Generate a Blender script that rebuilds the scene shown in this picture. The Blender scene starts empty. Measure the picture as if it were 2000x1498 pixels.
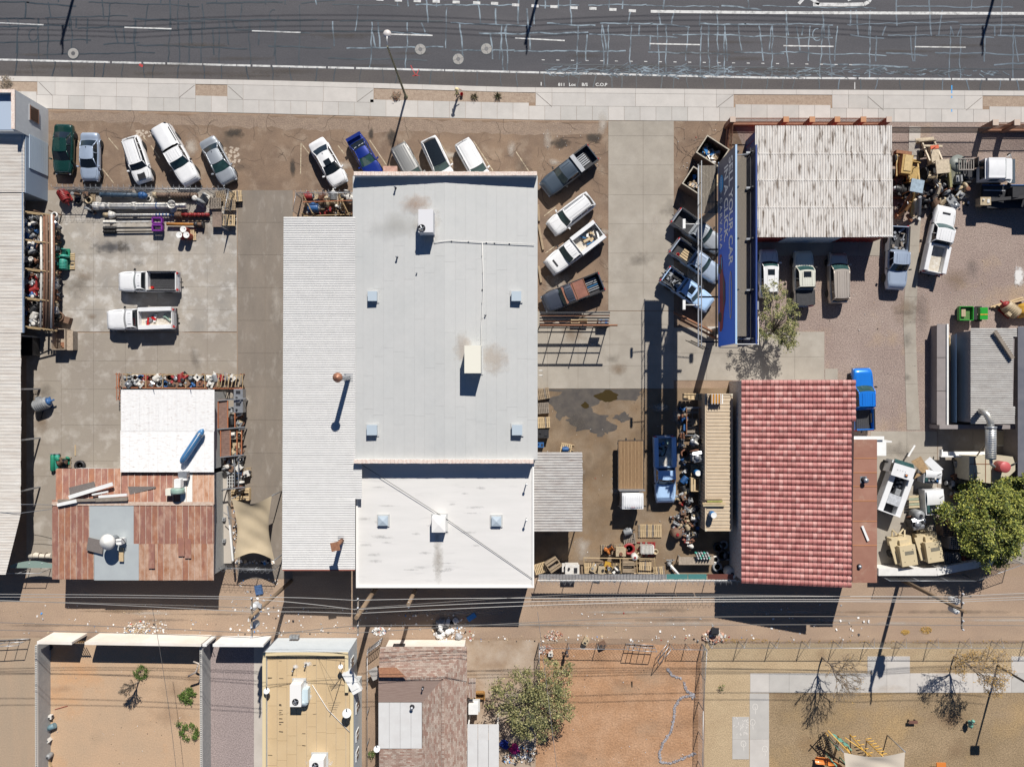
import bpy, bmesh, math, random
from mathutils import Vector, Matrix
R=math. radians
random. seed(7)
scene=bpy. context. scene
col=scene. collection
H=70.0
K=0.05
# --- camera, sky, sun, exposure
cam_d=bpy. data. cameras. new('drone_camera')
cam=bpy. data. objects. new('drone_camera', cam_d);col. objects. link(cam)
cam_d. sensor_width=36.0
cam_d. lens=36.0*H/(2000*K)
cam_d. clip_end=2000
cam. location=(0, 0, H)
cam. rotation_euler=(0, 0, 0)
scene. camera=cam
SUN_EL, SUN_AZ=42.0, 15.0
sd=Vector((math. sin(R(SUN_AZ))*math. cos(R(SUN_EL)), math. cos(R(SUN_AZ))*math. cos(R(SUN_EL)), math. sin(R(SUN_EL))))
world=bpy. data. worlds. new('World');scene. world=world
world. use_nodes=True
wn=world. node_tree
sky=wn. nodes. new('ShaderNodeTexSky');sky. sky_type='NISHITA';sky. sun_disc=False
sky. sun_elevation=R(SUN_EL);sky. sun_rotation=R(SUN_AZ)
sky. air_density=1.0;sky. dust_density=0.1;sky. ozone_density=7.0;sky. altitude=3000
bg=wn. nodes['Background'];bg. inputs['Strength']. default_value=0.05
wn. links. new(sky. outputs['Color'], bg. inputs['Color'])
sl=bpy. data. lights. new('sun', 'SUN');sl. energy=5.0;sl. angle=R(0.5);sl. color=(1.0, 0.955, 0.89)
so=bpy. data. objects. new('sun', sl);col. objects. link(so)
so. rotation_euler=sd. to_track_quat('Z', 'Y'). to_euler()
scene. view_settings. view_transform='Standard'
scene. view_settings. look='None'
scene. view_settings. exposure=0.3
scene. view_settings. gamma=1.0
scene. view_settings. use_curve_mapping=False
# --- helpers
def P(x, y, z=0.0):
 """world point seen at photo pixel (x, y) when it lies z metres above the ground"""
 s=K*(1-z/H)
 return Vector(((x-1000)*s, (749-y)*s, z))
_mats={}
def mat(name, c, rough=0.8, metal=0.0, c2=None, ns=1.0, amt=0.5, det=8, grain=0.0, gs=40.0, coat=0.0, bump=0.0, bs=30.0, c3=None, ns3=0.2, lo3=.42, hi3=.72, stretch=(1, 1, 1), local=False, lo=.3, hi=.7, tr=0, w3=.75, spec=.5):
 if name in _mats:return _mats[name]
 m=bpy. data. materials. new(name);m. use_nodes=True;nt=m. node_tree;N=nt. nodes;L=nt. links
 b=N['Principled BSDF']
 b. inputs['Roughness']. default_value=rough;b. inputs['Metallic']. default_value=metal
 b. inputs['Coat Weight']. default_value=coat;b. inputs['Coat Roughness']. default_value=.06
 b. inputs['Specular IOR Level']. default_value=spec
 b. inputs['Base Color']. default_value=(*c, 1)
 if local:pos=N. new('ShaderNodeTexCoord'). outputs['Object']
 else:pos=N. new('ShaderNodeNewGeometry'). outputs['Position']
 mp=N. new('ShaderNodeMapping');mp. inputs['Scale']. default_value=stretch
 L. new(pos, mp. inputs['Vector']);pv=mp. outputs['Vector']
 cur=None
 def noise(scale, detail, vec, rg=.55):
  n=N. new('ShaderNodeTexNoise');n. inputs['Scale']. default_value=scale;n. inputs['Detail']. default_value=detail
  n. inputs['Roughness']. default_value=rg
  L. new(vec, n. inputs['Vector']);return n. outputs['Fac']
 def ramp(v, a, bb, top=1.0):
  r=N. new('ShaderNodeMapRange');r. inputs['From Min']. default_value=a;r. inputs['From Max']. default_value=bb
  r. inputs['To Max']. default_value=top;r. clamp=True
  L. new(v, r. inputs['Value']);return r. outputs['Result']
 def mix(f, a, bcol):
  x=N. new('ShaderNodeMix');x. data_type='RGBA';L. new(f, x. inputs['Factor'])
  if isinstance(a, tuple):x. inputs['A']. default_value=(*a, 1)
  else:L. new(a, x. inputs['A'])
  x. inputs['B']. default_value=(*bcol, 1)
  return x. outputs['Result']
 if c2:cur=mix(ramp(noise(ns, det, pv, .62), lo, hi, amt*2 if amt<.5 else 1.0), c, c2)
 if c3:cur=mix(ramp(noise(ns3, 6, pv, .6), lo3, hi3, w3), cur if cur else c, c3)
 if grain:
  g=ramp(noise(gs, 3, pos, .7), .25, .75)
  hs=N. new('ShaderNodeHueSaturation');mr=N. new('ShaderNodeMapRange')
  mr. inputs['To Min']. default_value=1-grain;mr. inputs['To Max']. default_value=1+grain
  L. new(g, mr. inputs['Value']);L. new(mr. outputs['Result'], hs. inputs['Value'])
  if cur:L. new(cur, hs. inputs['Color'])
  else:hs. inputs['Color']. default_value=(*c, 1)
  cur=hs. outputs['Color']
 if cur:L. new(cur, b. inputs['Base Color'])
 if bump:
  bn=N. new('ShaderNodeBump');bn. inputs['Strength']. default_value=bump;bn. inputs['Distance']. default_value=.05
  L. new(noise(bs, 4, pos), bn. inputs['Height']);L. new(bn. outputs['Normal'], b. inputs['Normal'])
 if tr:b. inputs['Transmission Weight']. default_value=tr
 _mats[name]=m
 return m
def wloc(p):
 v=Vector((0, 0, 0))
 while p is not None:v+=p. location;p=p. parent
 return v
class M:
 """collects faces, then links them as ONE mesh object"""
 def __init__(s):s. v=[];s. f=[];s. m=[];s. sm=[]
 def add(s, vs, fs, mi=0, smooth=False):
  o=len(s. v);s. v+=[tuple(v)for v in vs]
  for f in fs:s. f. append([i+o for i in f]);s. m. append(mi);s. sm. append(smooth)
  return s
 def box(s, c, d, rz=0, mi=0, rx=0, ry=0):
  hx, hy, hz=d[0]/2, d[1]/2, d[2]/2
  vs=[Vector((x, y, z))for z in(-hz, hz)for x, y in((-hx, -hy), (hx, -hy), (hx, hy), (-hx, hy))]
  if rz or rx or ry:
   r=Matrix. Rotation(rz, 3, 'Z')@Matrix. Rotation(ry, 3, 'Y')@Matrix. Rotation(rx, 3, 'X');vs=[r@v for v in vs]
  c=Vector(c)
  return s. add([v+c for v in vs], [(3, 2, 1, 0), (4, 5, 6, 7), (0, 1, 5, 4), (1, 2, 6, 5), (2, 3, 7, 6), (3, 0, 4, 7)], mi)
 def beam(s, a, b, w, h, mi=0):
  a=Vector(a);b=Vector(b);d=b-a;L=d. length
  if L<1e-6:return s
  q=d. to_track_quat('X', 'Z'). to_matrix();c=(a+b)/2
  hx, hy, hz=L/2, w/2, h/2
  vs=[q@Vector((x, y, z))+c for z in(-hz, hz)for x, y in((-hx, -hy), (hx, -hy), (hx, hy), (-hx, hy))]
  return s. add(vs, [(3, 2, 1, 0), (4, 5, 6, 7), (0, 1, 5, 4), (1, 2, 6, 5), (2, 3, 7, 6), (3, 0, 4, 7)], mi)
 def prism(s, poly, z0, z1, mi=0, mi_side=None, bottom=True):
  n=len(poly)
  a=sum(poly[i][0]*poly[(i+1)%n][1]-poly[(i+1)%n][0]*poly[i][1]for i in range(n))
  if a<0:poly=poly[::-1]
  vs=[(p[0], p[1], z0)for p in poly]+[(p[0], p[1], z1 if len(p)<3 else p[2])for p in poly]
  s. add(vs, [list(range(n, 2*n))], mi)
  if bottom:s. add(vs, [list(range(n))[::-1]], mi)
  s. add(vs, [(i, (i+1)%n, (i+1)%n+n, i+n)for i in range(n)], mi if mi_side is None else mi_side)
  return s
 def sheet(s, poly, z=None, mi=0):
  n=len(poly)
  a=sum(poly[i][0]*poly[(i+1)%n][1]-poly[(i+1)%n][0]*poly[i][1]for i in range(n))
  if a<0:poly=poly[::-1]
  return s. add([(p[0], p[1], p[2]if z is None else z)for p in poly], [list(range(n))], mi)
 def tube(s, pts, r, n=8, mi=0, cap=True, smooth=True):
  pts=[Vector(p)for p in pts];rs=r if isinstance(r, (list, tuple))else[r]*len(pts)
  rings=[]
  up=None
  for i, p in enumerate(pts):
   d=(pts[min(i+1, len(pts)-1)]-pts[max(i-1, 0)])
   if d. length<1e-9:d=Vector((0, 0, 1))
   d. normalize()
   if up is None:
    up=Vector((0, 0, 1))if abs(d. z)<.9 else Vector((1, 0, 0))
   a=d. cross(up)
   if a. length<1e-4:a=d. cross(Vector((.3, .9, .1)))
   a. normalize();b=a. cross(d). normalized();up=b
   rings. append([p+(a*math. cos(t)+b*math. sin(t))*rs[i]for t in[2*math. pi*k/n for k in range(n)]])
  vs=[v for g in rings for v in g];fs=[]
  for i in range(len(rings)-1):
   for k in range(n):
    fs. append((i*n+k, i*n+(k+1)%n, (i+1)*n+(k+1)%n, (i+1)*n+k))
  o=len(s. v);s. add(vs, fs, mi, smooth)
  if cap:
   s. add([], [], mi)
   s. f. append([o+k for k in range(n)][::-1]);s. m. append(mi);s. sm. append(False)
   s. f. append([o+(len(rings)-1)*n+k for k in range(n)]);s. m. append(mi);s. sm. append(False)
  return s
 def lathe(s, c, prof, n=16, mi=0, axis='Z', smooth=True, rz=0):
  """prof: (radius, height) pairs along the axis"""
  c=Vector(c);vs=[]
  q={'Z':Matrix. Identity(3), 'X':Matrix. Rotation(R(90), 3, 'Y'), 'Y':Matrix. Rotation(R(-90), 3, 'X')}[axis]
  q=Matrix. Rotation(rz, 3, 'Z')@q
  for r, h in prof:
   for k in range(n):
    t=2*math. pi*k/n
    vs. append(q@Vector((r*math. cos(t), r*math. sin(t), h))+c)
  fs=[]
  for i in range(len(prof)-1):
   for k in range(n):fs. append((i*n+k, i*n+(k+1)%n, (i+1)*n+(k+1)%n, (i+1)*n+k))
  o=len(s. v);s. add(vs, fs, mi, smooth)
  for i, fl in((0, 1), (len(prof)-1, 0)):
   if prof[i][0]>1e-4:
    f=[o+i*n+k for k in range(n)]
    s. f. append(f[::-1]if fl else f);s. m. append(mi);s. sm. append(False)
  return s
 def surf(s, fn, nu, nv, mi=0, smooth=True, flip=False):
  vs=[fn(i/nu, j/nv)for j in range(nv+1)for i in range(nu+1)]
  fs=[]
  for j in range(nv):
   for i in range(nu):
    a=j*(nu+1)+i;f=(a, a+1, a+nu+2, a+nu+1)
    fs. append(f[::-1]if flip else f)
  return s. add(vs, fs, mi, smooth)
 def mesh(s, name, mats):
  me=bpy. data. meshes. new(name)
  me. from_pydata(s. v, [], s. f)
  for m in(mats if isinstance(mats, (list, tuple))else[mats]):me. materials. append(m)
  me. polygons. foreach_set('material_index', s. m)
  me. polygons. foreach_set('use_smooth', s. sm)
  me. update()
  return me
 def build(s, name, mats, parent=None, world=True, sharp=None):
  """world=True: the vertices are world positions"""
  if world and parent is not None:
   w=wloc(parent);s. v=[(v[0]-w. x, v[1]-w. y, v[2]-w. z)for v in s. v]
  me=s. mesh(name, mats)
  if sharp:me. set_sharp_from_angle(angle=R(sharp))
  o=bpy. data. objects. new(name, me);col. objects. link(o)
  if parent is not None:o. parent=parent
  return o
def tag(o, label=None, cat=None, group=None, kind=None):
 if label:o['label']=label
 if cat:o['category']=cat
 if group:o['group']=group
 if kind:o['kind']=kind
 return o
def thing(name, label, cat, loc=(0, 0, 0), rz=0, group=None):
 o=bpy. data. objects. new(name, None);col. objects. link(o)
 o. location=loc;o. rotation_euler=(0, 0, rz);o. empty_display_size=.2
 return tag(o, label, cat, group)
def inst(name, me, parent, loc=(0, 0, 0), rz=0, sc=None, rot=None):
 o=bpy. data. objects. new(name, me);col. objects. link(o);o. parent=parent;o. location=loc
 o. rotation_euler=rot if rot else(0, 0, rz)
 if sc:o. scale=sc
 return o
def struct(name, m, mats):
 return tag(m. build(name, mats), kind='structure')
def pp(pts, z=0):return[tuple(P(x, y, z))for x, y in pts]
def rect(x0, y0, x1, y1):return[(x0, y0), (x1, y0), (x1, y1), (x0, y1)]
def lerp(a, b, t):return a+(b-a)*t
def pl(pts, x):
 if x<=pts[0][0]:return pts[0][1]
 for(a, b), (c, d)in zip(pts, pts[1:]):
  if x<=c:return lerp(b, d, (x-a)/(c-a))
 return pts[-1][1]
def text_mesh(body, size, material, name, parent, loc, rot, sx=1.0, extrude=.01, align='LEFT'):
 cu=bpy. data. curves. new(name, 'FONT');cu. body=body;cu. size=size;cu. extrude=extrude;cu. offset=size*.022;cu. align_x=align
 tmp=bpy. data. objects. new(name, cu);col. objects. link(tmp)
 dg=bpy. context. evaluated_depsgraph_get();dg. update()
 me=bpy. data. meshes. new_from_object(tmp. evaluated_get(dg))
 bpy. data. objects. remove(tmp)
 me. materials. clear();me. materials. append(material)
 o=bpy. data. objects. new(name, me);col. objects. link(o);o. parent=parent;o. location=loc;o. rotation_euler=rot
 o. scale=(sx, 1, 1)
 return o
 # --- materials
def paint(name, c, rough=.35, metal=0, coat=.7):return mat(name, c, rough, metal, coat=coat, c2=tuple(x*.9 for x in c), ns=2.0, local=True)
ASPH=mat('asphalt', (.064, .064, .072), .85, c2=(.088, .085, .092), ns=.35, stretch=(.25, 1, 1), grain=.35, gs=14, c3=(.045, .047, .056), ns3=.12, w3=.8)
DIRT=mat('brown dirt', (.30, .21, .145), .95, c2=(.22, .155, .11), ns=.5, grain=.3, gs=12, c3=(.36, .26, .18), ns3=.15, bump=.3, bs=8)
CONC=mat('pale concrete', (.50, .455, .405), .85, c2=(.42, .38, .335), ns=.5, grain=.08, gs=20, c3=(.40, .36, .33), ns3=1.4, lo3=.55, hi3=.8)
WHITE_M=mat('road paint', (.56, .56, .55), .7, c2=(.2, .2, .2), ns=3, lo=.45, hi=.75)
RUST=mat('rusty steel', (.20, .085, .05), .85, c2=(.30, .15, .08), ns=6, grain=.2)
STEEL=mat('galvanised steel', (.42, .44, .46), .4, .6, c2=(.33, .34, .36), ns=5)
DARKM=mat('dark metal', (.035, .035, .04), .5, .3)
BLACK=mat('black rubber', (.015, .015, .016), .7)
WOOD=mat('weathered wood', (.34, .26, .17), .9, c2=(.24, .18, .12), ns=3, grain=.25)
WOOD2=mat('fresh pine wood', (.55, .42, .25), .8, c2=(.45, .33, .19), ns=3, grain=.2)
WOOD3=mat('grey wood', (.27, .23, .19), .9, c2=(.18, .15, .12), ns=3, grain=.25)
WHITEP=mat('white painted metal', (.78, .78, .76), .5, c2=(.68, .68, .66), ns=2)
ORANGE=mat('orange rack paint', (.42, .13, .05), .6, c2=(.3, .12, .06), ns=4)
TANP=mat('tan paint', (.52, .43, .27), .6, c2=(.45, .37, .24), ns=2)
# --- ground, road, pavements
rg=random. Random(3)
def KY(x):return pl([(-1500, 110), (0, 149), (250, 153), (500, 157), (730, 163), (1000, 171), (1400, 175), (2000, 178), (3500, 178)], x)
def SY(x):return pl([(-1500, 190), (0, 208), (95, 213), (500, 222), (730, 228), (1045, 235), (1500, 238), (2000, 240), (3500, 240)], x)
def RY(x):return pl([(-1500, 160), (0, 184), (500, 196), (1000, 207), (1500, 211), (2000, 215), (3500, 215)], x)
def rough_poly(pts, amp=3, step=18, seed=1):
 r=random. Random(seed);out=[]
 for i in range(len(pts)):
  a=pts[i];b=pts[(i+1)%len(pts)];n=max(1, int(math. hypot(b[0]-a[0], b[1]-a[1])/step))
  for k in range(n):
   t=k/n;out. append((lerp(a[0], b[0], t)+r. uniform(-amp, amp)*(k>0), lerp(a[1], b[1], t)+r. uniform(-amp, amp)*(k>0)))
 return out
def region(name, pts, z, m, rough=0, seed=1, kind='structure'):
 if rough:pts=rough_poly(pts, rough, 14, seed)
 return tag(M(). sheet(pp(pts, z), z). build(name, m), kind=kind)
kx=[-12000]+list(range(-1500, 3501, 100))+[14000]
g=M()
edge=[(x, KY(x)+1)for x in kx]
for a, b in zip(edge, edge[1:]):
 g. sheet([tuple(P(*a)), tuple(P(*b)), tuple(P(b[0], 12000)), tuple(P(a[0], 12000))], 0)
struct('ground', g, DIRT)
NY=lambda x:KY(x)-345
g=M()
for a, b in zip(kx, kx[1:]):
 g. sheet([tuple(P(a, KY(a)+3)), tuple(P(b, KY(b)+3)), tuple(P(b, NY(b)-3)), tuple(P(a, NY(a)-3))], -.13)
struct('road', g, ASPH)
g=M()
for a, b in zip(kx, kx[1:]):
 g. prism([tuple(P(a, NY(a)))[:2], tuple(P(b, NY(b)))[:2], tuple(P(b, -12000))[:2], tuple(P(a, -12000))[:2]], -.2, 0)
struct('far_ground', g, DIRT)
GUT=mat('gutter asphalt', (.075, .068, .068), .9, c2=(.095, .086, .082), ns=.6, stretch=(.3, 1, 1), grain=.3, gs=14)
g=M()
WLY=[(-1500, 80), (0, 117), (500, 129), (1000, 141), (1500, 152.5), (2000, 156), (3500, 158)]
for a, b in zip(kx, kx[1:]):
 if a<-1500 or b>3500:continue
 g. sheet([tuple(P(a, KY(a)+2)), tuple(P(b, KY(b)+2)), tuple(P(b, pl(WLY, b)+2)), tuple(P(a, pl(WLY, a)+2))], -.126)
struct('road_shoulder', g, GUT)
g=M()
def strip(m, pts, w, z, mi=0):
 """flat ribbon of w photo pixels along the pixel polyline pts"""
 for(a, b), (c, d)in zip(pts, pts[1:]):
  dx, dy=c-a, d-b;L=math. hypot(dx, dy)or 1;nx, ny=-dy/L*w/2, dx/L*w/2
  m. sheet([tuple(P(a+nx, b+ny, z)), tuple(P(c+nx, d+ny, z)), tuple(P(c-nx, d-ny, z)), tuple(P(a-nx, b-ny, z))], z, mi)
x=-500
while x<2600:
 w=rg. uniform(25, 70);strip(g, [(x, pl(WLY, x)), (x+w, pl(WLY, x+w))], 3.8, -.118);x+=w+rg. choice([1, 2, 0.6, 4])
for x0, y0, x1, y1 in((-260, 37, -165, 41), (-10, 45, 85, 49), (243, 54, 335, 57), (492, 61, 587, 64), (748, 67, 845, 70), (1006, 75, 1103, 80), (1269, 86, 1367, 88), (1530, 90, 1628, 91.5), (1787, 92, 1886, 93), (2045, 93, 2140, 93)):
 strip(g, [(x0, y0), (x1, y1)], 2.6, -.118)
for x, y in((771, 1), (808, 2), (845, 3), (884, 4.5), (924, 6), (959, 7), (1000, 10), (1038, 12), (1075, 13.5), (1114, 15.5), (1151, 17), (1190, 19), (1228, 21.5), (735, -1), (700, -3), (665, -5)):
 strip(g, [(x, y), (x+14, y+.7)], 5.5, -.118)
strip(g, [(1271, 23), (1500, 25.5), (2000, 27), (2600, 27)], 5.5, -.118)
for i in range(22):strip(g, [(1058+i*28.6, 117.6+i*.45), (1064+i*28.6, 117.8+i*.45)], 1.6, -.118)
strip(g, [(1588, 9.5), (1648, 10), (1688, 9), (1697, 4), (1701, -4), (1701, -30)], 7, -.1175)
strip(g, [(1655, 0), (1668, -6)], 8, -.1175);strip(g, [(1560, 8), (1575, -8), (1600, 9)], 6, -.1175)
strip(g, [(1057, 161), (1057, 168)], 1.8, -.118);strip(g, [(1669.5, 161), (1669.5, 175)], 1.6, -.118)
struct('lane_markings', g, WHITE_M)
m_spray=mat('white spray paint', (.6, .6, .58), .8)
rd=thing('road_writing', 'white sprayed utility notes on the asphalt at the kerb', 'road writing', P(1090, 168, -.11))
for i, (s_, x)in enumerate((('811', 1090), ('Loc', 1111), ('B/S', 1136), ('C.O.P', 1163))):
 text_mesh(s_, .42, m_spray, 'letters', rd, P(x, 168.5, -.11)-rd. location, (0, 0, R(-1)), 1.1, .001)
g=M()
for pts in([(802, 128), (808, 140), (812, 148)], [(818, 136), (813, 148), (806, 149)], [(806, 148), (820, 148)]):strip(g, pts, 1.2, -.1165)
strip(g, [(272, 126), (279, 130)], 5, -.1165)
tag(g. build('road_writing', mat('red spray paint', (.5, .05, .05), .8)), 'red sprayed utility locator marks on the asphalt near the lamp pole', 'road writing', kind='stuff')
g=M()
for y0, y1 in((167, 176), (177, 183), (188, 192), (214, 219)):strip(g, [(1859, y0), (1859, y1)], 1.8, .04 if y0>176 else-.11)
tag(g. build('kerb_writing', mat('blue spray paint', (.05, .35, .75), .8)), 'blue sprayed dashes crossing the kerb before the iron gate', 'road writing', kind='stuff')
m_c1=mat('dark crack sealant', (.018, .03, .04), .5, c2=(.05, .065, .08), ns=.8)
m_c2=mat('dusty crack sealant', (.20, .255, .30), .7, c2=(.05, .07, .09), ns=.7, lo=.42, hi=.6)
m_c3=mat('faded crack sealant', (.05, .075, .10), .6, c2=(.13, .17, .21), ns=1.2)
g=M()
def wob(x0, y0, x1, y1, amp, n=None):
 n=n or max(2, int(math. hypot(x1-x0, y1-y0)/9));o=[]
 w=0
 for i in range(n+1):
  t=i/n;w=w*.6+rg. uniform(-amp, amp)
  o. append((lerp(x0, x1, t)+(w if abs(y1-y0)>abs(x1-x0)else 0), lerp(y0, y1, t)+(w if abs(y1-y0)<=abs(x1-x0)else 0)))
 return o
def cm(x):return 0 if x<640+rg. uniform(-60, 60)else(1 if x<1650+rg. uniform(-60, 60)else 2)
levels=[-60, -30, 4, 35, 54, 84, 104]
for li, base in enumerate(levels):
 x=-60+rg. uniform(0, 60)
 while x<2060:
  w=rg. uniform(60, 230);sk=(KY(x+w/2)-149)*(.3+.7*max(0, base)/150)
  if rg. random()<.9-(.35 if li==6 else 0):strip(g, wob(x, base+sk, x+w, base+sk+rg. uniform(-6, 8), 1.1), rg. uniform(1.8, 3.1), -.12, cm(x))
  x+=w*rg. uniform(.9, 1.25)
x=-40
while x<2040:
 sk=(KY(x)-149)*.6
 k=rg. choice([0, 1, 2, 2, 3, 3, 4]);k2=min(6, k+rg. choice([1, 1, 2, 2, 3]))
 strip(g, wob(x, levels[k]+sk, x+rg. uniform(-8, 8), levels[k2]+sk, 1.0), rg. uniform(1.8, 3.1), -.1195, cm(x))
 if rg. random()<.35:strip(g, wob(x, levels[3]+sk, x+rg. uniform(-5, 5), pl(WLY, x)-2, 1.5), 2.2, -.1185, cm(x))
 if rg. random()<.04:
  cx, cy=x+14, rg. uniform(10, 90)+sk;strip(g, [(cx+9*math. cos(t/8*5), cy+12*math. sin(t/8*5))for t in range(9)], 2, -.119, cm(x))
 x+=rg. uniform(10, 28)
x=-20
while x<2040:
 strip(g, wob(x, pl(WLY, x)+1, x+rg. uniform(-5, 5), KY(x)-1, 1.5), rg. uniform(1.2, 2.4), -.112, 0 if x<1600 or rg. random()<.4 else 2);x+=rg. uniform(18, 55)
struct('crack_sealant', g, [m_c1, m_c2, m_c3])
g=M()
strip(g, [(1060, 126), (1300, 129), (1550, 133), (2050, 136)], 1.6, -.1172, 0)
for i in range(430):
 x=rg. betavariate(1.1, 1.5)*900+1062;y=lerp(129, 137, (x-1062)/900)+rg. uniform(0, 17)*(1 if x<1680 else .6)
 strip(g, wob(x, y, x+rg. uniform(4, 22), y+rg. uniform(-6, 6), 2.2), rg. uniform(.8, 1.9), -.1172+i*2e-6, rg. choice([1, 1, 2, 0]))
struct('crushed_seam', g, [m_c1, m_c2, m_c3])
m_col=mat('manhole collar concrete', (.33, .32, .30), .85, c2=(.25, .24, .23), ns=6)
me_a=M(). lathe((0, 0, 0), [(.52, 0), (.52, .012), (.02, .014)], 24, smooth=False). mesh('collar', m_col)
me_b=M(). lathe((0, 0, .014), [(.2, 0), (.2, .006), (.01, .006)], 16, 0, smooth=False). mesh('lid', mat('iron lid', (.12, .12, .125), .6, .5))
me_r=M(). lathe((0, 0, -.001), [(.58, 0), (.58, .004), (.01, .005)], 24, smooth=False). mesh('seal_ring', m_c1)
me_x=M(). box((0, 0, .016), (1.0, .02, .004)). box((0, 0, .0165), (.02, 1.0, .004)). mesh('joint', DARKM)
for x, y, lab in((143, 105, 'round manhole in a concrete collar, the one alone at the far left of the road'), (821, 97, 'round manhole in a concrete collar, leftmost of the three grouped in the lane'), (895, 116, 'round manhole in a concrete collar, lowest of the three grouped in the lane'), (950, 96, 'round manhole in a concrete collar, rightmost of the three grouped in the lane')):
 t=thing('manhole', lab, 'manhole', P(x, y, -.117), group='manholes in the road')
 inst('collar', me_a, t);inst('lid', me_b, t);inst('seal_ring', me_r, t)
 if x>200:inst('joint', me_x, t, rz=.3)
SLAB=[mat('pavement concrete '+n, c, .85, c2=tuple(v*.88 for v in c), ns=.9, grain=.06, gs=25, c3=tuple(v*.8 for v in c), ns3=.35, lo3=.55, hi3=.8)for n, c in(('a', (.49, .465, .435)), ('b', (.46, .44, .41)), ('c', (.53, .50, .465)))]
def cell(parent, name, quad, z0, z1, m, gap=.014, world=True):
 q=[Vector(p[:2])for p in quad];c=sum(q, Vector((0, 0)))/len(q)
 out=[]
 for p in q:
  d=p-c;out. append((c. x+d. x-math. copysign(gap, d. x), c. y+d. y-math. copysign(gap, d. y)))
 return M(). prism(out, z0, z1, bottom=False). build(name, m, parent)
pav=bpy. data. objects. new('pavement', None);col. objects. link(pav);tag(pav, kind='structure')
holes=[(-60, 73), (382, 444), (730, 1046), (1433, 1625), (1919, 2060)]
def inhole(a, b):return any(a>=h0-1 and b<=h1+1 for h0, h1 in holes)
xs=[-300, -240, -180, -120, -60, 10, 73, 108, 165, 228, 290, 350, 382, 412, 444, 475, 535, 632, 697, 730, 762, 825, 888, 950, 1010, 1046, 1078, 1143, 1241, 1337, 1399, 1433, 1490, 1555, 1625, 1657, 1695, 1725, 1804, 1884, 1919, 1980, 2060, 2120, 2180, 2260]
for a, b in zip(xs, xs[1:]):
 ka, kb=KY(a), KY(b)
 h=inhole(a, b)
 cell(pav, 'kerb_stone', [P(a, ka), P(b, kb), P(b, kb+10), P(a, ka+10)], -.13, .035, SLAB[2], .008)
 if not h:cell(pav, 'paving_slab', [P(a, ka+10), P(b, kb+10), P(b, RY(b)), P(a, RY(a))], -.02, .03, SLAB[rg. randrange(3)], .012)
x=-300
while x<2260:
 b=x+31
 cell(pav, 'paving_slab', [P(x, RY(x)-(6 if any(h0<x+15<h1 for h0, h1 in holes)else 0)), P(b, RY(b)-(6 if any(h0<x+15<h1 for h0, h1 in holes)else 0)), P(b, SY(b)), P(x, SY(x))], -.02, .03, SLAB[rg. randrange(3)], .012)
 x=b
g=M()
for x0, y0, x1, y1 in((76, 161, 102, 187), (410, 167, 382, 190)if 0 else(350, 191, 380, 167), (446, 169, 474, 194), (698, 199, 729, 176), (1048, 183, 1078, 209), (1400, 211, 1432, 186), (1695, 189, 1726, 216), (1887, 216, 1917, 191)):
 strip(g, [(x0, y0), (x1, y1)], .9, .034)
struct('slab_scoring', g, mat('slab joint dark', (.12, .10, .085), .9))
m_strip=mat('planting strip gravel', (.27, .20, .15), .95, c2=(.38, .30, .23), ns=3, grain=.45, gs=14)
for i, (a, b)in enumerate(holes):
 region('planting_strip', [(a+1, KY(a)+11), (b-1, KY(b)+11), (b-1, RY(b)-6), (a+1, RY(a)-6)], .006, m_strip)
LOT=mat('worn brown asphalt', (.245, .17, .115), .95, c2=(.145, .10, .072), ns=.35, grain=.22, gs=10, c3=(.32, .25, .185), ns3=.6, lo3=.52, hi3=.75, bump=.2, bs=6)
YARDC=mat('yard concrete', (.29, .255, .21), .85, c2=(.25, .215, .18), ns=.35, grain=.08, gs=16, c3=(.42, .385, .34), ns3=.7, lo3=.5, hi3=.7)
YARDL=mat('pale yard concrete', (.375, .335, .285), .85, c2=(.26, .24, .215), ns=.45, grain=.08, gs=16, c3=(.49, .47, .44), ns3=.8, lo3=.5, hi3=.66, det=10)
YARDD=mat('driveway concrete', (.225, .19, .155), .85, c2=(.17, .145, .12), ns=.4, stretch=(1.6, .6, 1), grain=.1, gs=16, c3=(.30, .27, .235), ns3=.9, lo3=.55, hi3=.75)
DRIVC=mat('centre driveway concrete', (.35, .315, .265), .85, c2=(.28, .25, .21), ns=.5, grain=.08, gs=16, c3=(.41, .375, .325), ns3=.35, lo3=.5, hi3=.75)
OIL=mat('oily brown yard', (.23, .155, .09), .9, c2=(.135, .095, .06), ns=.3, grain=.2, gs=10, c3=(.26, .20, .14), ns3=.5)
GRAV=mat('purple brown gravel', (.245, .185, .16), .95, c2=(.31, .245, .21), ns=.25, grain=.6, gs=9, c3=(.34, .25, .17), ns3=.18, lo3=.55, hi3=.68, bump=.6, bs=10)
ALLEY=mat('alley dirt', (.335, .235, .165), .95, c2=(.28, .205, .15), ns=.4, stretch=(.5, 1, 1), grain=.28, gs=11, c3=(.40, .29, .20), ns3=.3, bump=.3, bs=8)
SANDY=mat('orange tan dirt', (.48, .325, .205), .95, c2=(.40, .29, .195), ns=.22, grain=.2, gs=9, c3=(.52, .27, .12), ns3=.12, lo3=.55, hi3=.7, bump=.35, bs=7, w3=.7)
REDD=mat('red brown dirt', (.41, .235, .13), .95, c2=(.33, .185, .10), ns=.6, grain=.35, gs=6, c3=(.46, .29, .18), ns3=.5, bump=.8, bs=6)
STRAW=mat('straw mulch', (.31, .225, .135), .95, c2=(.21, .15, .085), ns=.3, grain=.6, gs=9, c3=(.38, .26, .13), ns3=.15, lo3=.5, hi3=.65, bump=.6, bs=10)
STRAW2=mat('pale straw mulch', (.45, .345, .215), .95, c2=(.38, .28, .17), ns=.5, grain=.5, gs=11, bump=.6, bs=10)
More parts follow.
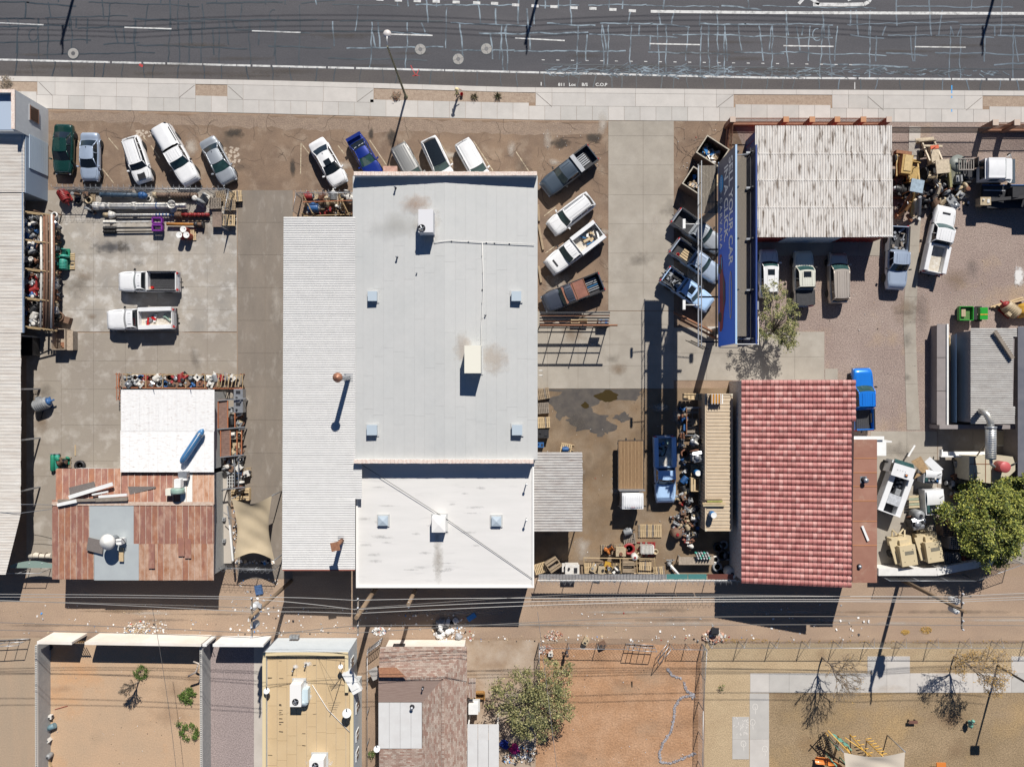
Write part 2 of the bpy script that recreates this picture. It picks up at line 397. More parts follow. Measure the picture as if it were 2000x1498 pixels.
PURP=mat('purple grey gravel', (.30, .245, .235), .95, c2=(.27, .22, .21), ns=.5, grain=.55, gs=9, bump=.6, bs=10)
region('parking_lot', [(90, 217), (500, 226), (1052, 238), (1188, 240), (1188, 612), (1050, 612), (1050, 372), (95, 372)], .004, LOT)
region('parking_lot', [(1316, 236), (1430, 236), (1470, 330), (1430, 640), (1316, 640)], .004, LOT, 0)
region('lot_edge', [(95, 218), (500, 226), (1050, 240), (1180, 240), (1180, 262), (1060, 262), (700, 258), (400, 246), (95, 236)], .008, mat('rough lot edge', (.21, .155, .118), .95, c2=(.28, .21, .155), ns=1.5, grain=.4, gs=10), 4, 5)
region('gravel_yard', [(1430, 238), (2300, 240), (2300, 860), (1430, 860)], .0035, GRAV)
region('alley', [(-400, 1125), (2400, 1125), (2400, 1252), (-400, 1240)], .004, ALLEY)
region('dirt_yard', [(-300, 1245), (78, 1245), (78, 1600), (-300, 1600)], .008, mat('tan dirt', (.37, .27, .185), .95, c2=(.32, .25, .18), ns=.4, stretch=(2, .3, 1), grain=.2, gs=9, c3=(.45, .27, .15), ns3=.2, lo3=.6, hi3=.75))
region('dirt_yard', [(90, 1250), (402, 1250), (402, 1600), (90, 1600)], .008, SANDY)
region('gravel_side_yard', [(408, 1250), (496, 1250), (496, 1600), (408, 1600)], .008, PURP)
region('side_path', [(496, 1250), (530, 1250), (530, 1600), (496, 1600)], .009, CONC)
region('back_yard_concrete', [(905, 1250), (1050, 1250), (1055, 1600), (905, 1600)], .008, mat('dusty yard concrete', (.38, .29, .21), .9, c2=(.26, .18, .12), ns=.6, c3=(.45, .38, .31), ns3=.5, grain=.15, gs=12))
region('dirt_yard', [(1056, 1256), (1372, 1258), (1372, 1600), (1040, 1600), (1050, 1400)], .0085, REDD, 2, 9)
region('mulch_ground', [(1376, 1256), (2400, 1256), (2400, 1600), (1376, 1600)], .006, STRAW2, 1, 4)
region('mulch_ground', [(1502, 1352), (2400, 1352), (2400, 1600), (1502, 1600)], .010, STRAW)
region('oily_yard', [(1045, 758), (1440, 758), (1445, 1124), (1045, 1124)], .0055, OIL)
region('side_strip', [(712, 1250), (745, 1250), (748, 1600), (712, 1600)], .008, DIRT)
STAIN=mat('wet stain', (.055, .048, .045), .55, c2=(.10, .085, .07), ns=1.2)
PUD=mat('muddy puddle', (.05, .035, .012), .08)
def blob(cx, cy, rx, ry, seed, n=26, amp=.3):
 r=random. Random(seed);ph=[r. uniform(0, 6.28)for _ in range(6)]
 return[(cx+rx*math. cos(t)*(1+amp*(.5*math. sin(2*t+ph[0])+.35*math. sin(5*t+ph[1])+.25*math. sin(9*t+ph[2]))), cy+ry*math. sin(t)*(1+amp*(.5*math. sin(3*t+ph[3])+.35*math. sin(4*t+ph[4])+.25*math. sin(11*t+ph[5]))))for t in[2*math. pi*k/n for k in range(n)]]
zz=.008
for i, (cx, cy, rx, ry)in enumerate(((1120, 790, 38, 28), (1165, 772, 62, 15), (1225, 773, 26, 10), (1150, 822, 48, 16), (1178, 834, 22, 14), (1215, 815, 14, 9), (1173, 848, 7, 6), (1100, 800, 14, 18))):
 region('wet_stain', blob(cx, cy, rx, ry, i+3, 40, .45), zz+i*.0004, STAIN)
region('wet_stain', [(1055, 760), (1255, 760), (1250, 766), (1150, 768), (1060, 763)], .0122, STAIN, 1)
for i, (cx, cy, rx, ry)in enumerate(((1185, 774, 20, 11), (1143, 792, 7, 6))):
 region('puddle', blob(cx, cy, rx, ry, i+13, 30, .3), .0126, PUD)
CR=mat('lot crack dark', (.07, .05, .04), .95)
g=M()
def crack(x, y, ang, n, w=.8, z=.013, amp=.6):
 pts=[(x, y)]
 for _ in range(n):
  ang+=rg. uniform(-amp, amp);x+=math. cos(ang)*rg. uniform(4, 8);y+=math. sin(ang)*rg. uniform(4, 8);pts. append((x, y))
 strip(g, pts, w, z);return pts
for _ in range(95):
 bx=rg. choice([(120, 245, 460, 330), (470, 250, 1050, 330), (1052, 250, 1180, 600), (1320, 250, 1400, 360)])
 pts=crack(rg. uniform(bx[0], bx[2]), rg. uniform(bx[1], bx[3]), rg. uniform(0, 6.3), rg. randint(3, 11), rg. uniform(.35, .8))
 if rg. random()<.5 and len(pts)>4:crack(*pts[len(pts)//2], rg. uniform(0, 6.3), 4, .4)
struct('lot_cracks', g, CR)
g=M()
for cx, cy, rx, ry in((452, 302, 16, 14), (448, 320, 12, 18), (285, 262, 18, 6)):
 for _ in range(26):
  x=cx+rg. uniform(-rx, rx);y=cy+rg. uniform(-ry, ry);g. sheet(pp(blob(x, y, 2.6, 2.2, rg. randint(0, 999), 7, .3), 0), .0135+rg. uniform(0, .001))
struct('lot_patches', g, mat('chalky lot patch', (.42, .35, .28), .9))
g=M()
for a in(((212, 270), (231, 293)), ((280, 268), (287, 276)), ((295, 285), (312, 310)), ((200, 330), (222, 358)), ((152, 275), (158, 283)), ((588, 280), (587, 340)), ((588, 280), (605, 302)), ((660, 285), (672, 300)), ((722, 274), (757, 326)), ((788, 274), (812, 310)), ((857, 274), (884, 318)), ((925, 276), (963, 334)), ((1008, 297), (1033, 335)), ((1063, 422), (1085, 405)), ((1065, 495), (1085, 480))):
 strip(g, a, 1.7, .0145)
struct('bay_lines', g, mat('worn bay line paint', (.55, .48, .34), .8, c2=(.30, .23, .16), ns=5, lo=.4, hi=.6))
def slabs(name, rects_, m, z=.03, gap=.008):
 """rects_: pixel quads; each becomes one slab of its own under the named piece of ground"""
 root=bpy. data. objects. new(name, None);col. objects. link(root);tag(root, kind='structure')
 for q in rects_:
  cell(root, 'concrete_slab', [P(*p)for p in q], -.02, z, m if not isinstance(m, list)else m[rg. randrange(len(m))], gap)
 return root
def grid(xs, ys, skip=None):
 return[rect(a, c, b, d)for a, b in zip(xs, xs[1:])for c, d in zip(ys, ys[1:])if not(skip and skip((a+b)/2, (c+d)/2))]
slabs('yard_slabs', grid([52, 120], list(range(372, 1130, 62))+[1130])+grid([120, 183, 245, 308, 350, 405, 463], [650, 705, 760, 830, 900, 980]), YARDC)
slabs('pale_yard_slabs', grid([120, 183, 245, 308, 350, 405, 463], [372, 435, 497, 560, 605, 648]), YARDL, .036)
slabs('driveway_slabs', grid([464, 518, 572], [372, 435, 498, 562, 626, 690, 755, 820, 885, 950, 1012, 1075, 1130]), YARDD, .032)
slabs('centre_driveway', grid([1188, 1256, 1316], [237, 266, 323, 381, 438, 495, 552, 607]), DRIVC)
slabs('centre_forecourt', grid([1045, 1069, 1129, 1191, 1254, 1316], [608, 634, 673, 715, 759])+grid([1316, 1380, 1445], [640, 690, 743]), DRIVC, .032)
slabs('shop_apron', grid([1445, 1490, 1537, 1583, 1628, 1676, 1722], [462, 500]), DRIVC, .032)
slabs('shade_slab', [rect(1445, 648, 1552, 697), rect(1552, 648, 1610, 697), rect(1445, 697, 1552, 745), rect(1552, 697, 1610, 745), rect(1611, 720, 1636, 745)], DRIVC, .032)
slabs('garden_path', [[(1783-0, 330), (1806, 330), (1800, 400), (1778, 400)], [(1778, 400), (1800, 400), (1795, 480), (1773, 480)], [(1773, 480), (1795, 480), (1791, 580), (1766, 580)], [(1766, 580), (1791, 580), (1788, 630), (1764, 630)], [(1764, 630), (1788, 630), (1790, 690), (1767, 690)], [(1767, 690), (1790, 690), (1792, 750), (1768, 750)], [(1768, 750), (1792, 750), (1797, 840), (1771, 840)]], DRIVC, .03)
slabs('rear_slab', grid([1700, 1771, 1830], [842, 885, 940, 1000, 1060, 1125]), [DRIVC], .03)
slabs('rear_slab', grid([1831, 1900, 2060], [740, 840, 900, 1000, 1100]), YARDC, .028)
slabs('play_path', grid([1465, 1502, 1541, 1600, 1680, 1732, 1777, 1821, 1900, 1975, 2060, 2140], [1314, 1352])+grid([1694, 1732, 1777], [1281, 1314])+grid([1975, 2060, 2140], [1281, 1314])+grid([1464, 1502], [1353, 1443, 1500, 1600])+grid([1430, 1463], [1399, 1443, 1482]), SLAB, .03)
# --- soft stains
def stain_mat(name, c, a, ns=1.5, rough=.9, hard=.25):
 if name in _mats:return _mats[name]
 m=bpy. data. materials. new(name);m. use_nodes=True;nt=m. node_tree;N=nt. nodes;L=nt. links
 b=N['Principled BSDF'];b. inputs['Base Color']. default_value=(*c, 1);b. inputs['Roughness']. default_value=rough
 tc=N. new('ShaderNodeTexCoord');ln=N. new('ShaderNodeVectorMath');ln. operation='LENGTH';L. new(tc. outputs['Object'], ln. inputs[0])
 no=N. new('ShaderNodeTexNoise');no. inputs['Scale']. default_value=ns;no. inputs['Detail']. default_value=7;no. inputs['Roughness']. default_value=.62
 ge=N. new('ShaderNodeNewGeometry');L. new(ge. outputs['Position'], no. inputs['Vector'])
 ad=N. new('ShaderNodeMath');ad. operation='MULTIPLY_ADD';ad. inputs[1]. default_value=1.3;L. new(no. outputs['Fac'], ad. inputs[0]);
 sb=N. new('ShaderNodeMath');sb. operation='SUBTRACT';sb. inputs[0]. default_value=0.0;L. new(ln. outputs['Value'], sb. inputs[1]);L. new(sb. outputs[0], ad. inputs[2])
 mr=N. new('ShaderNodeMapRange');mr. inputs['From Min']. default_value=-.1;mr. inputs['From Max']. default_value=-.1+hard*2;mr. inputs['To Max']. default_value=a
 L. new(ad. outputs[0], mr. inputs['Value']);L. new(mr. outputs['Result'], b. inputs['Alpha'])
 _mats[name]=m;return m
_sq=M(). sheet([(-1, -1), (1, -1), (1, 1), (-1, 1)], 0)
_sqm={}
ST_DARK=stain_mat('oil stain', (.05, .042, .035), .7);ST_SOFT=stain_mat('faint dark stain', (.10, .085, .07), .45, 1.0, hard=.5)
ST_PALE=stain_mat('pale dust stain', (.52, .47, .41), .6, 1.2, hard=.4);ST_RUST=stain_mat('rust stain', (.30, .15, .06), .55, 2.0, hard=.45)
ST_BROWN=stain_mat('earthy stain', (.24, .17, .11), .6, 1.0, hard=.5);ST_SOOT=stain_mat('sooty stain', (.16, .16, .165), .45, 3, hard=.5);ST_WH=stain_mat('white splash', (.75, .74, .72), .8, 3, hard=.2)
def stain(x, y, rx, ry, m, z=.04, parent=None, rz=0):
 key=m. name
 if key not in _sqm:_sqm[key]=_sq. mesh('stain', m)
 o=bpy. data. objects. new('stain', _sqm[key]);col. objects. link(o)
 p=P(x, y, z)
 if parent is not None:o. parent=parent;p=p-wloc(parent)
 else:tag(o, kind='structure')
 o. location=p;o. scale=(rx*K, ry*K, 1);o. rotation_euler=(0, 0, rz);return o
rs_=random. Random(11)
ST_BR2=stain_mat('light earthy stain', (.26, .16, .095), .35, .9, hard=.6);ST_PALE2=stain_mat('light dust stain', (.52, .40, .28), .3, .9, hard=.6)
for i in range(80):
 bx=rs_. choice([(70, 380, 540, 1080), (70, 380, 460, 640), (1060, 380, 1310, 750), (1060, 760, 1430, 1100), (110, 240, 1180, 330), (1325, 250, 1400, 600), (1500, 480, 2000, 740), (1720, 860, 1830, 1100)])
 stain(rs_. uniform(bx[0], bx[2]), rs_. uniform(bx[1], bx[3]), rs_. uniform(8, 42), rs_. uniform(8, 36), rs_. choice([ST_SOFT, ST_SOFT, ST_BROWN, ST_PALE, ST_PALE]), .041+i*.0002)
for x, y, rx, ry, m in((460, 260, 26, 14, ST_DARK), (572, 328, 8, 26, ST_DARK), (725, 262, 8, 18, ST_DARK), (765, 268, 14, 24, ST_DARK), (1095, 280, 30, 16, ST_DARK), (1160, 270, 26, 14, ST_DARK), (245, 480, 60, 22, ST_SOFT), (190, 470, 40, 22, ST_PALE), (540, 590, 14, 60, ST_PALE), (1870, 545, 40, 30, ST_BROWN), (1990, 540, 14, 30, ST_WH), (1800, 610, 24, 60, ST_BROWN), (215, 482, 55, 18, ST_DARK), (1770, 605, 40, 50, ST_BROWN)):
 stain(x, y, rx, ry, m, .052)
for i in range(26):stain(rs_. uniform(0, 2000), rs_. choice([1196, 1216])+rs_. uniform(-6, 6), rs_. uniform(60, 190), rs_. uniform(3, 7), rs_. choice([ST_BROWN, ST_PALE, ST_SOFT]), .012+i*.0003)
for i in range(40):stain(rs_. choice([rs_. uniform(100, 390), rs_. uniform(1060, 1360), rs_. uniform(1510, 1990)]), rs_. uniform(1270, 1495), rs_. uniform(20, 70), rs_. uniform(8, 40), rs_. choice([ST_PALE2, ST_BR2]), .02+i*.0003)
for i in range(30):stain(rs_. uniform(0, 2000), rs_. uniform(60, 150), rs_. uniform(50, 160), rs_. uniform(3, 9), ST_SOFT, -.113+i*.0002)
# --- building helpers
def W(x, y, z):return P(x, y, z)
def bthing(name, label, cat, x, y, z, group=None):
 p=P(x, y, z);return thing(name, label, cat, (p. x, p. y, 0), 0, group)
def corr(parent, name, a, b, c, d, pitch, amp, m, world=True):
 """corrugated sheet: ribs run from a to b (and d to c); profile repeats from a to d"""
 a, b, c, d=(Vector(v)for v in(a, b, c, d));L=(d-a). length;n=max(1, round(L/pitch))
 ts=[]
 for i in range(n):
  for u, h in((0, 0), (.42, 0), (.55, 1), (.87, 1)):ts. append(((i+u)/n, h))
 ts. append((1, 0))
 mm=M();vs=[]
 for t, h in ts:vs. append(a. lerp(d, t)+Vector((0, 0, h*amp)))
 for t, h in ts:vs. append(b. lerp(c, t)+Vector((0, 0, h*amp)))
 k=len(ts);nz=(b-a). cross(d-a). z
 fs=[(i, i+k, i+k+1, i+1)if nz>0 else(i, i+1, i+k+1, i+k)for i in range(k-1)]
 mm. add(vs, fs);return mm. build(name, m, parent, world)
def solid(parent, name, poly_px, zt, m, z0=0, inset=0.15, roofz=None):
 """walls: a block under the roof outline given in pixels at height zt"""
 pts=[P(x, y, zt)for x, y in poly_px];c=sum(pts, Vector((0, 0, 0)))/len(pts)
 q=[(p. x-math. copysign(inset, p. x-c. x), p. y-math. copysign(inset, p. y-c. y))for p in pts]
 return M(). prism(q, z0, roofz or zt-.08). build(name, m, parent)
WALLG=mat('pale grey stucco', (.52, .54, .55), .9, c2=(.45, .47, .49), ns=2)
WHITEW=mat('white block wall', (.70, .69, .66), .9, c2=(.6, .58, .55), ns=2)
BLOCK=mat('concrete block wall', (.42, .42, .40), .9, c2=(.36, .36, .35), ns=1.5, grain=.12, gs=8)
REDW=mat('red metal wall', (.30, .035, .03), .6);BLUEW=mat('blue metal wall', (.03, .07, .25), .5);TEAL=mat('teal metal', (.10, .30, .28), .6)
COPE=mat('pink brick coping', (.62, .47, .40), .9, c2=(.72, .66, .6), ns=8, lo=.4, hi=.6)
ROOFW=mat('weathered white roofing', (.66, .64, .60), .75, c2=(.50, .45, .40), ns=1.2, stretch=(.35, 2.2, 1), c3=(.40, .32, .25), ns3=3, lo3=.62, hi3=.8, w3=.5)
GALV=mat('galvanised roofing', (.66, .655, .64), .6, 0, c2=(.60, .595, .58), ns=1.5)
GALVR=mat('streaked galvanised roofing', (.50, .49, .47), .6, .2, c2=(.36, .33, .31), ns=2.0, stretch=(.6, 2, 1), c3=(.22, .16, .14), ns3=1.1, lo3=.6, hi3=.75)
# --- A  long white shed on the left edge
t=bthing('long_shed', 'long white corrugated metal shed down the left edge of the photo', 'shed', -60, 650, 3.2)
for y0, y1, xr in((378, 650, 47), (650, 1000, 41)):
 n=round((y1-y0)/17)
 for i in range(n):
  a=lerp(y0, y1, i/n);b=lerp(y0, y1, (i+1)/n);z=3.2+(.012 if i%2 else 0)
  corr(t, 'roof_sheet', P(-160, a, 3.5+z-3.2), P(xr+rg. uniform(-1, 1), a, z), P(xr, b, z), P(-160, b, 3.5+z-3.2), .14, .03, ROOFW)
n=8
for i in range(n):
 a=lerp(1000, 1122, i/n);b=lerp(1000, 1122, (i+1)/n);xa=41-max(0, (a-1003))*.25;xb=41-max(0, (b-1003))*.25
 corr(t, 'roof_sheet', P(-160, a, 3.5), P(xa, a, 3.2), P(xb, b, 3.2), P(-160, b, 3.5), .14, .03, ROOFW)
M(). prism([tuple(P(-160, 378))[:2], tuple(P(50, 378))[:2], tuple(P(50, 650))[:2], tuple(P(-160, 650))[:2]], 0, 3.12). build('wall', WALLG, t)
M(). prism([tuple(P(-160, 650, 3.2))[:2], tuple(P(-40, 650, 3.2))[:2], tuple(P(-60, 1120, 3.2))[:2], tuple(P(-160, 1120, 3.2))[:2]], 0, 3.12). build('wall', WALLG, t)
for y in(655, 760, 860, 960):
 p=P(36, y, 3.1);M(). box((p. x, p. y, 1.55), (.14, .14, 3.1)). build('post', STEEL, t)
M(). beam(P(44, 262, 3.2), P(46, 650, 3.2), .12, .14). build('gutter', mat('blue grey trim', (.18, .24, .33), .5), t)
t=bthing('front_building', 'pale grey stucco building with pink topped parapet at the top left corner', 'building', -60, 230, 4.8)
q=[P(-160, 175, 4.8), P(28, 175, 4.8), P(28, 252, 4.8), P(-160, 252, 4.8)]
M(). prism([tuple(v)[:2]for v in q], 0, 4.2). build('wall', WALLG, t)
ax, bx2=q[0]. x, q[1]. x;ty, by=q[1]. y, q[2]. y
m_=M();m_. box(((ax+bx2)/2, ty-.13, 4.45), (bx2-ax, .26, .5));m_. build('parapet', WALLG, t)
m_=M();m_. box((bx2-.12, (ty+by)/2-.13, 4.45), (.24, ty-by-.26, .5));m_. build('parapet', WALLG, t)
M(). box((bx2-.14, (ty+by)/2, 4.75), (.32, ty-by+.02, .1)). box(((ax+bx2)/2-.16, ty-.14, 4.751), (bx2-ax-.3, .3, .1)). build('coping', COPE, t)
M(). box(((ax+bx2)/2-.2, (ty+by)/2-.1, 4.225), (bx2-ax-.5, ty-by-.4, .05)). build('roof_deck', mat('blue shade tinted roof', (.35, .42, .52), .6), t)  # deck colour carries the blue of the shade behind the parapet
w=M();wy=P(0, 233, 0). y*.985;w. box((bx2+.03, wy, 2.2), (.07, 1.5, 1.3));fr=w. build('window', mat('window frame grey', (.4, .4, .4), .6), t)
M(). box((bx2+.075, wy, 2.2), (.03, 1.3, 1.1)). build('pane', mat('dark window glass', (.02, .025, .03), .1), fr)
w=M()
for k in range(7):w. box((bx2+.11, wy-.6+k*.2, 2.2), (.03, .03, 1.25))
w. box((bx2+.11, wy, 1.6), (.03, 1.4, .03)). box((bx2+.11, wy, 2.8), (.03, 1.4, .03));w. build('window_bars', RUST, fr)
t=bthing('garage_wing', 'low blue grey garage wing with roller door behind the dark green sedan', 'garage', -60, 320, 3.3)
q=[P(-160, 256, 3.3), P(49, 262, 3.3), P(49, 376, 3.3), P(-160, 376, 3.3)]
M(). prism([tuple(v)[:2]for v in q], 0, 3.2). build('wall', mat('blue grey wall paint', (.22, .28, .36), .7), t)
for i in range(7):
 a=lerp(262, 376, i/7);b=lerp(262, 376, (i+1)/7)
 corr(t, 'roof_sheet', P(-160, a, 3.5), P(48, a, 3.26), P(48, b, 3.26), P(-160, b, 3.5), .14, .03, ROOFW)
gx=P(49, 0, 3.3). x;d=M();y0=P(0, 282, 0). y;y1=P(0, 345, 0). y
for k in range(9):d. box((gx+.05, (y0+y1)/2, .25+k*.3), (.06, y0-y1, .27))
d. build('roller_door', mat('roller door', (.42, .5, .58), .5), t)
# --- E  main grey building, F lower white building
GREYM=[mat('grey roof membrane '+str(i), (.46+i*.006, .465+i*.006, .455+i*.006), .6, c2=(.43, .44, .435), ns=.3, grain=.03, gs=2, c3=(.49, .49, .48), ns3=.2)for i in range(3)]
t=bthing('main_building', 'largest building, long flat pale grey membrane roof in the centre', 'building', 870, 620, 6)
zr=lambda x:5.86-abs(x-868)/180*.36
X0, X1, Y0, Y1=689, 1050, 337, 902
solid(t, 'wall', [(692, 338), (1048, 338), (1048, 901), (692, 901)], 5.5, WHITEW, roofz=5.35, inset=.05)
xs=[X0+(X1-X0)*i/18 for i in range(19)];xs[9]=868
for i in range(18):
 a, b=xs[i], xs[i+1]
 ins=.0
 cuts=sorted([Y0+7, rg. uniform(420, 520)+(i%4)*30, rg. uniform(600, 700)+(i%3)*40, rg. uniform(760, 830), Y1-4])
 for c0, c1 in zip(cuts, cuts[1:]):
  e=.12 if(c0!=cuts[0])else 0
  pz=[P(a+.05, c0+e, zr(a)), P(b-.05, c0+e, zr(b)), P(b-.05, c1-.05, zr(b)), P(a+.05, c1-.05, zr(a))]
  M(). prism([tuple(v)for v in pz], 5.30, 0, bottom=False). build('roof_membrane', GREYM[rg. randrange(3)], t)
def brickrow(parent, xa, xb, y, z, zc, d=.30, n=44):
 a=P(xa, y, z);b=P(xb, y, z)
 M(). box(((a. x+b. x)/2, a. y, (zc+z)/2-.05), (b. x-a. x, d, z-zc)). build('parapet', WHITEW, parent)
 me=M(). box((0, 0, 0), ((b. x-a. x)/n-.015, d+.05, .08)). mesh('brick', COPE)
 for i in range(n):inst('brick', me, parent, Vector((lerp(a. x, b. x, (i+.5)/n), a. y+rg. uniform(-.012, .012), z+rg. uniform(0, .012)))-wloc(parent))
brickrow(t, 691, 1049, 339.5, 6.3, 5.4);brickrow(t, 691, 1042, 901, 6.1, 4.5)
def hvac(label, x0, y0, x1, y1, z, h, m, fan=None, group=None, parts=True, lid=False):
 a=P(x0, y0, z+h);b=P(x1, y1, z+h);c=(a+b)/2
 t=thing('rooftop_unit' if fan or h>.8 else 'roof_vent', label, 'air conditioner' if fan or h>.8 else 'roof vent', (c. x, c. y, z), 0, group);w_, d_=b. x-a. x, a. y-b. y
 M(). box((0, 0, .06), (w_+.25, d_+.25, .12)). build('curb', GREYM[0], t, False)
 M(). box((0, 0, h/2+.03), (w_-.04, d_-.04, h-.2)). build('housing', m, t, False)
 if lid:
  mm=M();e=.0
  vs=[(-w_/2, -d_/2, h-.08), (w_/2, -d_/2, h-.08), (w_/2, d_/2, h-.08), (-w_/2, d_/2, h-.08), (0, 0, h+.04)]
  mm. add(vs, [(0, 1, 4), (1, 2, 4), (2, 3, 4), (3, 0, 4), (3, 2, 1, 0)]);mm. build('cap', m, t, False)
 else:
  M(). box((0, 0, h-.03), (w_, d_, .06)). build('top_panel', m, t, False)
 if fan:
  fx, fy, fr=fan
  f=M(). lathe((fx, fy, h+.001), [(fr, 0), (fr, .05), (fr*.92, .05), (fr*.9, .01), (.01, .01)], 24). build('fan_ring', DARKM, t, False)
  bl=M()
  for k in range(4):bl. box((fx+fr*.45*math. cos(k*1.57+.4), fy+fr*.45*math. sin(k*1.57+.4), h+.035), (fr*.75, fr*.3, .012), rz=k*1.57+.4, rx=.3)
  bl. lathe((fx, fy, h+.02), [(fr*.2, 0), (fr*.2, .05), (.01, .05)], 10);bl. build('fan_blade', STEEL, f, False)
 return t
SKYL=mat('grey vent paint', (.40, .47, .53), .5);HVW=mat('hvac casing', (.60, .60, .62), .5);HVT=mat('cream casing', (.68, .66, .57), .5)
hvac('tall pale rooftop air conditioner with round fan near the brown stain', 817, 409, 846, 454, 5.6, 1.75, HVW, (-.35, -.65, .33))
hvac('cream rooftop air conditioner with no visible fan, south of the long pipe', 907, 675, 939, 729, 5.65, 2.0, HVT)
vl=[('upper left of the four small square vents on the grey roof', 718, 569, 736, 588), ('upper right of the four small square vents on the grey roof', 999, 569, 1018, 588), ('lower left of the four small square vents on the grey roof', 716, 830, 736, 850), ('lower right of the four small square vents on the grey roof', 1000, 830, 1020, 850)]
for l, a, b, c, d in vl:hvac(l, a, b, c, d, zr((a+c)/2)-.02, .55, SKYL, group='square vents on the grey roof')
def stain_on(t, x, y, rx, ry, m, z):stain(x, y, rx, ry, m, z, t)
for x, y in((727, 577), (1008, 577), (726, 838), (1010, 838)):stain_on(t, x, y, 16, 13, ST_SOOT, zr(x)+.012)
stain_on(t, 812, 398, 40, 26, ST_RUST, 5.86);stain_on(t, 770, 440, 75, 36, stain_mat('grey roof stain', (.38, .37, .34), .35, .8, hard=.4), 5.8);stain_on(t, 835, 440, 32, 50, ST_PALE, 5.87)
stain_on(t, 965, 700, 40, 40, stain_mat('faint roof rust', (.45, .36, .28), .35, 2), 5.73);stain_on(t, 905, 680, 24, 40, stain_mat('faint roof rust', (.45, .36, .28), .35, 2), 5.85)
pipeW=mat('white pvc pipe', (.74, .72, .68), .5)
z=5.75
tp=bthing('roof_pipe', 'thin white pipe crossing the grey roof from the air conditioner to the east edge', 'pipe', 940, 474, z)
M(). tube([P(847, 458, 5.95), P(848, 473, 5.95), P(880, 470, 5.95), P(942, 473, 5.85), P(1044, 477, 5.68)], .03, 6). build('pipe_run', pipeW, tp)
M(). tube([P(942, 474, 5.85), P(944, 560, 5.85), P(940, 640, 5.85), P(940, 730, 5.85)], .03, 6). build('pipe_run', pipeW, tp)
for x, y in((882, 471), (915, 472), (950, 474), (966, 475), (995, 476), (942, 500), (943, 533), (942, 566), (942, 592), (941, 622)):
 p=P(x, y, zr(x)+.06);M(). box(p, (.1, .1, .1)). build('pipe_block', DARKM, tp)
def small_vent(x, y, z, h, label, r=.07):
 p=P(x, y, z);t=thing('vent_pipe', label, 'vent pipe', p)
 M(). lathe((0, 0, 0), [(r*2, 0), (r, .05), (r, h), (r*.7, h), (r*.7, h-.1)], 10). build('pipe', DARKM, t, False)
 M(). lathe((0, 0, h), [(r*1.4, 0), (r*1.4, .05), (.01, .1)], 10). build('cap', STEEL, t, False)
small_vent(773, 368, 5.65, .5, 'short black vent pipe on the grey roof near its north parapet');small_vent(776, 503, 5.65, .4, 'short black vent pipe on the grey roof below the tall air conditioner')
small_vent(814, 534, 5.72, .18, 'tiny dark stub on the grey roof in line under the air conditioner', .05);small_vent(948, 616, 5.7, .2, 'tiny dark stub on the grey roof right of the thin pipe', .05)
t=bthing('white_roof_building', 'lower rear building with a streaky white coated flat roof', 'building', 870, 1030, 4.8)
WCOAT=mat('white roof coating', (.66, .645, .625), .6, c2=(.60, .59, .57), ns=.8, stretch=(.25, 1.6, 1), c3=(.36, .355, .35), ns3=1.1, lo3=.60, hi3=.80, w3=.45)
solid(t, 'wall', [(697, 905), (1042, 905), (1042, 1147), (697, 1147)], 4.8, WHITEW, roofz=4.6, inset=.04)
q=[P(696, 898, 4.72), P(1043, 898, 4.72), P(1043, 1147, 4.72), P(696, 1147, 4.72)]
M(). prism([tuple(v)[:2]for v in q], 4.62, 4.72). build('roof', WCOAT, t)
m_=M();a=q[0];b=q[2]
m_. box((a. x+.08, (a. y+b. y)/2, 4.78), (.16, a. y-b. y, .16)). box((b. x-.08, (a. y+b. y)/2, 4.78), (.16, a. y-b. y, .16)). box(((a. x+b. x)/2, b. y+.08, 4.779), (b. x-a. x, .16, .155))
m_. build('edge_trim', mat('white trim', (.78, .77, .74), .6), t)
hvac('small grey square vent left of the white cap on the white roof', 738, 1008, 757, 1027, 4.72, .4, SKYL, group='square vents on the white roof', lid=True)
hvac('small grey square vent right of the white cap on the white roof', 960, 1009, 979, 1028, 4.72, .4, SKYL, group='square vents on the white roof', lid=True)
hvac('large white pyramid topped cooler in the middle of the white roof', 843, 1009, 870, 1040, 4.72, 1.1, mat('white casing', (.74, .73, .71), .5), lid=True)
stain_on(t, 855, 1090, 14, 70, stain_mat('grey drip stain', (.40, .37, .33), .6, 2, hard=.4), 4.74)
for i in range(26):stain_on(t, rg. uniform(705, 940), rg. uniform(945, 1125), rg. uniform(10, 30), rg. uniform(2, 5), stain_mat('streak stain', (.3, .3, .3), .28, 4, hard=.4), 4.738+i*.0002)
tag(M(). tube([P(702, 904, 5.0), P(870, 1012, 4.9), P(1040, 1130, 4.85)], .022, 5). build('roof_cable', DARKM), 'thin dark cable running diagonally across the white coated roof', 'cable')
for x, y, x2, y2, lab in((1028, 943, 1021, 965, 'upper'), (1028, 1012, 1023, 1035, 'lower')):
 t=thing('vent_pipe', lab+' of the two slim vent pipes near the east edge of the white roof', 'vent pipe', P(x, y, 4.72))
 M(). lathe((0, 0, 0), [(.05, 0), (.05, .9)], 8). build('pipe', STEEL, t, False);M(). lathe((0, 0, .9), [(.12, 0), (.1, .12), (.01, .16)], 8). build('cap', WHITEP, t, False)
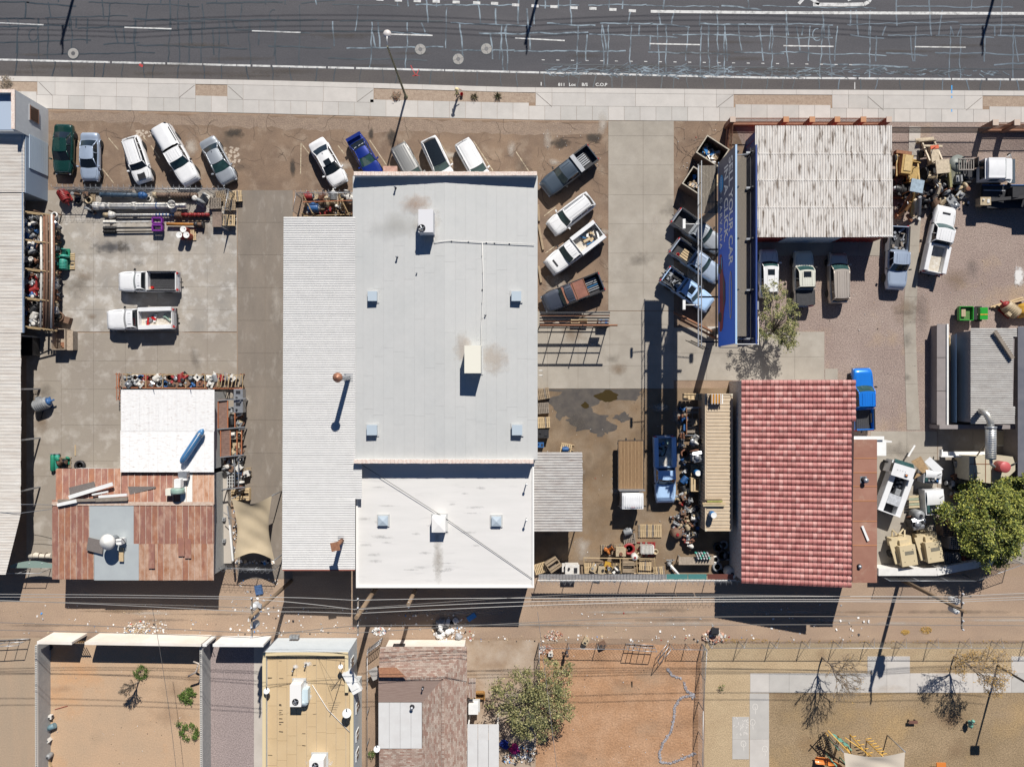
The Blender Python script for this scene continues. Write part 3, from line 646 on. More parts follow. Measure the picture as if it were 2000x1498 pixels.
 # --- D long corrugated canopy
t=bthing('long_canopy', 'long narrow white ribbed metal roof along the west side of the main building', 'canopy', 620, 760, 4.8)
zx=lambda x:5.2+(x-552)/140*.35
cols_=[(552.5, 597), (597, 641), (641, 694)];n=40
for i in range(n):
 a=lerp(424, 1112, i/n);b=lerp(424, 1112, (i+1)/n)
 for k, (x0, x1)in enumerate(cols_):
  xx0=x0+(0 if k else(1.5-3*(a-424)/688));xe=x1+(.6 if k<2 else(13 if 905<a<960 else 0));e=.010*k+(.006 if i%2 else 0)
  corr(t, 'roof_sheet', P(xx0, a, zx(x0)-e), P(xe, a, zx(x1)-e), P(xe, b, zx(x1)-e), P(xx0, b, zx(x0)-e), .171, .045, GALV)
for y in(440, 550, 660, 770, 880, 990, 1100):
 p=P(556, y, 5.2);M(). box((p. x, p. y, 2.5), (.15, .15, 5.0)). build('post', RUST, t)
 M(). beam(P(556, y, 5.05), P(690, y, 5.35), .12, .16). build('rafter', RUST, t)
m_=M();m_. beam(P(552, 1113, 5.2), P(693, 1113, 5.5), .08, .12);m_. build('fascia', mat('red oxide trim', (.3, .1, .07), .7), t)
def stack(label, bx, by, zb, tx, ty, zt, r, mcap, m, square=False):
 a=P(bx, by, zb);b=P(tx, ty, zt);c=(a+b)/2
 t=thing('chimney_stack', label, 'chimney', (a. x, a. y, zb));h=zt-zb
 M(). box((0, 0, .05), (r*3.6, r*3.6, .06)). build('flashing', STEEL, t, False)
 M(). lathe((0, 0, 0), [(r, 0), (r, h)], 16). build('pipe', m, t, False)
 if square:M(). box((0, 0, h+.18), (r*3.8, r*3.8, .05), rz=.2). build('cap', mcap, t, False)
 else:M(). lathe((0, 0, h), [(r*1.9, 0), (r*1.9, .08), (r*1.2, .25), (.02, .42)], 20). build('cap', mcap, t, False)
COPPER=mat('rusty copper cap', (.38, .17, .10), .5, .3, c2=(.28, .14, .09), ns=6)
stack('tall galvanised chimney with rusty round cap on the long ribbed roof', 681, 738, 5.45, 659, 737, 9.5, .22, COPPER, STEEL)
stack('rusty chimney with square cap near the south end of the long ribbed roof', 668, 1055, 5.4, 655, 1065, 7.7, .2, RUST, RUST, True)
# --- G small ribbed canopy
t=bthing('small_canopy', 'small stained ribbed canopy beside the east wall of the main building', 'canopy', 1090, 960, 3.5)
n=15
for i in range(n):
 a=lerp(883, 1038, i/n);b=lerp(883, 1038, (i+1)/n);e=.012*(i%2)
 corr(t, 'roof_sheet', P(1043, a, 3.9-e), P(1137.5+rg. uniform(-1, 1), a, 3.5-e), P(1137.5+rg. uniform(-1, 1), b, 3.5-e), P(1043, b, 3.9-e), .24, .05, GALVR)
for y in(890, 960, 1032):
 p=P(1134, y, 3.5);M(). box((p. x, p. y, 1.7), (.1, .1, 3.4)). build('post', STEEL, t)
 # --- B white shed, C rusty shed
t=bthing('white_shed', 'bright white ribbed metal shed roof in the left yard carrying the blue pipe', 'shed', 327, 840, 4)
WBR=mat('bright white roofing', (.80, .80, .79), .6, c2=(.72, .71, .70), ns=2, stretch=(1, 3, 1), c3=(.40, .32, .27), ns3=2.6, lo3=.55, hi3=.75, w3=.7)
solid(t, 'wall', [(238, 764), (412, 764), (412, 920), (236, 920)], 3.8, BLOCK, inset=.1)
for i in range(10):
 a=lerp(236, 419, i/10);b=lerp(236, 419, (i+1)/10)
 for k, (y0, y1)in enumerate(((761, 842), (841, 922))):
  e=.01*(i%2)+.01*k
  sh=-2*(y0-761)/160;sh2=-2*(y1-761)/160
  corr(t, 'roof_sheet', P(a+sh, y1, 4.0-e), P(a+sh2*0+sh, y0, 4.25-.25*k-e+(0)), P(b+sh, y0, 4.25-.25*k-e), P(b+sh, y1, 4.0-e), .128, .03, WBR)
for x, h in((297, .8), (370, .8)):
 tag(M(). tube([P(x, 752, 4.2), P(x+1, 752, 5.0)], .03, 6). build('shed_post', DARKM), ('left' if x<330 else 'right')+' slim dark post rising behind the north edge of the white shed', 'post')
t=thing('blue_pipe', 'fat blue capped cylinder lying diagonally on the bright white shed roof', 'tank', P(378, 872, 4.5))
BLUEP=mat('blue plastic and sky reflection', (.045, .15, .32), .3, c2=(.06, .2, .4), ns=2, coat=.5)  # on the roof pipe this blue stands for sky reflected in metal
a=P(353, 905, 4.55);b=P(397, 838, 4.55)
pts=[a. lerp(b, u)for u in(0, .04, .09, .2, .5, .8, .91, .96, 1)]
M(). tube(pts, [.06, .2, .28, .31, .31, .31, .28, .2, .06], 18). build('shell', BLUEP, t)
M(). tube([a. lerp(b, .1)+Vector((.05, 0, .31)), a. lerp(b, .9)+Vector((.05, 0, .31))], .025, 5). build('seam', WHITEP, t)
for u in(.82, .86):M(). tube([a. lerp(b, u), a. lerp(b, u+.012)], .335, 18). build('band', STEEL, t)
RUSTS=[mat('rust roofing '+n, c, .85, c2=c2, ns=1.6, stretch=(1.3, .6, 1), c3=(.60, .42, .31), ns3=s3, lo3=l3, hi3=.8, grain=.15, gs=12)for n, c, c2, s3, l3 in(('a', (.24, .11, .09), (.32, .15, .10), 1.3, .50), ('b', (.25, .11, .08), (.38, .17, .09), 1.3, .46), ('c', (.30, .12, .05), (.52, .36, .27), 1.8, .44))]
GRS=mat('blue grey sheet roofing', (.42, .455, .46), .6, c2=(.38, .41, .42), ns=1)
t=bthing('rusty_shed', 'large shed with patchwork rusty iron roof and blue grey middle sheets', 'shed', 260, 1030, 4)
solid(t, 'wall', [(110, 920), (412, 926), (414, 1128), (110, 1126)], 3.7, BLOCK, inset=.1, roofz=3.3)
def rpanel(x0, x1, ya, yb, za, zb, m, dz=0, lap=True):
 if x0<113 and ya>975:x0=max(x0, 102)
 mm=M();g_=.35
 q=[P(x0+g_, ya, za+dz), P(x1-g_, ya, za+dz), P(x1-g_, yb, zb+dz), P(x0+g_, yb, zb+dz)]
 mm. prism([tuple(v)for v in q], min(za, zb)-.3, 0, bottom=False)
 for v in mm. v[:4]:pass
 mm. v=[(v[0], v[1], (q[i%4]. z-.03)if i<4 else v[2])for i, v in enumerate(mm. v)]if a is None else mm. v
 return mm. build('roof_sheet', m, t)
def thin(x0, x1, ya, yb, za, zb, m, parent, name='roof_sheet', rib=None):
 q=[P(x0, ya, za), P(x1, ya, za), P(x1, yb, zb), P(x0, yb, zb)]
 n=len(q);mm=M();mm. add([tuple(v)for v in q]+[(v. x, v. y, v. z-.03)for v in q], [(3, 2, 1, 0), (4, 5, 6, 7), (0, 1, 5, 4), (1, 2, 6, 5), (2, 3, 7, 6), (3, 0, 4, 7)])
 return mm. build(name, m, parent)
SEAM=mat('pale sheet seam', (.60, .50, .42), .7, c2=(.42, .28, .2), ns=4)
def run(x0, x1, n, ya, yb, za, zb, ms, seam=True):
 for i in range(n):
  a_=lerp(x0, x1, i/n);b_=lerp(x0, x1, (i+1)/n);dz=.008*(i%2)
  thin(a_+.3, b_-.3, ya, yb, za+dz, zb+dz, ms[rg. randrange(len(ms))], t)
  if seam:
   mm=M();mm. beam(P(b_, ya, za+.02), P(b_, yb, zb+.02), .045, .05);mm. build('seam', SEAM, t)
thin(102, 418, 976, 1131, 4.10, 3.52, RUSTS[0], t, 'roof_deck');thin(109, 417, 917, 985, 3.5, 4.12, RUSTS[0], t, 'roof_deck')
run(110, 236, 10, 915, 985, 3.58, 4.2, RUSTS[:2]);run(238, 338, 8, 925, 985, 3.62, 4.2, RUSTS[:2]);run(352, 376, 2, 921, 985, 3.64, 4.2, [mat('white sheet', (.62, .62, .6), .6)]);run(376, 418, 4, 921, 985, 3.64, 4.2, [RUSTS[2]])
run(103, 174, 6, 986, 1060, 4.2, 3.9, RUSTS[:2]);run(104, 183, 7, 1060, 1131, 3.9, 3.6, RUSTS[:2])
thin(174, 261, 984, 1063, 4.22, 3.92, GRS, t);thin(184, 271, 1062, 1133, 3.94, 3.64, GRS, t)
run(261, 416, 13, 986, 1062, 4.2, 3.9, [RUSTS[0], RUSTS[0], RUSTS[1]]);run(271, 417, 12, 1062, 1133, 3.9, 3.6, [RUSTS[2], RUSTS[2], RUSTS[1]])
thin(101, 417, 980, 987, 4.26, 4.26, SEAM, t, 'ridge_cap')
for x0, x1, ya, yb in((348, 360, 1050, 1086), (361, 373, 1052, 1090), (290, 302, 1062, 1110)):thin(x0, x1, ya, yb, 4.02-(ya-1050)*.004, 3.96-(yb-1086)*.004, RUSTS[0], t)
FELT=mat('grey felt board', (.16, .14, .13), .95, grain=.3, gs=15)
for pts, z, lab in(([(135, 952), (184, 940), (188, 958), (137, 968)], 4.05, 'grey felt board lying left on the upper rusty roof'), ([(250, 950), (304, 950), (304, 953), (254, 966)], 3.98, 'wedge of grey felt lying on the upper rusty roof near its middle'), ([(173, 1049), (203, 1056), (200, 1082), (169, 1074)], 4.08, 'brown felt board lying on the blue grey sheets beside the turbine')):
 q=[P(x, y, z)for x, y in pts];tag(M(). prism([tuple(v)[:2]for v in q], z, z+.04). build('felt_board', FELT), lab, 'board')
for(x0, y0, x1, y1, w_, m, lab)in((135, 971, 220, 945, .35, WHITEP, 'long white gutter length lying diagonally, topmost on the rusty roof'), (180, 966, 211, 960, .15, WHITEP, 'short white strip lying on the rusty roof below the long gutter'), (113, 978, 187, 976, .25, WOOD3, 'grey timber lying along the ridge of the rusty roof, left piece'), (187, 976, 249, 974, .35, WOOD3, 'grey timber lying along the ridge of the rusty roof, right piece'), (112, 986, 150, 978, .3, WHITEP, 'short white plank at the west end of the rusty roof ridge'), (193, 970, 248, 966, .22, WHITEP, 'pale board resting along the grey timber on the ridge')):
 q=M(). beam(P(x0, y0, 4.4), P(x1, y1, 4.45), w_, .12);tag(q. build('loose_board', m), lab, 'board')
t=thing('roof_turbine', 'round white mushroom shaped ventilator on the blue grey roof sheets', 'ventilator', P(226, 1052, 4.0))
M(). lathe((0, 0, 0), [(.35, 0), (.35, 1.3)], 16). build('duct', STEEL, t, False);M(). lathe((0, 0, 1.3), [(.68, 0), (.72, .05), (.6, .25), (.03, .55)], 24). build('cap', mat('pale cap', (.62, .61, .58), .5), t, False)
M(). box((.75, -.1, .5), (.5, .5, .8)). build('motor_box', WHITEP, t, False)
M(). tube([(1.0, -.4, .1), (1.25, .3, 1.2), (.5, .3, 1.25)], .03, 6). build('brace', DARKM, t, False)
tag(M(). beam(P(237, 1070, 4.05), P(237, 1096, 4.0), .4, .1). build('loose_board', WOOD2), 'short yellow timber lying below the round ventilator', 'board')
GREENP=mat('faded green paint', (.20, .33, .27), .5, c2=(.3, .38, .33), ns=4)
t=thing('roof_blower', 'green scroll blower with white motor box between the two sheds', 'blower', P(352, 957, 4.2))
M(). lathe((0, -.25, .5), [(.55, 0), (.6, .1), (.6, .4), (.55, .5)], 20, 0, 'Y'). build('scroll_housing', GREENP, t, False)
M(). box((.1, .7, .5), (.6, .8, .6)). build('outlet', WHITEP, t, False);M(). box((-.75, -.1, .35), (.6, .6, .6)). build('motor_box', HVT, t, False);M(). lathe((-.5, 0, .5), [(.15, 0), (.15, .5)], 10, 0, 'X'). build('shaft', DARKM, t, False)
t=thing('duct_elbow', 'silver square duct stub rising on the white sheet beside the green blower', 'duct', P(362, 925, 4.0))
M(). box((0, 0, .3), (.8, .5, .6)). build('box', STEEL, t, False);M(). box((0, -.4, .35), (.7, .3, .3)). build('elbow', WHITEP, t, False)
t=bthing('tarp_bundle', 'rolled pale tarpaulin lying beside the southwest corner of the rusty shed', 'bundle', 80, 1085, .5)
M(). tube([P(58, 1087, .4), P(70, 1084, .45), P(85, 1086, .4), P(101, 1085, .42)], [.22, .28, .2, .26], 10). build('roll', mat('pale tarp', (.55, .5, .42), .9), t)
for k in range(3):M(). tube([P(66+k*12, 1084.5, .42), P(67+k*12, 1084.5, .42)], .3, 10). build('tie', WOOD3, t)
# --- H shop with stained roof
t=bthing('stained_roof_shop', 'square shop with white ribbed roof streaked by brown stains behind the billboard', 'shop', 1610, 355, 3.4)
STN=mat('stained white roofing', (.64, .62, .59), .7, c2=(.50, .46, .42), ns=1.6, stretch=(2.2, .45, 1), c3=(.10, .065, .04), ns3=1.5, lo3=.52, hi3=.66, w3=.9)
solid(t, 'wall', [(1477, 249), (1742, 251), (1744, 461), (1481, 461)], 3.4, REDW, inset=.12)
ysr=[246, 300, 352, 405, 463]
for k in range(4):
 for i in range(13):
  a=lerp(1475+k, 1742+k*.7, i/13);b=lerp(1475+k, 1742+k*.7, (i+1)/13);e=.015*k+.006*(i%2)
  corr(t, 'roof_sheet', P(a, ysr[k+1]+.6, 3.4-e), P(a, ysr[k], 3.46-e), P(b, ysr[k], 3.46-e), P(b, ysr[k+1]+.6, 3.4-e), .235, .05, STN)
 if k:M(). beam(P(1475+k, ysr[k], 3.48-.015*k), P(1742+k*.7, ysr[k], 3.48-.015*k), .14, .03). build('lap_strip', STN, t)
yb=P(0, 461, 3.4). y;d=M()
xa, xb=P(1545, 0, 3.4). x, P(1652, 0, 3.4). x
for k in range(11):d. box(((xa+xb)/2, yb+.06, .2+k*.27), (xb-xa, .1, .25))
d. build('roller_door', mat('pale blue roller door', (.55, .62, .68), .5), t)
xw=P(1479, 0, 3.4). x
for k in range(14):M(). box((xw+.06, P(0, 252+k*15, 3.4). y-.35, 1.65), (.08, .62, 3.3)). build('wall_panel', BLUEW if k<4 else REDW, t)
for k in range(12):M(). box((lerp(xw, xa, .08+k*.075), yb+.1, 1.65), (.1, .06, 3.2)). build('wall_rib', REDW, t)
for k in range(10):M(). box((lerp(xb, P(1742, 0, 3.4). x, .06+k*.095), yb+.1, 1.65), (.1, .06, 3.2)). build('wall_rib', REDW, t)
M(). beam(P(1690, 461, 3.35), P(1743, 461, 3.35), .1, .1). build('gutter', WHITEP, t)
# --- I container
CONTP=mat('tan container paint', (.54, .44, .32), .6, c2=(.48, .385, .275), ns=1.5, c3=(.36, .27, .18), ns3=.8, lo3=.58, hi3=.75, w3=.5)
t=bthing('shipping_container', 'long tan ribbed shipping container beside the red tiled building', 'container', 1404, 903, 2.6)
q=[P(1377, 769, 2.6), P(1431, 769, 2.6), P(1431, 1037, 2.6), P(1377, 1037, 2.6)]
x0, x1, y1, y0=q[0]. x, q[1]. x, q[0]. y, q[2]. y
M(). box(((x0+x1)/2, (y0+y1)/2, 1.3), (x1-x0-.1, y1-y0-.1, 2.4)). build('wall', CONTP, t)
n=38
for i in range(n):
 ya=lerp(y1-.15, y0+.15, i/n);yb_=lerp(y1-.15, y0+.15, (i+1)/n)
 M(). box(((x0+x1)/2, (ya*.62+yb_*.38), 2.52), (x1-x0-.35, (ya-yb_)*.62, .05)). build('roof_rib', CONTP, t)
 M(). box((x0+.03, (ya+yb_)/2, 1.3), (.05, (ya-yb_)*.55, 2.2)). build('side_rib', CONTP, t)
m_=M()
for x in(x0+.06, x1-.06):m_. box((x, (y0+y1)/2, 2.54), (.12, y1-y0-.3, .12)). box((x, (y0+y1)/2, .1), (.12, y1-y0-.3, .16))
for y in(y0+.06, y1-.06):m_. box(((x0+x1)/2, y, 2.54), (x1-x0-.3, .12, .12))
m_. build('frame_rail', CONTP, t)
for x in(x0+.09, x1-.09):
 for y in(y0+.09, y1-.09):
  M(). box((x, y, 1.3), (.16, .16, 2.5)). build('corner_post', CONTP, t);M(). box((x, y, 2.57), (.18, .18, .12)). box((x, y, 2.632), (.07, .05, .006), mi=1). build('corner_casting', [mat('cream casting', (.66, .6, .47), .6), DARKM], t)
  # --- J red tiled building, K annex
t=bthing('tiled_building', 'large building covered in red barrel tiles', 'building', 1555, 940, 5)
TILE=[mat('red tile '+n, c, .6, c2=c2, ns=2.5, coat=.1, grain=.12, gs=8)for n, c, c2 in(('a', (.31, .085, .08), (.44, .19, .165)), ('b', (.24, .065, .06), (.36, .14, .12)), ('c', (.38, .13, .115), (.50, .27, .24)))]
zj=lambda x:4.3+(x-1448)/217*1.6
q=[P(1452, 744, 4.3), P(1668, 744, 5.9), P(1661, 1136, 5.9), P(1452, 1136, 4.3)]
wm=M();vs=[(v. x, v. y, 0)for v in q]+[(v. x, v. y, v. z-.15)for v in q]
wm. add(vs, [(3, 2, 1, 0), (4, 5, 6, 7), (0, 1, 5, 4), (1, 2, 6, 5), (2, 3, 7, 6), (3, 0, 4, 7)]);wm. add([], [])
wm. build('wall', mat('painted brick wall', (.50, .50, .50), .9, c2=(.40, .33, .30), ns=5, lo=.45, hi=.6), t)
dm=M();dm. add([(v. x, v. y, v. z-.10)for v in(P(1449, 742, 4.3), P(1671, 742, 5.9), P(1664, 1138, 5.9), P(1449, 1138, 4.3))], [(3, 2, 1, 0)]);dm. build('roof_deck', mat('dark underlay', (.05, .025, .025), .9), t)
nx, ny=27, 35
aW, bW=P(1448, 742, 4.3), P(1672, 742, 5.9);cW=P(1448, 1139, 4.3)
tx=(bW. x-aW. x)/nx;tyy=(aW. y-P(0, 1139, 4.3). y)/ny;slope=math. atan2(1.6, bW. x-aW. x)
def tile_mesh(m_i):
 tm=M();lx=tx/math. cos(slope)*.95;prof=[(-.5, -.045), (-.36, -.015), (-.24, .03), (-.08, .06), (.10, .06), (.26, .03), (.38, -.015), (.5, -.045)]
 vs=[(-lx/2, v*tyy*.95, h+.045)for v, h in prof]+[(lx/2, v*tyy*.95, h-.0)for v, h in prof]+[(-lx/2, v*tyy*.98, h-.01)for v, h in prof]
 k=len(prof);tm. add(vs, [(i, i+k, i+k+1, i+1)for i in range(k-1)], 0, True);tm. add(vs, [(i+2*k, i, i+1, i+1+2*k)for i in range(k-1)], 0, False)
 return tm
tms=[tile_mesh(i). mesh('roof_tile', TILE[i])for i in range(3)]
for me_ in tms:
 if me_. polygons[0]. normal. z<0:me_. flip_normals()
rest=M();cnt=0;base_t=wloc(t)
src=tile_mesh(0)
rotm=Matrix. Rotation(-slope, 3, 'Y')
persp=lambda y_:1.0
for j in range(ny):
 yw=None
 for i in range(nx):
  xw_=aW. x+(i+.5)*tx;z_=4.3+(i+.5)/nx*1.6
  s_=K*(1-z_/H);ypx=742+(j+.5)*397/ny;xpx=1000+xw_/s_
  if ypx>822 and xpx>1664:continue
  loc=Vector((xw_, aW. y-(j+.5)*tyy, z_-.02+rg. uniform(-.004, .004)))
  if cnt<300 and(j*7+i*3)%3!=9 and j<12:
   o=inst('roof_tile', tms[rg. choice([0, 0, 1, 2])], t, loc-base_t, rot=(0, -slope, rg. uniform(-.01, .01)));cnt+=1
  else:rest. add([rotm@Vector(v)+loc for v in src. v], src. f[:7], rg. choice([0, 0, 1, 2]), True);rest. add([rotm@Vector(v)+loc for v in src. v], src. f[7:], 0, False)
o=rest. build('roof_tile', TILE, t);tag(o, kind='stuff')
t=bthing('rusty_annex', 'narrow annex with flat rust brown sheet roof east of the red tiles', 'annex', 1688, 1000, 5.4)
RB=[mat('rust brown roofing '+n, c, .8, c2=c2, ns=.8, c3=(.42, .30, .22), ns3=.5, lo3=.58, hi3=.78, grain=.1)for n, c, c2 in(('a', (.25, .115, .08), (.30, .15, .105)), ('b', (.28, .13, .09), (.33, .17, .12)))]
q=[P(1652, 860, 5.4), P(1711, 860, 5.4), P(1711, 1136, 5.4), P(1652, 1136, 5.4)]
M(). prism([tuple(v)[:2]for v in q], 0, 5.3). build('wall', WHITEW, t)
ys=[858, 895, 923, 950, 978, 1018, 1065, 1138]
for i in range(7):thin(1665, 1713, ys[i]+.3, ys[i+1]-.3, 5.44-.008*(i%2), 5.44-.008*(i%2), RB[i%2], t)
for i in range(1, 7):M(). beam(P(1665, ys[i], 5.45), P(1713, ys[i], 5.45), .05, .03). build('seam', mat('orange rust seam', (.45, .2, .08), .8), t)
small_vent(1687, 937, 5.45, .45, 'fat black flue on a grey flashing on the rust brown annex roof', .16);thin(1680, 1693, 930, 943, 5.46, 5.46, STEEL, t, 'flashing')
tag(M(). beam(P(1684, 1027, 5.55), P(1696, 1056, 5.55), .2, .05). build('loose_board', WHITEP), 'white board lying on the rust brown annex roof', 'board')
small_vent(1678, 1106, 5.45, .15, 'small black stub at the south end of the annex roof', .12)
t=bthing('white_lean_to', 'low white flat lean-to roof at the north end of the rusty annex', 'lean-to', 1700, 870, 3)
thin(1663, 1727, 852, 859, 3.6, 3.6, WHITEP, t, 'roof');thin(1712, 1731, 859, 890, 3.4, 3.4, WHITEP, t, 'roof');M(). box(P(1698, 860, 1.6), (2.6, .15, 3.2)). build('wall', WHITEW, t)
# --- L, M right hand sheds
STUC=mat('purple grey stucco', (.27, .24, .235), .95, c2=(.22, .2, .195), ns=1.5)
t=bthing('grey_ribbed_shed', 'small shed with grey ribbed metal roof near the right edge', 'shed', 1940, 735, 3)
solid(t, 'wall', [(1897, 645), (1984, 642), (1980, 826), (1897, 826)], 3.0, STUC, inset=.05)
n=11
for i in range(n):
 a=lerp(641, 828, i/n);b=lerp(641, 828, (i+1)/n);xr=1986 if i==0 else(1978 if i<9 else 1982)
 corr(t, 'roof_sheet', P(1895.5, a, 3.0+.01*(i%2)), P(xr+rg. uniform(-1, 1), a, 3.05+.01*(i%2)), P(xr, b, 3.05+.01*(i%2)), P(1895.5, b, 3.0+.01*(i%2)), .185, .045, mat('dull grey roofing', (.43, .42, .40), .7, c2=(.33, .31, .29), ns=1.5, stretch=(1, 2, 1), c3=(.18, .15, .13), ns3=1, lo3=.66, hi3=.8))
tag(M(). beam(P(1943, 647, 3.35), P(1978, 700, 3.35), .32, .18). build('roof_timber', WOOD3), 'grey timber beam lying diagonally on the grey ribbed roof', 'timber')
t=bthing('blue_sheet_stack', 'blue ribbed sheeting leaning against the shaded wall of the grey shed', 'sheeting', 1862, 735, 1)
corr(t, 'sheet', P(1857, 825, .3), P(1857, 655, .3), P(1868, 652, 2.0), P(1868, 825, 2.0), .3, .06, mat('blue ribbed sheet', (.12, .22, .36), .5))
t=bthing('low_lean_to', 'long low dark roofed lean-to wall west of the grey ribbed shed', 'lean-to', 1840, 730, 1)
for y0, y1 in((633, 698), (699, 763), (764, 830)):thin(1830, 1848, y0, y1, 1.35, 1.35, STUC, t, 'roof_slab')
M(). prism([tuple(P(1833, 635, 1.3))[:2], tuple(P(1850, 635, 1.3))[:2], tuple(P(1850, 828, 1.3))[:2], tuple(P(1833, 828, 1.3))[:2]], 0, 1.28). build('wall', STUC, t)
M(). beam(P(1850, 633, 1.4), P(1850, 830, 1.4), .16, .2). build('coping', WHITEP, t)
for i, (a, b, c, d)in enumerate(((1822, 640, 1825, 720), (1827, 640, 1829, 722), (1853, 655, 1857, 705))):
 tag(M(). beam(P(a, b, .12), P(c, d, .12), .18, .1). build('timber_length', [WOOD, WOOD3, WOOD2][i]), ['outer brown timber on the dirt west of the low lean-to', 'inner dark timber on the dirt against the low lean-to', 'short pale timber between the lean-to and the blue sheeting'][i], 'timber')
t=bthing('dark_roof_building', 'flat dark roofed building cut off by the right edge beside the grey shed', 'building', 2060, 780, 2.6)
solid(t, 'wall', [(1992, 640), (2200, 630), (2200, 935), (1992, 935)], 2.4, STUC, inset=.0, roofz=2.35)
thin(1988, 2200, 638, 935, 2.45, 2.45, mat('dark blue grey roof', (.10, .105, .13), .8, c2=(.14, .14, .16), ns=1), t, 'roof')
for z_ in(1, ):
 solid(t, 'wall', [(1836, 830), (1990, 830), (1990, 838), (1836, 838)], 1.8, STUC, inset=.0)
DUCT=mat('spiral duct steel', (.50, .47, .40), .4, .5, c2=(.42, .42, .42), ns=3)
t=bthing('exhaust_duct', 'large silver elbowed duct rising over the grey shed to a red capped machine', 'duct', 1935, 880, 1)
M(). tube([P(1916, 803, 3.1), P(1917, 803, 3.8), P(1921, 804, 4.3), P(1928, 810, 4.6), P(1934, 822, 4.6), P(1935, 834, 4.6)], [.26, .28, .3, .3, .3, .3], 16). build('elbow', DUCT, t)
M(). tube([P(1935, 834, 4.6), P(1935, 896, 4.3)], .44, 20). build('silencer', mat('blue silver duct', (.42, .48, .55), .35, .5, c2=(.6, .58, .52), ns=6), t)
for k in range(14):M(). tube([P(1935, 838+k*4.2, 4.6-k*.02), P(1935, 839+k*4.2, 4.6-k*.02)], .455, 20). build('duct_ring', DUCT, t)
M(). tube([P(1935, 833, 4.6), P(1935, 836, 4.6)], .5, 20). build('flange', STEEL, t)
M(). tube([P(1935, 896, 4.3), P(1936, 906, 4.2), P(1942, 912, 4.0)], .14, 10). build('pipe', DUCT, t)
M(). tube([P(1925, 866, 4.2), P(1908, 890, 2.6)], .06, 6). build('brace', WOOD2, t)
t=bthing('tan_dust_collector', 'tan boxy blast machine with round red drum top under the silver duct', 'machine', 1935, 920, 1)
TANM=mat('tan machine paint', (.50, .45, .33), .6, c2=(.43, .38, .28), ns=3)
q=[P(1893, 891, 2.5), P(1935, 891, 2.5), P(1935, 944, 2.5), P(1893, 938, 2.5)];M(). prism([tuple(v)[:2]for v in q], .3, 2.5). build('housing', TANM, t)
q=[P(1935, 890, 2.2), P(1978, 892, 2.2), P(1986, 916, 2.2), P(1966, 935, 2.2), P(1937, 944, 2.2)];M(). prism([tuple(v)[:2]for v in q], .3, 2.2). build('hopper', TANM, t)
for a, b in(((1904, 892), (1904, 940)), ((1925, 892), (1925, 942)), ((1894, 906), (1934, 906))):M(). beam(P(*a, 2.52), P(*b, 2.52), .05, .04). build('seam', RUST, t)
q=P(1909, 916, 2.53);M(). box(q, (.65, .7, .04)). build('hatch', TANM, t)
d=P(1955, 911, 2.6);M(). lathe((d. x, d. y, 2.2), [(.52, 0), (.52, 1.0), (.5, 1.03), (.01, 1.05)], 22). build('drum', mat('faded red paint', (.45, .09, .09), .5), t)
M(). tube([P(1975, 908, 2.3), P(1986, 903, 2.4)], .05, 6). build('lever', DARKM, t)
t=bthing('white_trough', 'long white U channel lying in the shade behind the tan machine', 'channel', 1870, 887, .8)
M(). beam(P(1838, 887, .9), P(1925, 887, .9), .5, .08). beam(P(1836, 891, 1.1), P(1925, 891, 1.15), .12, .4). build('channel', WHITEP, t);M(). beam(P(1838, 878, .9), P(1838, 892, 1), .1, .4). build('end_plate', WHITEP, t)
thing_=bthing('shaded_door', 'pale shut hatch cover leaning on the ground right of the silver duct', 'hatch cover', 1952, 855, .1)
M(). box(P(1956, 856, .1), (1.0, 1.5, .08)). build('panel', HVT, thing_);M(). box(P(1956, 856, .15), (.85, 1.3, .04)). build('inset', TANM, thing_)
# --- N-P southern plots
def wall_run(parent, a, b, ztop, wd, m, cap=None, name='wall'):
 """a, b: pixel points of the wall's top line"""
 p, q=P(*a, ztop), P(*b, ztop)
 mm=M();mm. beam((p. x, p. y, ztop/2), (q. x, q. y, ztop/2), wd, ztop);o=mm. build(name, m, parent)
 if cap:M(). beam((p. x, p. y, ztop+.03), (q. x, q. y, ztop+.03), wd+.06, .06). build('coping', cap, parent)
CREAMW=mat('sunlit cream wall', (.72, .66, .58), .9, c2=(.66, .6, .52), ns=1.5, c3=(.78, .76, .73), ns3=.4)
t=bthing('yard_wall', 'cream painted block wall closing the orange dirt yard on its north side', 'wall', 235, 1256, 2.4)
wall_run(t, (73, 1254), (141, 1255.5), 2.4, .22, CREAMW, CREAMW);wall_run(t, (166, 1255.5), (393, 1259), 2.4, .22, CREAMW, CREAMW)
for k in range(6):M(). beam(tuple(P(143+k*4, 1252, .9)), tuple(P(146+k*4, 1255, 2.0)), .1, .05). build('gate_board', mat('yellow gate timber', (.38, .21, .06), .8, c2=(.15, .09, .04), ns=5), t)
M(). beam(P(142, 1255.6, 1.8), P(166, 1256, 1.8), .06, .1). build('gate_rail', WOOD3, t)
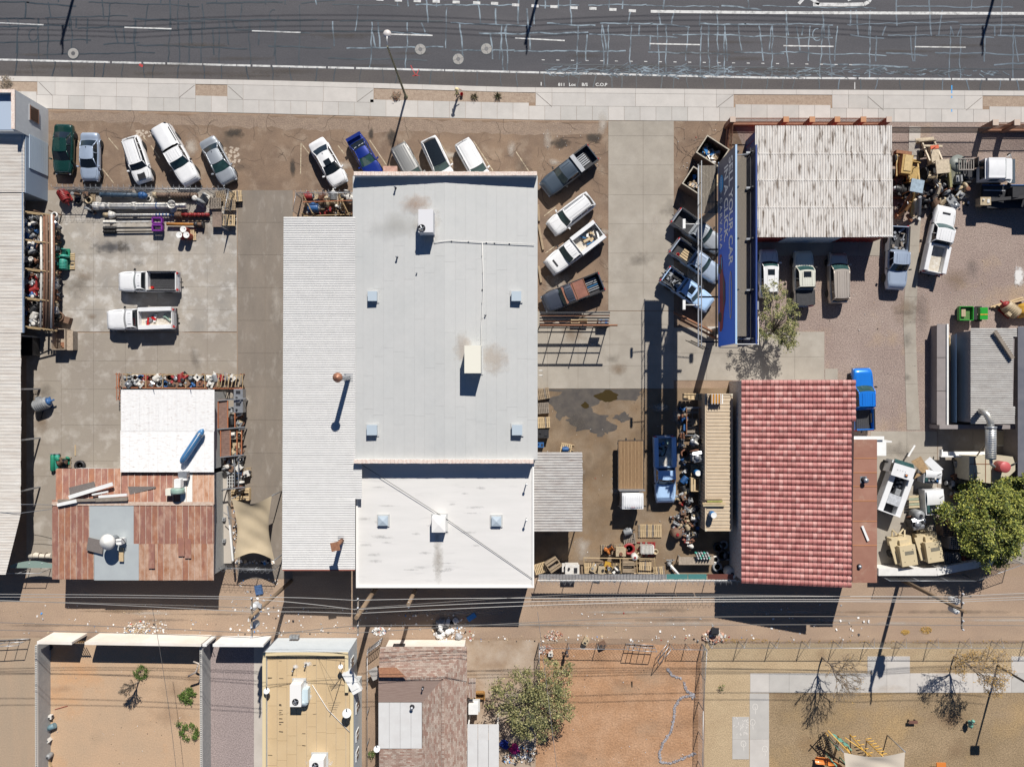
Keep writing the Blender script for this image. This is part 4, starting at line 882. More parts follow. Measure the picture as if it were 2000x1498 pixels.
def block_wall(label, x, y0, y1, z, n):
 t=bthing('block_wall', label, 'wall', x, y0, z, 'hollow block walls round the yards')
 p, q=P(x, y0, z), P(x+1, y1, z)
 M(). beam((p. x, p. y, z/2-.05), (q. x, q. y, z/2-.05), .2, z-.1). build('wall', mat('grey block wall', (.40, .395, .38), .9, c2=(.33, .33, .325), ns=2, grain=.12, gs=6), t)
 bw=(p. y-q. y)/n
 me=M(). box((0, .0, 0), (.2, bw-.015, .19)). box((0, -bw*.25, .0955), (.1, bw*.32, .004), mi=1). box((0, bw*.25, .0955), (.1, bw*.32, .004), mi=1). mesh('block', [mat('pale block', (.58, .56, .52), .9), BLACK])
 for i in range(n):inst('block', me, t, Vector((lerp(p. x, q. x, (i+.5)/n), p. y-(i+.5)*bw, z))-wloc(t))
 for k in range(1, int(z/.2)):M(). beam((p. x+.101, p. y, k*.2), (q. x+.101, q. y, k*.2), .006, .015). build('mortar_line', mat('mortar', (.25, .25, .24), .9), t)
 return t
block_wall('hollow block wall on the west side of the orange dirt yard', 71.5, 1259, 1620, 1.9, 44)
block_wall('hollow block wall between the dirt yard and the purple gravel strip', 393, 1262, 1620, 1.9, 44)
t=bthing('white_yard_wall', 'white painted wall across the north end of the purple gravel strip', 'wall', 450, 1259, 2.2)
wall_run(t, (416, 1259.5), (515, 1260), 2.2, .2, WHITEP, WHITEP);wall_run(t, (396, 1259), (404, 1259), 2.2, .2, WHITEP, WHITEP)
for k in range(3):M(). beam(P(401+k*5, 1254, .9), P(405+k*5, 1257, 1.8), .05, .05). build('gate_bar', DARKM, t)
TANR=mat('tan rolled roofing', (.53, .39, .225), .9, c2=(.49, .36, .205), ns=.5, grain=.06, gs=14, c3=(.56, .43, .26), ns3=.3)
CRM=mat('cream parapet paint', (.62, .51, .31), .8)
t=bthing('tan_flat_building', 'tan flat roofed building with cream parapet at the bottom of the photo', 'building', 610, 1400, 3.8)
zt=3.8;q0, q1=P(513, 1274, zt), P(690, 1274, zt);q2=P(702, 1362, zt);ybot=P(0, 1620, zt). y
wallbl=mat('pale blue grey wall', (.55, .59, .61), .9, c2=(.5, .54, .56), ns=1)
xr1, xr2=P(680, 0, zt). x, P(690, 0, zt). x
M(). prism([(q0 . x, q0 . y), (xr1, q0 . y), (xr1, P(0, 1352, zt). y), (xr2, P(0, 1352, zt). y), (xr2, ybot), (q0 . x, ybot)], 0, 3.35). build('wall', wallbl, t)
yj=P(0, 1352, zt). y
def para(x0, y0, x1, y1, w_=.28):
 d=Vector((x1-x0, y1-y0, 0)). normalized()*0
 M(). beam((x0, y0, 3.55), (x1, y1, 3.55), w_, .4). build('parapet', wallbl, t);M(). beam((x0, y0, 3.79), (x1, y1, 3.79), w_+.04, .08). build('coping', CRM, t)
para(q0 . x, q0 . y-.14, xr1, q0 . y-.14);para(q0 . x+.14, q0 . y-.3, q0 . x+.14, ybot);para(xr1-.14, q0 . y-.3, xr1-.14, yj);para(xr2-.14, yj, xr2-.14, ybot)
xa, xb=q0 . x+.3, xr1-.3;n=8
for i in range(n):
 a=lerp(xa, xb, i/n);b=lerp(xa, xb, (i+1)/n);y=q0 . y-.3
 while y>ybot:
  y2=y-rg. uniform(1.6, 3.5);M(). prism([(a+.012, y), (b-.012, y), (b-.012, y2+.025), (a+.012, y2+.025)], 3.36, 3.42, bottom=False). build('roofing_strip', TANR, t);y=y2
M(). prism([(xb+.02, yj), (xr2-.3, yj), (xr2-.3, ybot), (xb+.02, ybot)], 3.36, 3.415). build('roofing_strip', TANR, t)
WOW=M()
for y in(1291, 1378, 1432, 1470):
 yy=P(0, y, 2). y;xw_=(xr1 if y<1352 else xr2)+.02
 f=M(). box((xw_, yy, 2.2), (.08, .95, 1.15)). build('window', WHITEP, t);M(). box((xw_+.035, yy, 2.2), (.04, .75, .95)). build('pane', mat('dark window glass', (0, 0, 0)), f);M(). box((xw_+.06, yy, 2.2), (.03, .04, .95)). build('mullion', WHITEP, f)
t2=bthing('wall_cooler', 'white boxy cooler on the east parapet of the tan roof', 'cooler', 690, 1330, 3)
M(). box(P(688, 1330, 3.6), (.9, 2.2, .5), rz=.5). build('housing', WHITEP, t2);M(). box(P(691, 1338, 3.62), (.7, .7, .6), rz=.5). build('outlet', WHITEP, t2)
stain_on(t, 595, 1353, 18, 30, ST_WH, 3.45);stain_on(t, 622, 1490, 34, 14, ST_WH, 3.45);stain_on(t, 577, 1301, 8, 6, ST_WH, 3.45);stain_on(t, 600, 1296, 10, 7, ST_WH, 3.45)
hvac('white evaporative cooler with round fan on the tan roof', 566, 1337, 588, 1380, 3.42, 1.25, mat('white casing', (1, 1, 1)), (0, -.55, .3));tb=thing('cooler_hood', 'curved pale blue hood joined to the white cooler on the tan roof', 'hood', P(597, 1352, 3.42))
M(). box((0, 0, .4), (.85, 1.2, .8)). build('hood', mat('pale blue hood', (.5, .6, .64), .4), tb, False);M(). lathe((0, -.6, .1), [(.42, 0), (.42, .6), (.01, .75)], 14). build('outlet', mat('pale blue hood', (.5, .6, .64), .4), tb, False)
hvac('white evaporative cooler cut by the bottom edge on the tan roof', 604, 1484, 632, 1525, 3.42, 1.2, mat('white casing', (1, 1, 1)), (-.1, .45, .3))
for x, y in((574, 1306), (598, 1297)):small_vent(x, y, 3.42, .5, ('left' if x<580 else 'right')+' small black vent pipe in a white splash at the north of the tan roof', .06)
CH=mat('tar smear', (.06, .045, .03), .8);g=M()
for i in range(22):
 x=rg. choice([523, 545, 590, 611]);y=rg. uniform(1290, 1490)
 g=M();pts=[(x, y), (x+rg. uniform(4, 9), y+rg. uniform(-1, 1))];strip(g, pts, rg. uniform(.8, 2), 3.43);g. build('tar_smear', CH, t)
def dish(label, x, y, z, r, dz=0):
 t=thing('satellite_dish', label, 'satellite dish', P(x, y, z))
 M(). tube([(0, 0, 0), (0, .05, .6)], .03, 6). build('mast', STEEL, t, False)
 dd=M(). lathe((0, 0, 0), [(.01, 0), (r*.5, .03), (r, .12), (r, .14), (r*.5, .05), (.01, .02)], 18);q=Matrix. Rotation(R(-38), 3, 'X');dd. v=[tuple(q@Vector(v)+Vector((0, .1, .65)))for v in dd. v]
 dd. build('dish', mat('pale dish', (.6, .62, .63), .5), t, False);M(). tube([(0, .0, .55), (0, .5, .75)], .02, 5). build('feed_arm', DARKM, t, False);M(). box((0, .55, .8), (.08, .08, .1)). build('feed_horn', DARKM, t, False)
dish('large grey satellite dish beside the tall cooler side of the tan roof', 681, 1389, 3.8, .42);dish('blue shaded satellite dish at the west edge of the tan roof', 526, 1346, 3.5, .28);dish('small satellite dish at the northeast corner of the tan roof', 669, 1299, 3.9, .22);dish('white satellite dish on the west eave of the shingled house', 739, 1458, 3.1, .3)
t=thing('tv_antenna', 'spindly television antenna with guy wires on the northeast of the tan roof', 'antenna', P(667, 1322, 3.8))
M(). tube([(0, 0, 0), (-.1, .2, 3.4)], .03, 6). build('mast', DARKM, t, False)
for k in range(5):M(). tube([(-.3-.07*k, .2, 3.0-.2*k), (.3+.07*k, .25, 3.0-.2*k)], .015, 4). build('element', DARKM, t, False)
for e in((-2.2, 1.6, -.3), (-1.3, -1.0, -.3), (.3, 1.2, 0)):M(). tube([(-.05, .1, 2.2), e], .012, 4). build('guy_wire', DARKM, t, False)
tag(M(). tube([P(610, 1337, 3.5), P(640, 1385, 3.5), P(684, 1430, 3.5)], .03, 5). build('white_hose', WHITEP), 'white cable crossing the tan roof from the cooler to the east parapet', 'cable')
SH=bpy. data. materials. new('shingle roofing');SH. use_nodes=True
def shingle(nm, rot):
 m=bpy. data. materials. new(nm);m. use_nodes=True;N=m. node_tree. nodes;L=m. node_tree. links;b=N['Principled BSDF'];b. inputs['Roughness']. default_value=.95
 ge=N. new('ShaderNodeNewGeometry');mp=N. new('ShaderNodeMapping');mp. inputs['Rotation']. default_value=(0, 0, rot);L. new(ge. outputs['Position'], mp. inputs['Vector'])
 br=N. new('ShaderNodeTexBrick');br. inputs['Scale']. default_value=1;br. inputs['Brick Width']. default_value=.36;br. inputs['Row Height']. default_value=.135;br. inputs['Mortar Size']. default_value=.008
 br. inputs['Color1']. default_value=(.26, .155, .12, 1);br. inputs['Color2']. default_value=(.41, .34, .285, 1);br. inputs['Mortar']. default_value=(.13, .09, .07, 1);br. offset=.37;br. offset_frequency=2;br. squash=1
 L. new(mp. outputs['Vector'], br. inputs['Vector'])
 no=N. new('ShaderNodeTexNoise');no. inputs['Scale']. default_value=1.2;no. inputs['Detail']. default_value=8;L. new(ge. outputs['Position'], no. inputs['Vector'])
 hs=N. new('ShaderNodeHueSaturation');mr=N. new('ShaderNodeMapRange');mr. inputs['To Min']. default_value=.7;mr. inputs['To Max']. default_value=1.35;L. new(no. outputs['Fac'], mr. inputs['Value']);L. new(mr. outputs['Result'], hs. inputs['Value'])
 L. new(br. outputs['Color'], hs. inputs['Color']);L. new(hs. outputs['Color'], b. inputs['Base Color']);return m
SHX, SHY=shingle('shingles along x', 0), shingle('shingles along y', R(90))
t=bthing('shingled_house', 'brown shingled house with a flat white roof patch at the bottom', 'house', 830, 1400, 3)
ze, zrr=2.7, 3.45
hx0, hx1, hxr=P(742, 0, ze). x, P(912, 0, ze). x, P(865, 0, zrr). x;hy0=P(0, 1263, ze). y;hy1=P(0, 1305, zrr). y;hyb=P(0, 1640, ze). y
M(). prism([(hx0+.4, hy0-.3), (hx1-.3, hy0-.3), (hx1-.3, hyb), (hx0+.4, hyb)], 0, 2.65). build('wall', CREAMW, t)
def face(vs, m, name='roof_slope'):
 n=(Vector(vs[1])-Vector(vs[0])). cross(Vector(vs[2])-Vector(vs[0]))
 if n. z<0:vs=vs[::-1]
 mm=M();k=len(vs);mm. add(list(vs)+[(v[0], v[1], v[2]-.08)for v in vs], [list(range(k)), list(range(k, 2*k))[::-1]]+[(i+k, (i+1)%k+k, (i+1)%k, i)for i in range(k)]);return mm. build(name, m, t)
yv=P(0, 1326, 3.6). y
face([(hx0, hy0, ze), (hx1, hy0, ze), (hxr, yv, zrr), (hx0, yv, zrr)], SHX)
face([(hx1, hy0, ze), (hx1, hyb, ze), (hxr, hyb, zrr), (hxr, yv, zrr)], SHY)
yf0=P(0, 1368, 2.9). y;yf1=P(0, 1458, 2.9). y;xf=P(825, 0, 3.2). x
face([(hx0, yv, zrr), (hxr, yv, zrr), (xf, yf0, 3.2), (hx0-.05, yf0, 3.2)], mat('dark worn shingles', (.22, .15, .125), .95, c2=(.32, .24, .2), ns=4, stretch=(.3, 6, 1), grain=.2))
face([(hxr, yv, zrr), (hxr, hyb, zrr), (xf, hyb, 3.2), (xf, yf0, 3.2)], SHY)
face([(hx0, yf1, 3.1), (xf, yf1, 3.2), (xf, hyb, 3.2), (hx0, hyb, 3.1)], SHX)
M(). beam((hx0+.1, yv, zrr+.04), (hxr, yv, zrr+.04), .25, .06). build('ridge_cap', SHY, t);M(). beam((hxr, yv, zrr+.04), (hxr, hyb, zrr+.04), .25, .06). build('ridge_cap', SHX, t)
fw=mat('flat white roof coating', (.60, .60, .59), .8, c2=(.54, .53, .52), ns=1)
for i in range(4):
 a=lerp(hx0-.05, xf-.05, i/4);b=lerp(hx0-.05, xf-.05, (i+1)/4);M(). prism([(a+.01, yf0-.05), (b-.01, yf0-.05), (b-.01, yf1), (a+.01, yf1)], 2.85, 3.2). build('flat_roof_strip', fw, t)
face([(P(741, 0, 3.3). x, P(0, 1300, 3.3). y, 3.75), (P(775, 0, 3.3). x, P(0, 1300, 3.3). y, 3.75), (P(793, 0, 3.9). x, P(0, 1321, 3.9). y, 4.0), (P(741, 0, 3.9). x, P(0, 1321, 3.9). y, 4.0)], RUST, 'roof_patch')
small_vent(826, 1342, 3.6, .3, 'small black vent stub on the upper shingle slope', .06);small_vent(805, 1380, 3.2, .35, 'dark arrow shaped vent on the flat white roof patch', .12)
M(). box((lerp(hx0, hx1, .2), hy0-.25, 1.7), (1.1, .2, .6)). build('window', DARKM, t)
t=bthing('patio_roof', 'flat white panelled patio roof on the east side of the shingled house', 'patio roof', 943, 1460, 2.6)
for i in range(3):thin(913+i*20.7, 933+i*20.7, 1414, 1640, 2.6+.01*i, 2.6+.01*i, fw, t, 'roof_panel')
for x, y in((915, 1418), (972, 1418)):p=P(x, y, 2.5);M(). box((p. x, p. y, 1.27), (.12, .12, 2.5)). build('post', WHITEP, t)
t=bthing('awning', 'small shingled awning on the east side of the shingled house', 'awning', 921, 1340, 2.3)
face2=thin(913, 929, 1324, 1362, 2.5, 2.5, SHY, t, 'roof');
hvac('white window cooler on stand against the east wall of the house', 915, 1375, 934, 1395, 1.2, .9, WHITEP);
tt=bthing('armchair', 'brown wicker armchair standing outside the east wall of the house', 'chair', 938, 1358, .5)
WIC=mat('orange wicker', (.38, .2, .06), .8, c2=(.25, .13, .04), ns=12)
c0=P(938, 1358, .4)-wloc(tt);M(). box((c0 . x, c0 . y, .35), (.75, .7, .15)). build('seat', WIC, tt, False);M(). box((c0 . x, c0 . y+.38, .6), (.8, .1, .6)). build('backrest', WIC, tt, False)
for s in(-1, 1):M(). box((c0 . x+s*.42, c0 . y, .5), (.1, .7, .3)). build('armrest', WIC, tt, False)
for s in(-1, 1):
 for u in(-1, 1):M(). box((c0 . x+s*.33, c0 . y+u*.28, .14), (.06, .06, .28)). build('leg', WIC, tt, False)
 # --- vehicles (x forward, y left)
GLASS=mat('car glass', (.012, .016, .02), .06, 0, spec=.6, coat=.3);GLASST=mat('teal car glass', (.018, .05, .05), .08, 0, c2=(.04, .09, .09), ns=2, local=True, spec=.6)
TYRE=mat('tyre rubber', (.02, .02, .021), .8);RIM=mat('alloy rim', (.45, .46, .48), .35, .7);HEADL=mat('headlamp lens', (.55, .6, .65), .15, spec=.8);TAILL=mat('tail lamp red', (.4, .015, .015), .25)
LINER=mat('black bed liner', (.028, .028, .03), .8, c2=(.05, .05, .055), ns=6, local=True);GRILLE=mat('black grille', (.02, .02, .022), .4);CHROME=mat('chrome', (.6, .6, .62), .2, .9)
PW=paint('white car paint', (.74, .745, .75));PS=paint('silver car paint', (.42, .45, .48), .35, .45);PG=paint('dark green car paint', (.008, .045, .038), .25, .2);PB=paint('deep blue car paint', (.01, .03, .22), .3, .3)
PGR=paint('slate grey car paint', (.07, .095, .125), .3, .4);PT=paint('tan car paint', (.52, .46, .40), .35, .4);PLG=paint('warm silver paint', (.30, .30, .29), .35, .4);PBL=paint('bright blue car paint', (.015, .20, .72), .3, .2);PCR=paint('creamy white paint', (.62, .62, .54));PDG=paint('charcoal car paint', (.05, .06, .085), .35, .3)
PBW=paint('white paint tinted skylight blue', (.42, .60, .85));PSB=paint('pale blue silver paint', (.40, .48, .60), .35, .35)  # ice blue tint imitates skylight on two shaded white trucks
_wh={}
def wheel_meshes(r):
 if r not in _wh:
  _wh[r]=(M(). lathe((0, -.11, 0), [(r*.62, 0), (r*.92, 0), (r, .03), (r, .19), (r*.92, .22), (r*.62, .22)], 20, 0, 'Y'). mesh('tyre', TYRE), M(). lathe((0, -.10, 0), [(.02, .0), (r*.2, 0), (r*.64, .03), (r*.64, .18), (r*.2, .205), (.02, .205)], 14, 0, 'Y'). mesh('rim', RIM))
 return _wh[r]
def vehicle(name, label, cat, px, py, hx, hy, L, Wd, m, kind='sedan', glass=None, wind=None, roofm=None, sunroof=None, bed=None, rack=False, hoodbox=False, group='cars and trucks parked in the yards', hr=None, spoiler=False, zc=.9, extra=None, stripes=False, cabx=None):
 """(px, py): photo pixel of the middle; (hx, hy): pixel direction the nose points"""
 ang=math. atan2(-hy, hx);p=P(px, py, zc)
 t=thing(name, label, cat, (p. x, p. y, .035), ang, group)
 wind=wind or GLASST;glass=glass or GLASS;roofm=roofm or m
 hl=L/2;hw=Wd/2
 truck=kind in('pickup', 'service', 'flat')
 S={'sedan':dict(h=1.44, hood=.86, belt=.93, tail=1.0, c0=.52, c1=.18, c2=-.38, c3=-.70, wr=.72), 'coupe':dict(h=1.36, hood=.84, belt=.92, tail=1.0, c0=.42, c1=.06, c2=-.36, c3=-.76, wr=.70), 'suv':dict(h=1.68, hood=1.02, belt=1.08, tail=1.1, c0=.50, c1=.26, c2=-.80, c3=-.96, wr=.76), 'van':dict(h=1.75, hood=1.0, belt=1.06, tail=1.1, c0=.58, c1=.30, c2=-.84, c3=-.96, wr=.80), 'pickup':dict(h=1.86, hood=1.18, belt=1.2, tail=1.2, c0=.46, c1=.27, c2=-.08, c3=-.14, wr=.78), 'service':dict(h=1.95, hood=1.22, belt=1.25, tail=1.2, c0=.46, c1=.28, c2=.0, c3=-.06, wr=.80)}[kind if kind in('sedan', 'coupe', 'suv', 'van', 'pickup', 'service')else 'pickup']. copy()
 if cabx is not None:S['c2'], S['c3']=cabx, cabx-.05
 if hr:S['h']=hr
 h, hood, belt, tail=S['h'], S['hood'], S['belt'], S['tail'];c0, c1, c2, c3=(S[k]*hl for k in('c0', 'c1', 'c2', 'c3'))
 rear=c3-.08 if truck else-hl
 def wf(x):
  u=x/hl
  if u>.5:return hw*(1-.18*((u-.5)/.5)**2.4-(.10 if u>.985 else 0))
  if u<-.5 and not truck:return hw*(1-.15*((-u-.5)/.5)**2.6-(.08 if u<-.985 else 0))
  return hw*(.99+.01*math. cos(u*6))
 def tf(x):
  if x>c0:t_=(x-c0)/(hl-c0);return lerp(belt, hood, min(1, t_*1.6))-(.0 if t_<.72 else .30*((t_-.72)/.28)**2)
  if x<c3 and not truck:t_=(c3-x)/max(.05, (hl+c3));return lerp(belt, tail, min(1, t_*2))-(0 if t_<.6 else .16*((t_-.6)/.4)**2)
  return belt
 xs=sorted(set([round(lerp(rear, hl, i/26), 3)for i in range(27)]+[hl-.05, hl-.12]+([]if truck else[-hl+.05])))
 def sec(x):
  w=wf(x);t_=tf(x);lo=.26+(.1 if truck else 0);e=(.12 if x>hl-.02 or(x<-hl+.02)else 0)
  return[(w*.9, lo+e), (w*.985, lo+.16+e*.5), (w, t_*.62), (w*.985, t_*.84), (w*.93, t_*.96), (w*.86, t_-.005-e*.5), (w*.45, t_+.025-e*.6), (0, t_+.03-e*.6)]
 mm=M();rows=[]
 for x in xs:
  s=sec(x);rows. append([(x, y, z)for y, z in s]+[(x, -y, z)for y, z in s[-2::-1]])
 k=len(rows[0]);mm. add([v for r_ in rows for v in r_], [(i*k+j, (i+1)*k+j, (i+1)*k+j+1, i*k+j+1)for i in range(len(rows)-1)for j in range(k-1)], 0, True)
 mm. add(rows[-1], [list(range(k))], 0);mm. add(rows[0], [list(range(k))[::-1]], 0)
 mm. add(rows[-1][:1]+rows[-1][-1:]+rows[0][-1:]+rows[0][:1], [(0, 1, 2, 3)], 0)
 bo=mm. build('body', m, t, False, sharp=42)
 ln=M()
 def surf_line(pts, w_=.014):
  for(xa, ya), (xb, yb)in zip(pts, pts[1:]):
   za=tf(xa)+.03-.03*abs(ya)/hw+.001;zb=tf(xb)+.03-.03*abs(yb)/hw+.001;ln. beam((xa, ya, za), (xb, yb, zb), w_, .012)
 hx1=hl-.22
 for s_ in(-1, 1):surf_line([(c0+.06, s_*hw*.80), (lerp(c0, hl, .5), s_*hw*.76), (hx1, s_*hw*.62)])
 surf_line([(hx1, -hw*.62), (hx1+.04, 0), (hx1, hw*.62)])
 for s_ in(-1, 1):surf_line([(c0+.10, s_*hw*.30), (hx1-.1, s_*hw*.42)], .01)if truck or kind=='suv' else None
 ln. build('shut_line', GRILLE if m not in(PG, PDG)else CHROME, t, False)
 wb=wf(c0)*.86;wr=hw*S['wr'];wr3=hw*S['wr']*(.97 if truck else .92);wb3=wf(max(c3, -hl+.1))*.88
 zb=belt-.01;bulge=.16;rb=.02 if truck else .12
 def pane(nm, xa, xb_, ya, yb, za, zb_, bg_, sgn, mt, ins=.04, pm=None):
  f=lambda u, v:(lerp(xa, xb_, v)-sgn*bg_*(2*u-1)**2*lerp(1, .55, v), (2*u-1)*lerp(ya, yb, v), lerp(za, zb_, v)-.03*v*(2*u-1)**2)
  return M(). surf(f, 8, 3, flip=(sgn<0)). build(nm, mt, t, False)
 pane('windshield', c0, c1, wb, wr, zb, h-.05, bulge, 1, wind)
 pane('rear_window', c3, c2, wb3, wr3, zb, h-.05, rb, -1, glass)
 for s_ in(-1, 1):
  def sf(u, v, s_=s_):
   xb_=lerp(c3+rb, c0-bulge, u);xt=lerp(c2+rb*.5, c1-bulge*.55, u);yb_=lerp(wb3, wb, u)+.04*math. sin(u*3.14);yt=lerp(wr3, wr, u)
   return(lerp(xb_, xt, v), s_*lerp(yb_, yt, v), lerp(zb, h-.075, v))
  M(). surf(sf, 8, 2, flip=(s_>0)). build('side_window', GLASS, t, False)
  pm=M();pm. tube([sf(0, 0), sf(0, 1)], .05, 6);pm. tube([sf(1, 0), sf(1, 1)], .045, 6)
  pm. tube([sf(.48, 0), sf(.5, 1)], .035, 5)
  if kind in('suv', 'van'):pm. tube([sf(.24, 0), sf(.22, 1)], .045, 5)
  pm. tube([sf(i/6, 1)for i in range(7)], .04, 6);pm. tube([sf(i/6, 0)for i in range(7)], .022, 5)
  pm. build('pillar', roofm if roofm is not GLASS else m, t, False)
 def rf(u, v):
  x=lerp(c2+0, c1+0, v);q=(2*u-1);w_=lerp(wr3, wr, v);bz=lerp(rb*.5, -bulge*.55, v)
  return(x+bz*q*q, q*w_, h-.05+.055*(1-q*q)*(1-.25*(2*v-1)**2)-.01*0-.03*(q*q))
 M(). surf(rf, 8, 6). build('roof', roofm, t, False)
 if kind in('suv', 'van', 'pickup', 'service')and roofm is m:
  rr=M()
  for yy in((-.6, -.3, 0, .3, .6)if truck or kind=='van' else(-.45, .45)):rr. beam((c2+.15, yy*wr, h+.005), (c1-.2, yy*wr, h+.005), .05, .02)
  rr. build('roof_rib', m, t, False)
 if rack:
  rr=M()
  for s_ in(-1, 1):rr. beam((c2+.1, s_*wr*.86, h+.05), (c1-.25, s_*wr*.86, h+.05), .045, .045)
  rr. build('roof_rail', GRILLE, t, False)
 if sunroof:M(). box((lerp(c2, c1, sunroof), 0, h+.008), (.55, .95*wr, .02)). build('sunroof', GLASS, t, False)
 if kind in('suv', 'van', 'sedan'):
  M(). box((c2-.12 if kind!='sedan' else c2+.15, .0, h+.03), (.12, .04, .06)). build('aerial', GRILLE, t, False)
 r=.40 if truck else(.37 if kind=='suv' else .335);ty, ri=wheel_meshes(r)
 for x in(hl*.64, -hl*.60):
  for s_ in(-1, 1):
   wv=inst('wheel', ty, t, (x, s_*(hw-.095), r));inst('rim', ri, wv, (0, 0, 0), rz=0)
   wv. rotation_euler=(0, 0, 0)
  am=M()
  for s_ in(-1, 1):
   am. tube([(x+(r+.05)*math. cos(a_), s_*(hw+.0), max(.3, r+(r+.05)*math. sin(a_)))for a_ in[math. pi*q/8 for q in range(9)]], .03, 5)
  am. build('wheel_arch', GRILLE if kind!='sedan' else m, t, False)
 for s_ in(-1, 1):
  M(). surf(lambda u, v, s_=s_:(hl-.06-.28*v, s_*(hw*.50+hw*.33*u*(1-.1*v)), hood*(.74+.12*v)+.0-.05*u+.02), 3, 3). build('headlight', HEADL, t, False)
  M(). box((hl-.12, s_*hw*.66, hood*.68), (.2, hw*.28, .15), rz=-s_*.35). build('headlight_housing', HEADL, t, False)
  xr=-hl+.06
  M(). box((xr+(0 if truck else .10), s_*hw*(.80 if truck else .70), .95 if truck else .84), (.14, hw*.2, .28 if truck else .16), rz=s_*.25). build('taillight', TAILL, t, False)
  mi_=M(). box((c0-.22, s_*(hw+.10), belt+.06), (.13, .22, .16), rz=s_*.25). build('mirror', m if not truck else GRILLE, t, False)
 M(). box((hl-.02, 0, .5), (.10, hw*1.3, .22)). build('grille', GRILLE, t, False)
 if stripes:M(). box((lerp(c0, hl, .45), 0, hood+.055), (.75, .75, .012)). build('hood_stripe', GRILLE, t, False)
 if hoodbox:M(). box((lerp(c0, hl, .55), 0, hood+.06), (.16, .75, .03)). build('hood_scoop', GRILLE, t, False)
 if spoiler:
  sp=M(). box((-hl+.22, 0, tail+.22), (.32, hw*1.75, .035)). build('spoiler', m, t, False)
  for s_ in(-1, 1):M(). box((-hl+.25, s_*hw*.6, tail+.1), (.2, .04, .22)). build('spoiler_post', m, t, False)
 if truck and kind!='flat':
  bz=1.22;x0, x1=-hl+.08, rear-.02
  if kind=='pickup':
   for s_ in(-1, 1):
    M(). box(((x0+x1)/2, s_*(hw-.09), .82), (x1-x0, .16, .78)). build('bed_side', m, t, False)
    M(). box(((x0+x1)/2, s_*(hw-.09), 1.225), (x1-x0, .13, .03)). build('bed_rail', GRILLE if bed!='white' else m, t, False)
   M(). box((x0+.04, 0, .86), (.08, 2*hw-.3, .7)). build('tailgate', m, t, False)
   M(). box((x1-.04, 0, .9), (.08, 2*hw-.34, .62)). build('bed_front', m, t, False)
   M(). box(((x0+x1)/2, 0, .66), (x1-x0-.05, 2*hw-.34, .06)). build('bed_floor', LINER, t, False)
   fl=M()
   for q in range(9):fl. box(((x0+x1)/2, -hw+.28+q*(2*hw-.56)/8, .70), (x1-x0-.2, .05, .02))
   fl. build('bed_rib', LINER, t, False)
   for s_ in(-1, 1):M(). box((-hl*.60, s_*(hw-.22), .82), (.9, .16, .28)). build('wheel_well', LINER, t, False)
   if bed=='topper':
    def tp(u, v):q=2*u-1;return(lerp(x0, x1-.0, v), q*(hw-.08), 1.25+.58*(1-abs(q)**5))
    M(). surf(tp, 14, 4). build('topper', m, t, False)
    for s_ in(-1, 1):M(). box(((x0+x1)/2, s_*(hw-.13), 1.52), (1.5, .03, .26), rx=-s_*.25). build('topper_window', GLASS, t, False)
    for xx in(x0, x1):M(). box((xx, 0, 1.45), (.03, 2*hw-.3, .5)). build('topper_end', GLASS, t, False)
  else:
   for s_ in(-1, 1):
    b_=M(). box(((x0+x1)/2, s_*(hw-.17), .98), (x1-x0, .40, .82)). build('tool_box', m, t, False)
    M(). box(((x0+x1)/2, s_*(hw-.17), 1.405), (x1-x0-.02, .36, .03)). build('box_lid', m, b_, False)
    for q in range(3):M(). box((lerp(x0, x1, (q+.5)/3), s_*(hw+.035), .95), ((x1-x0)/3-.08, .02, .6)). build('locker_door', m, b_, False)
   M(). box((x0+.03, 0, .98), (.07, 2*hw-.76, .5)). build('tailgate', m, t, False)
   M(). box((x1-.03, 0, 1.05), (.06, 2*hw-.76, .7)). build('bed_front', m, t, False)
   M(). box(((x0+x1)/2, 0, .76), (x1-x0-.1, 2*hw-.76, .05)). build('bed_floor', mat('worn white bed floor', (.62, .60, .55), .8, c2=(.4, .34, .26), ns=3, local=True), t, False)
   M(). box((x0-.1, 0, .55), (.22, 2*hw-.1, .12)). build('bumper', GRILLE, t, False)
  M(). box((-hl+.02, 0, .52), (.16, 2*hw-.12, .2)). build('bumper', CHROME, t, False)
  M(). box((-hl-.1, 0, .42), (.3, .1, .08)). build('tow_hitch', GRILLE, t, False)
 if truck:M(). box((hl-.04, 0, .55), (.16, 2*hw-.3, .2)). build('bumper', CHROME, t, False)
 if extra:extra(t, dict(hl=hl, hw=hw, c0=c0, c1=c1, c2=c2, c3=c3, h=h, rear=rear, belt=belt, hood=hood))
 return t
def cargo(name, label, t, lx, ly, lz, cat, fn):
 """a loose thing riding in a truck bed: top level, placed in the truck's own frame"""
 c=thing(name, label, cat, t. location+Matrix. Rotation(t. rotation_euler. z, 3, 'Z')@Vector((lx, ly, lz)), t. rotation_euler. z);fn(c);return c
V=vehicle
V('parked_car', 'dark green sedan, the leftmost of the parked cars', 'car', 124, 292, -.03, 1, 4.8, 1.85, PG, 'sedan', wind=GLASS, zc=.75)
V('parked_car', 'silver blue sedan with black rear glass, second car from the left', 'car', 176, 307, .0, 1, 4.65, 1.82, PSB, 'sedan', wind=GLASS, zc=.75)
V('parked_car', 'white compact hatchback with black hood graphic and roof rails near the coiled wire fence', 'car', 269, 313, .30, .92, 4.5, 1.85, PW, 'suv', hr=1.55, wind=GLASS, rack=True, stripes=True, zc=.8)
V('pickup_truck', 'long white pickup truck with a white canopy over its bed', 'pickup', 344, 304, .50, .86, 6.0, 2.0, PW, 'pickup', bed='topper', cabx=-.12, zc=1)
V('parked_car', 'silver sedan right of the white pickup with the bed canopy', 'car', 426, 314, .47, .88, 4.75, 1.85, PS, 'sedan', zc=.8)
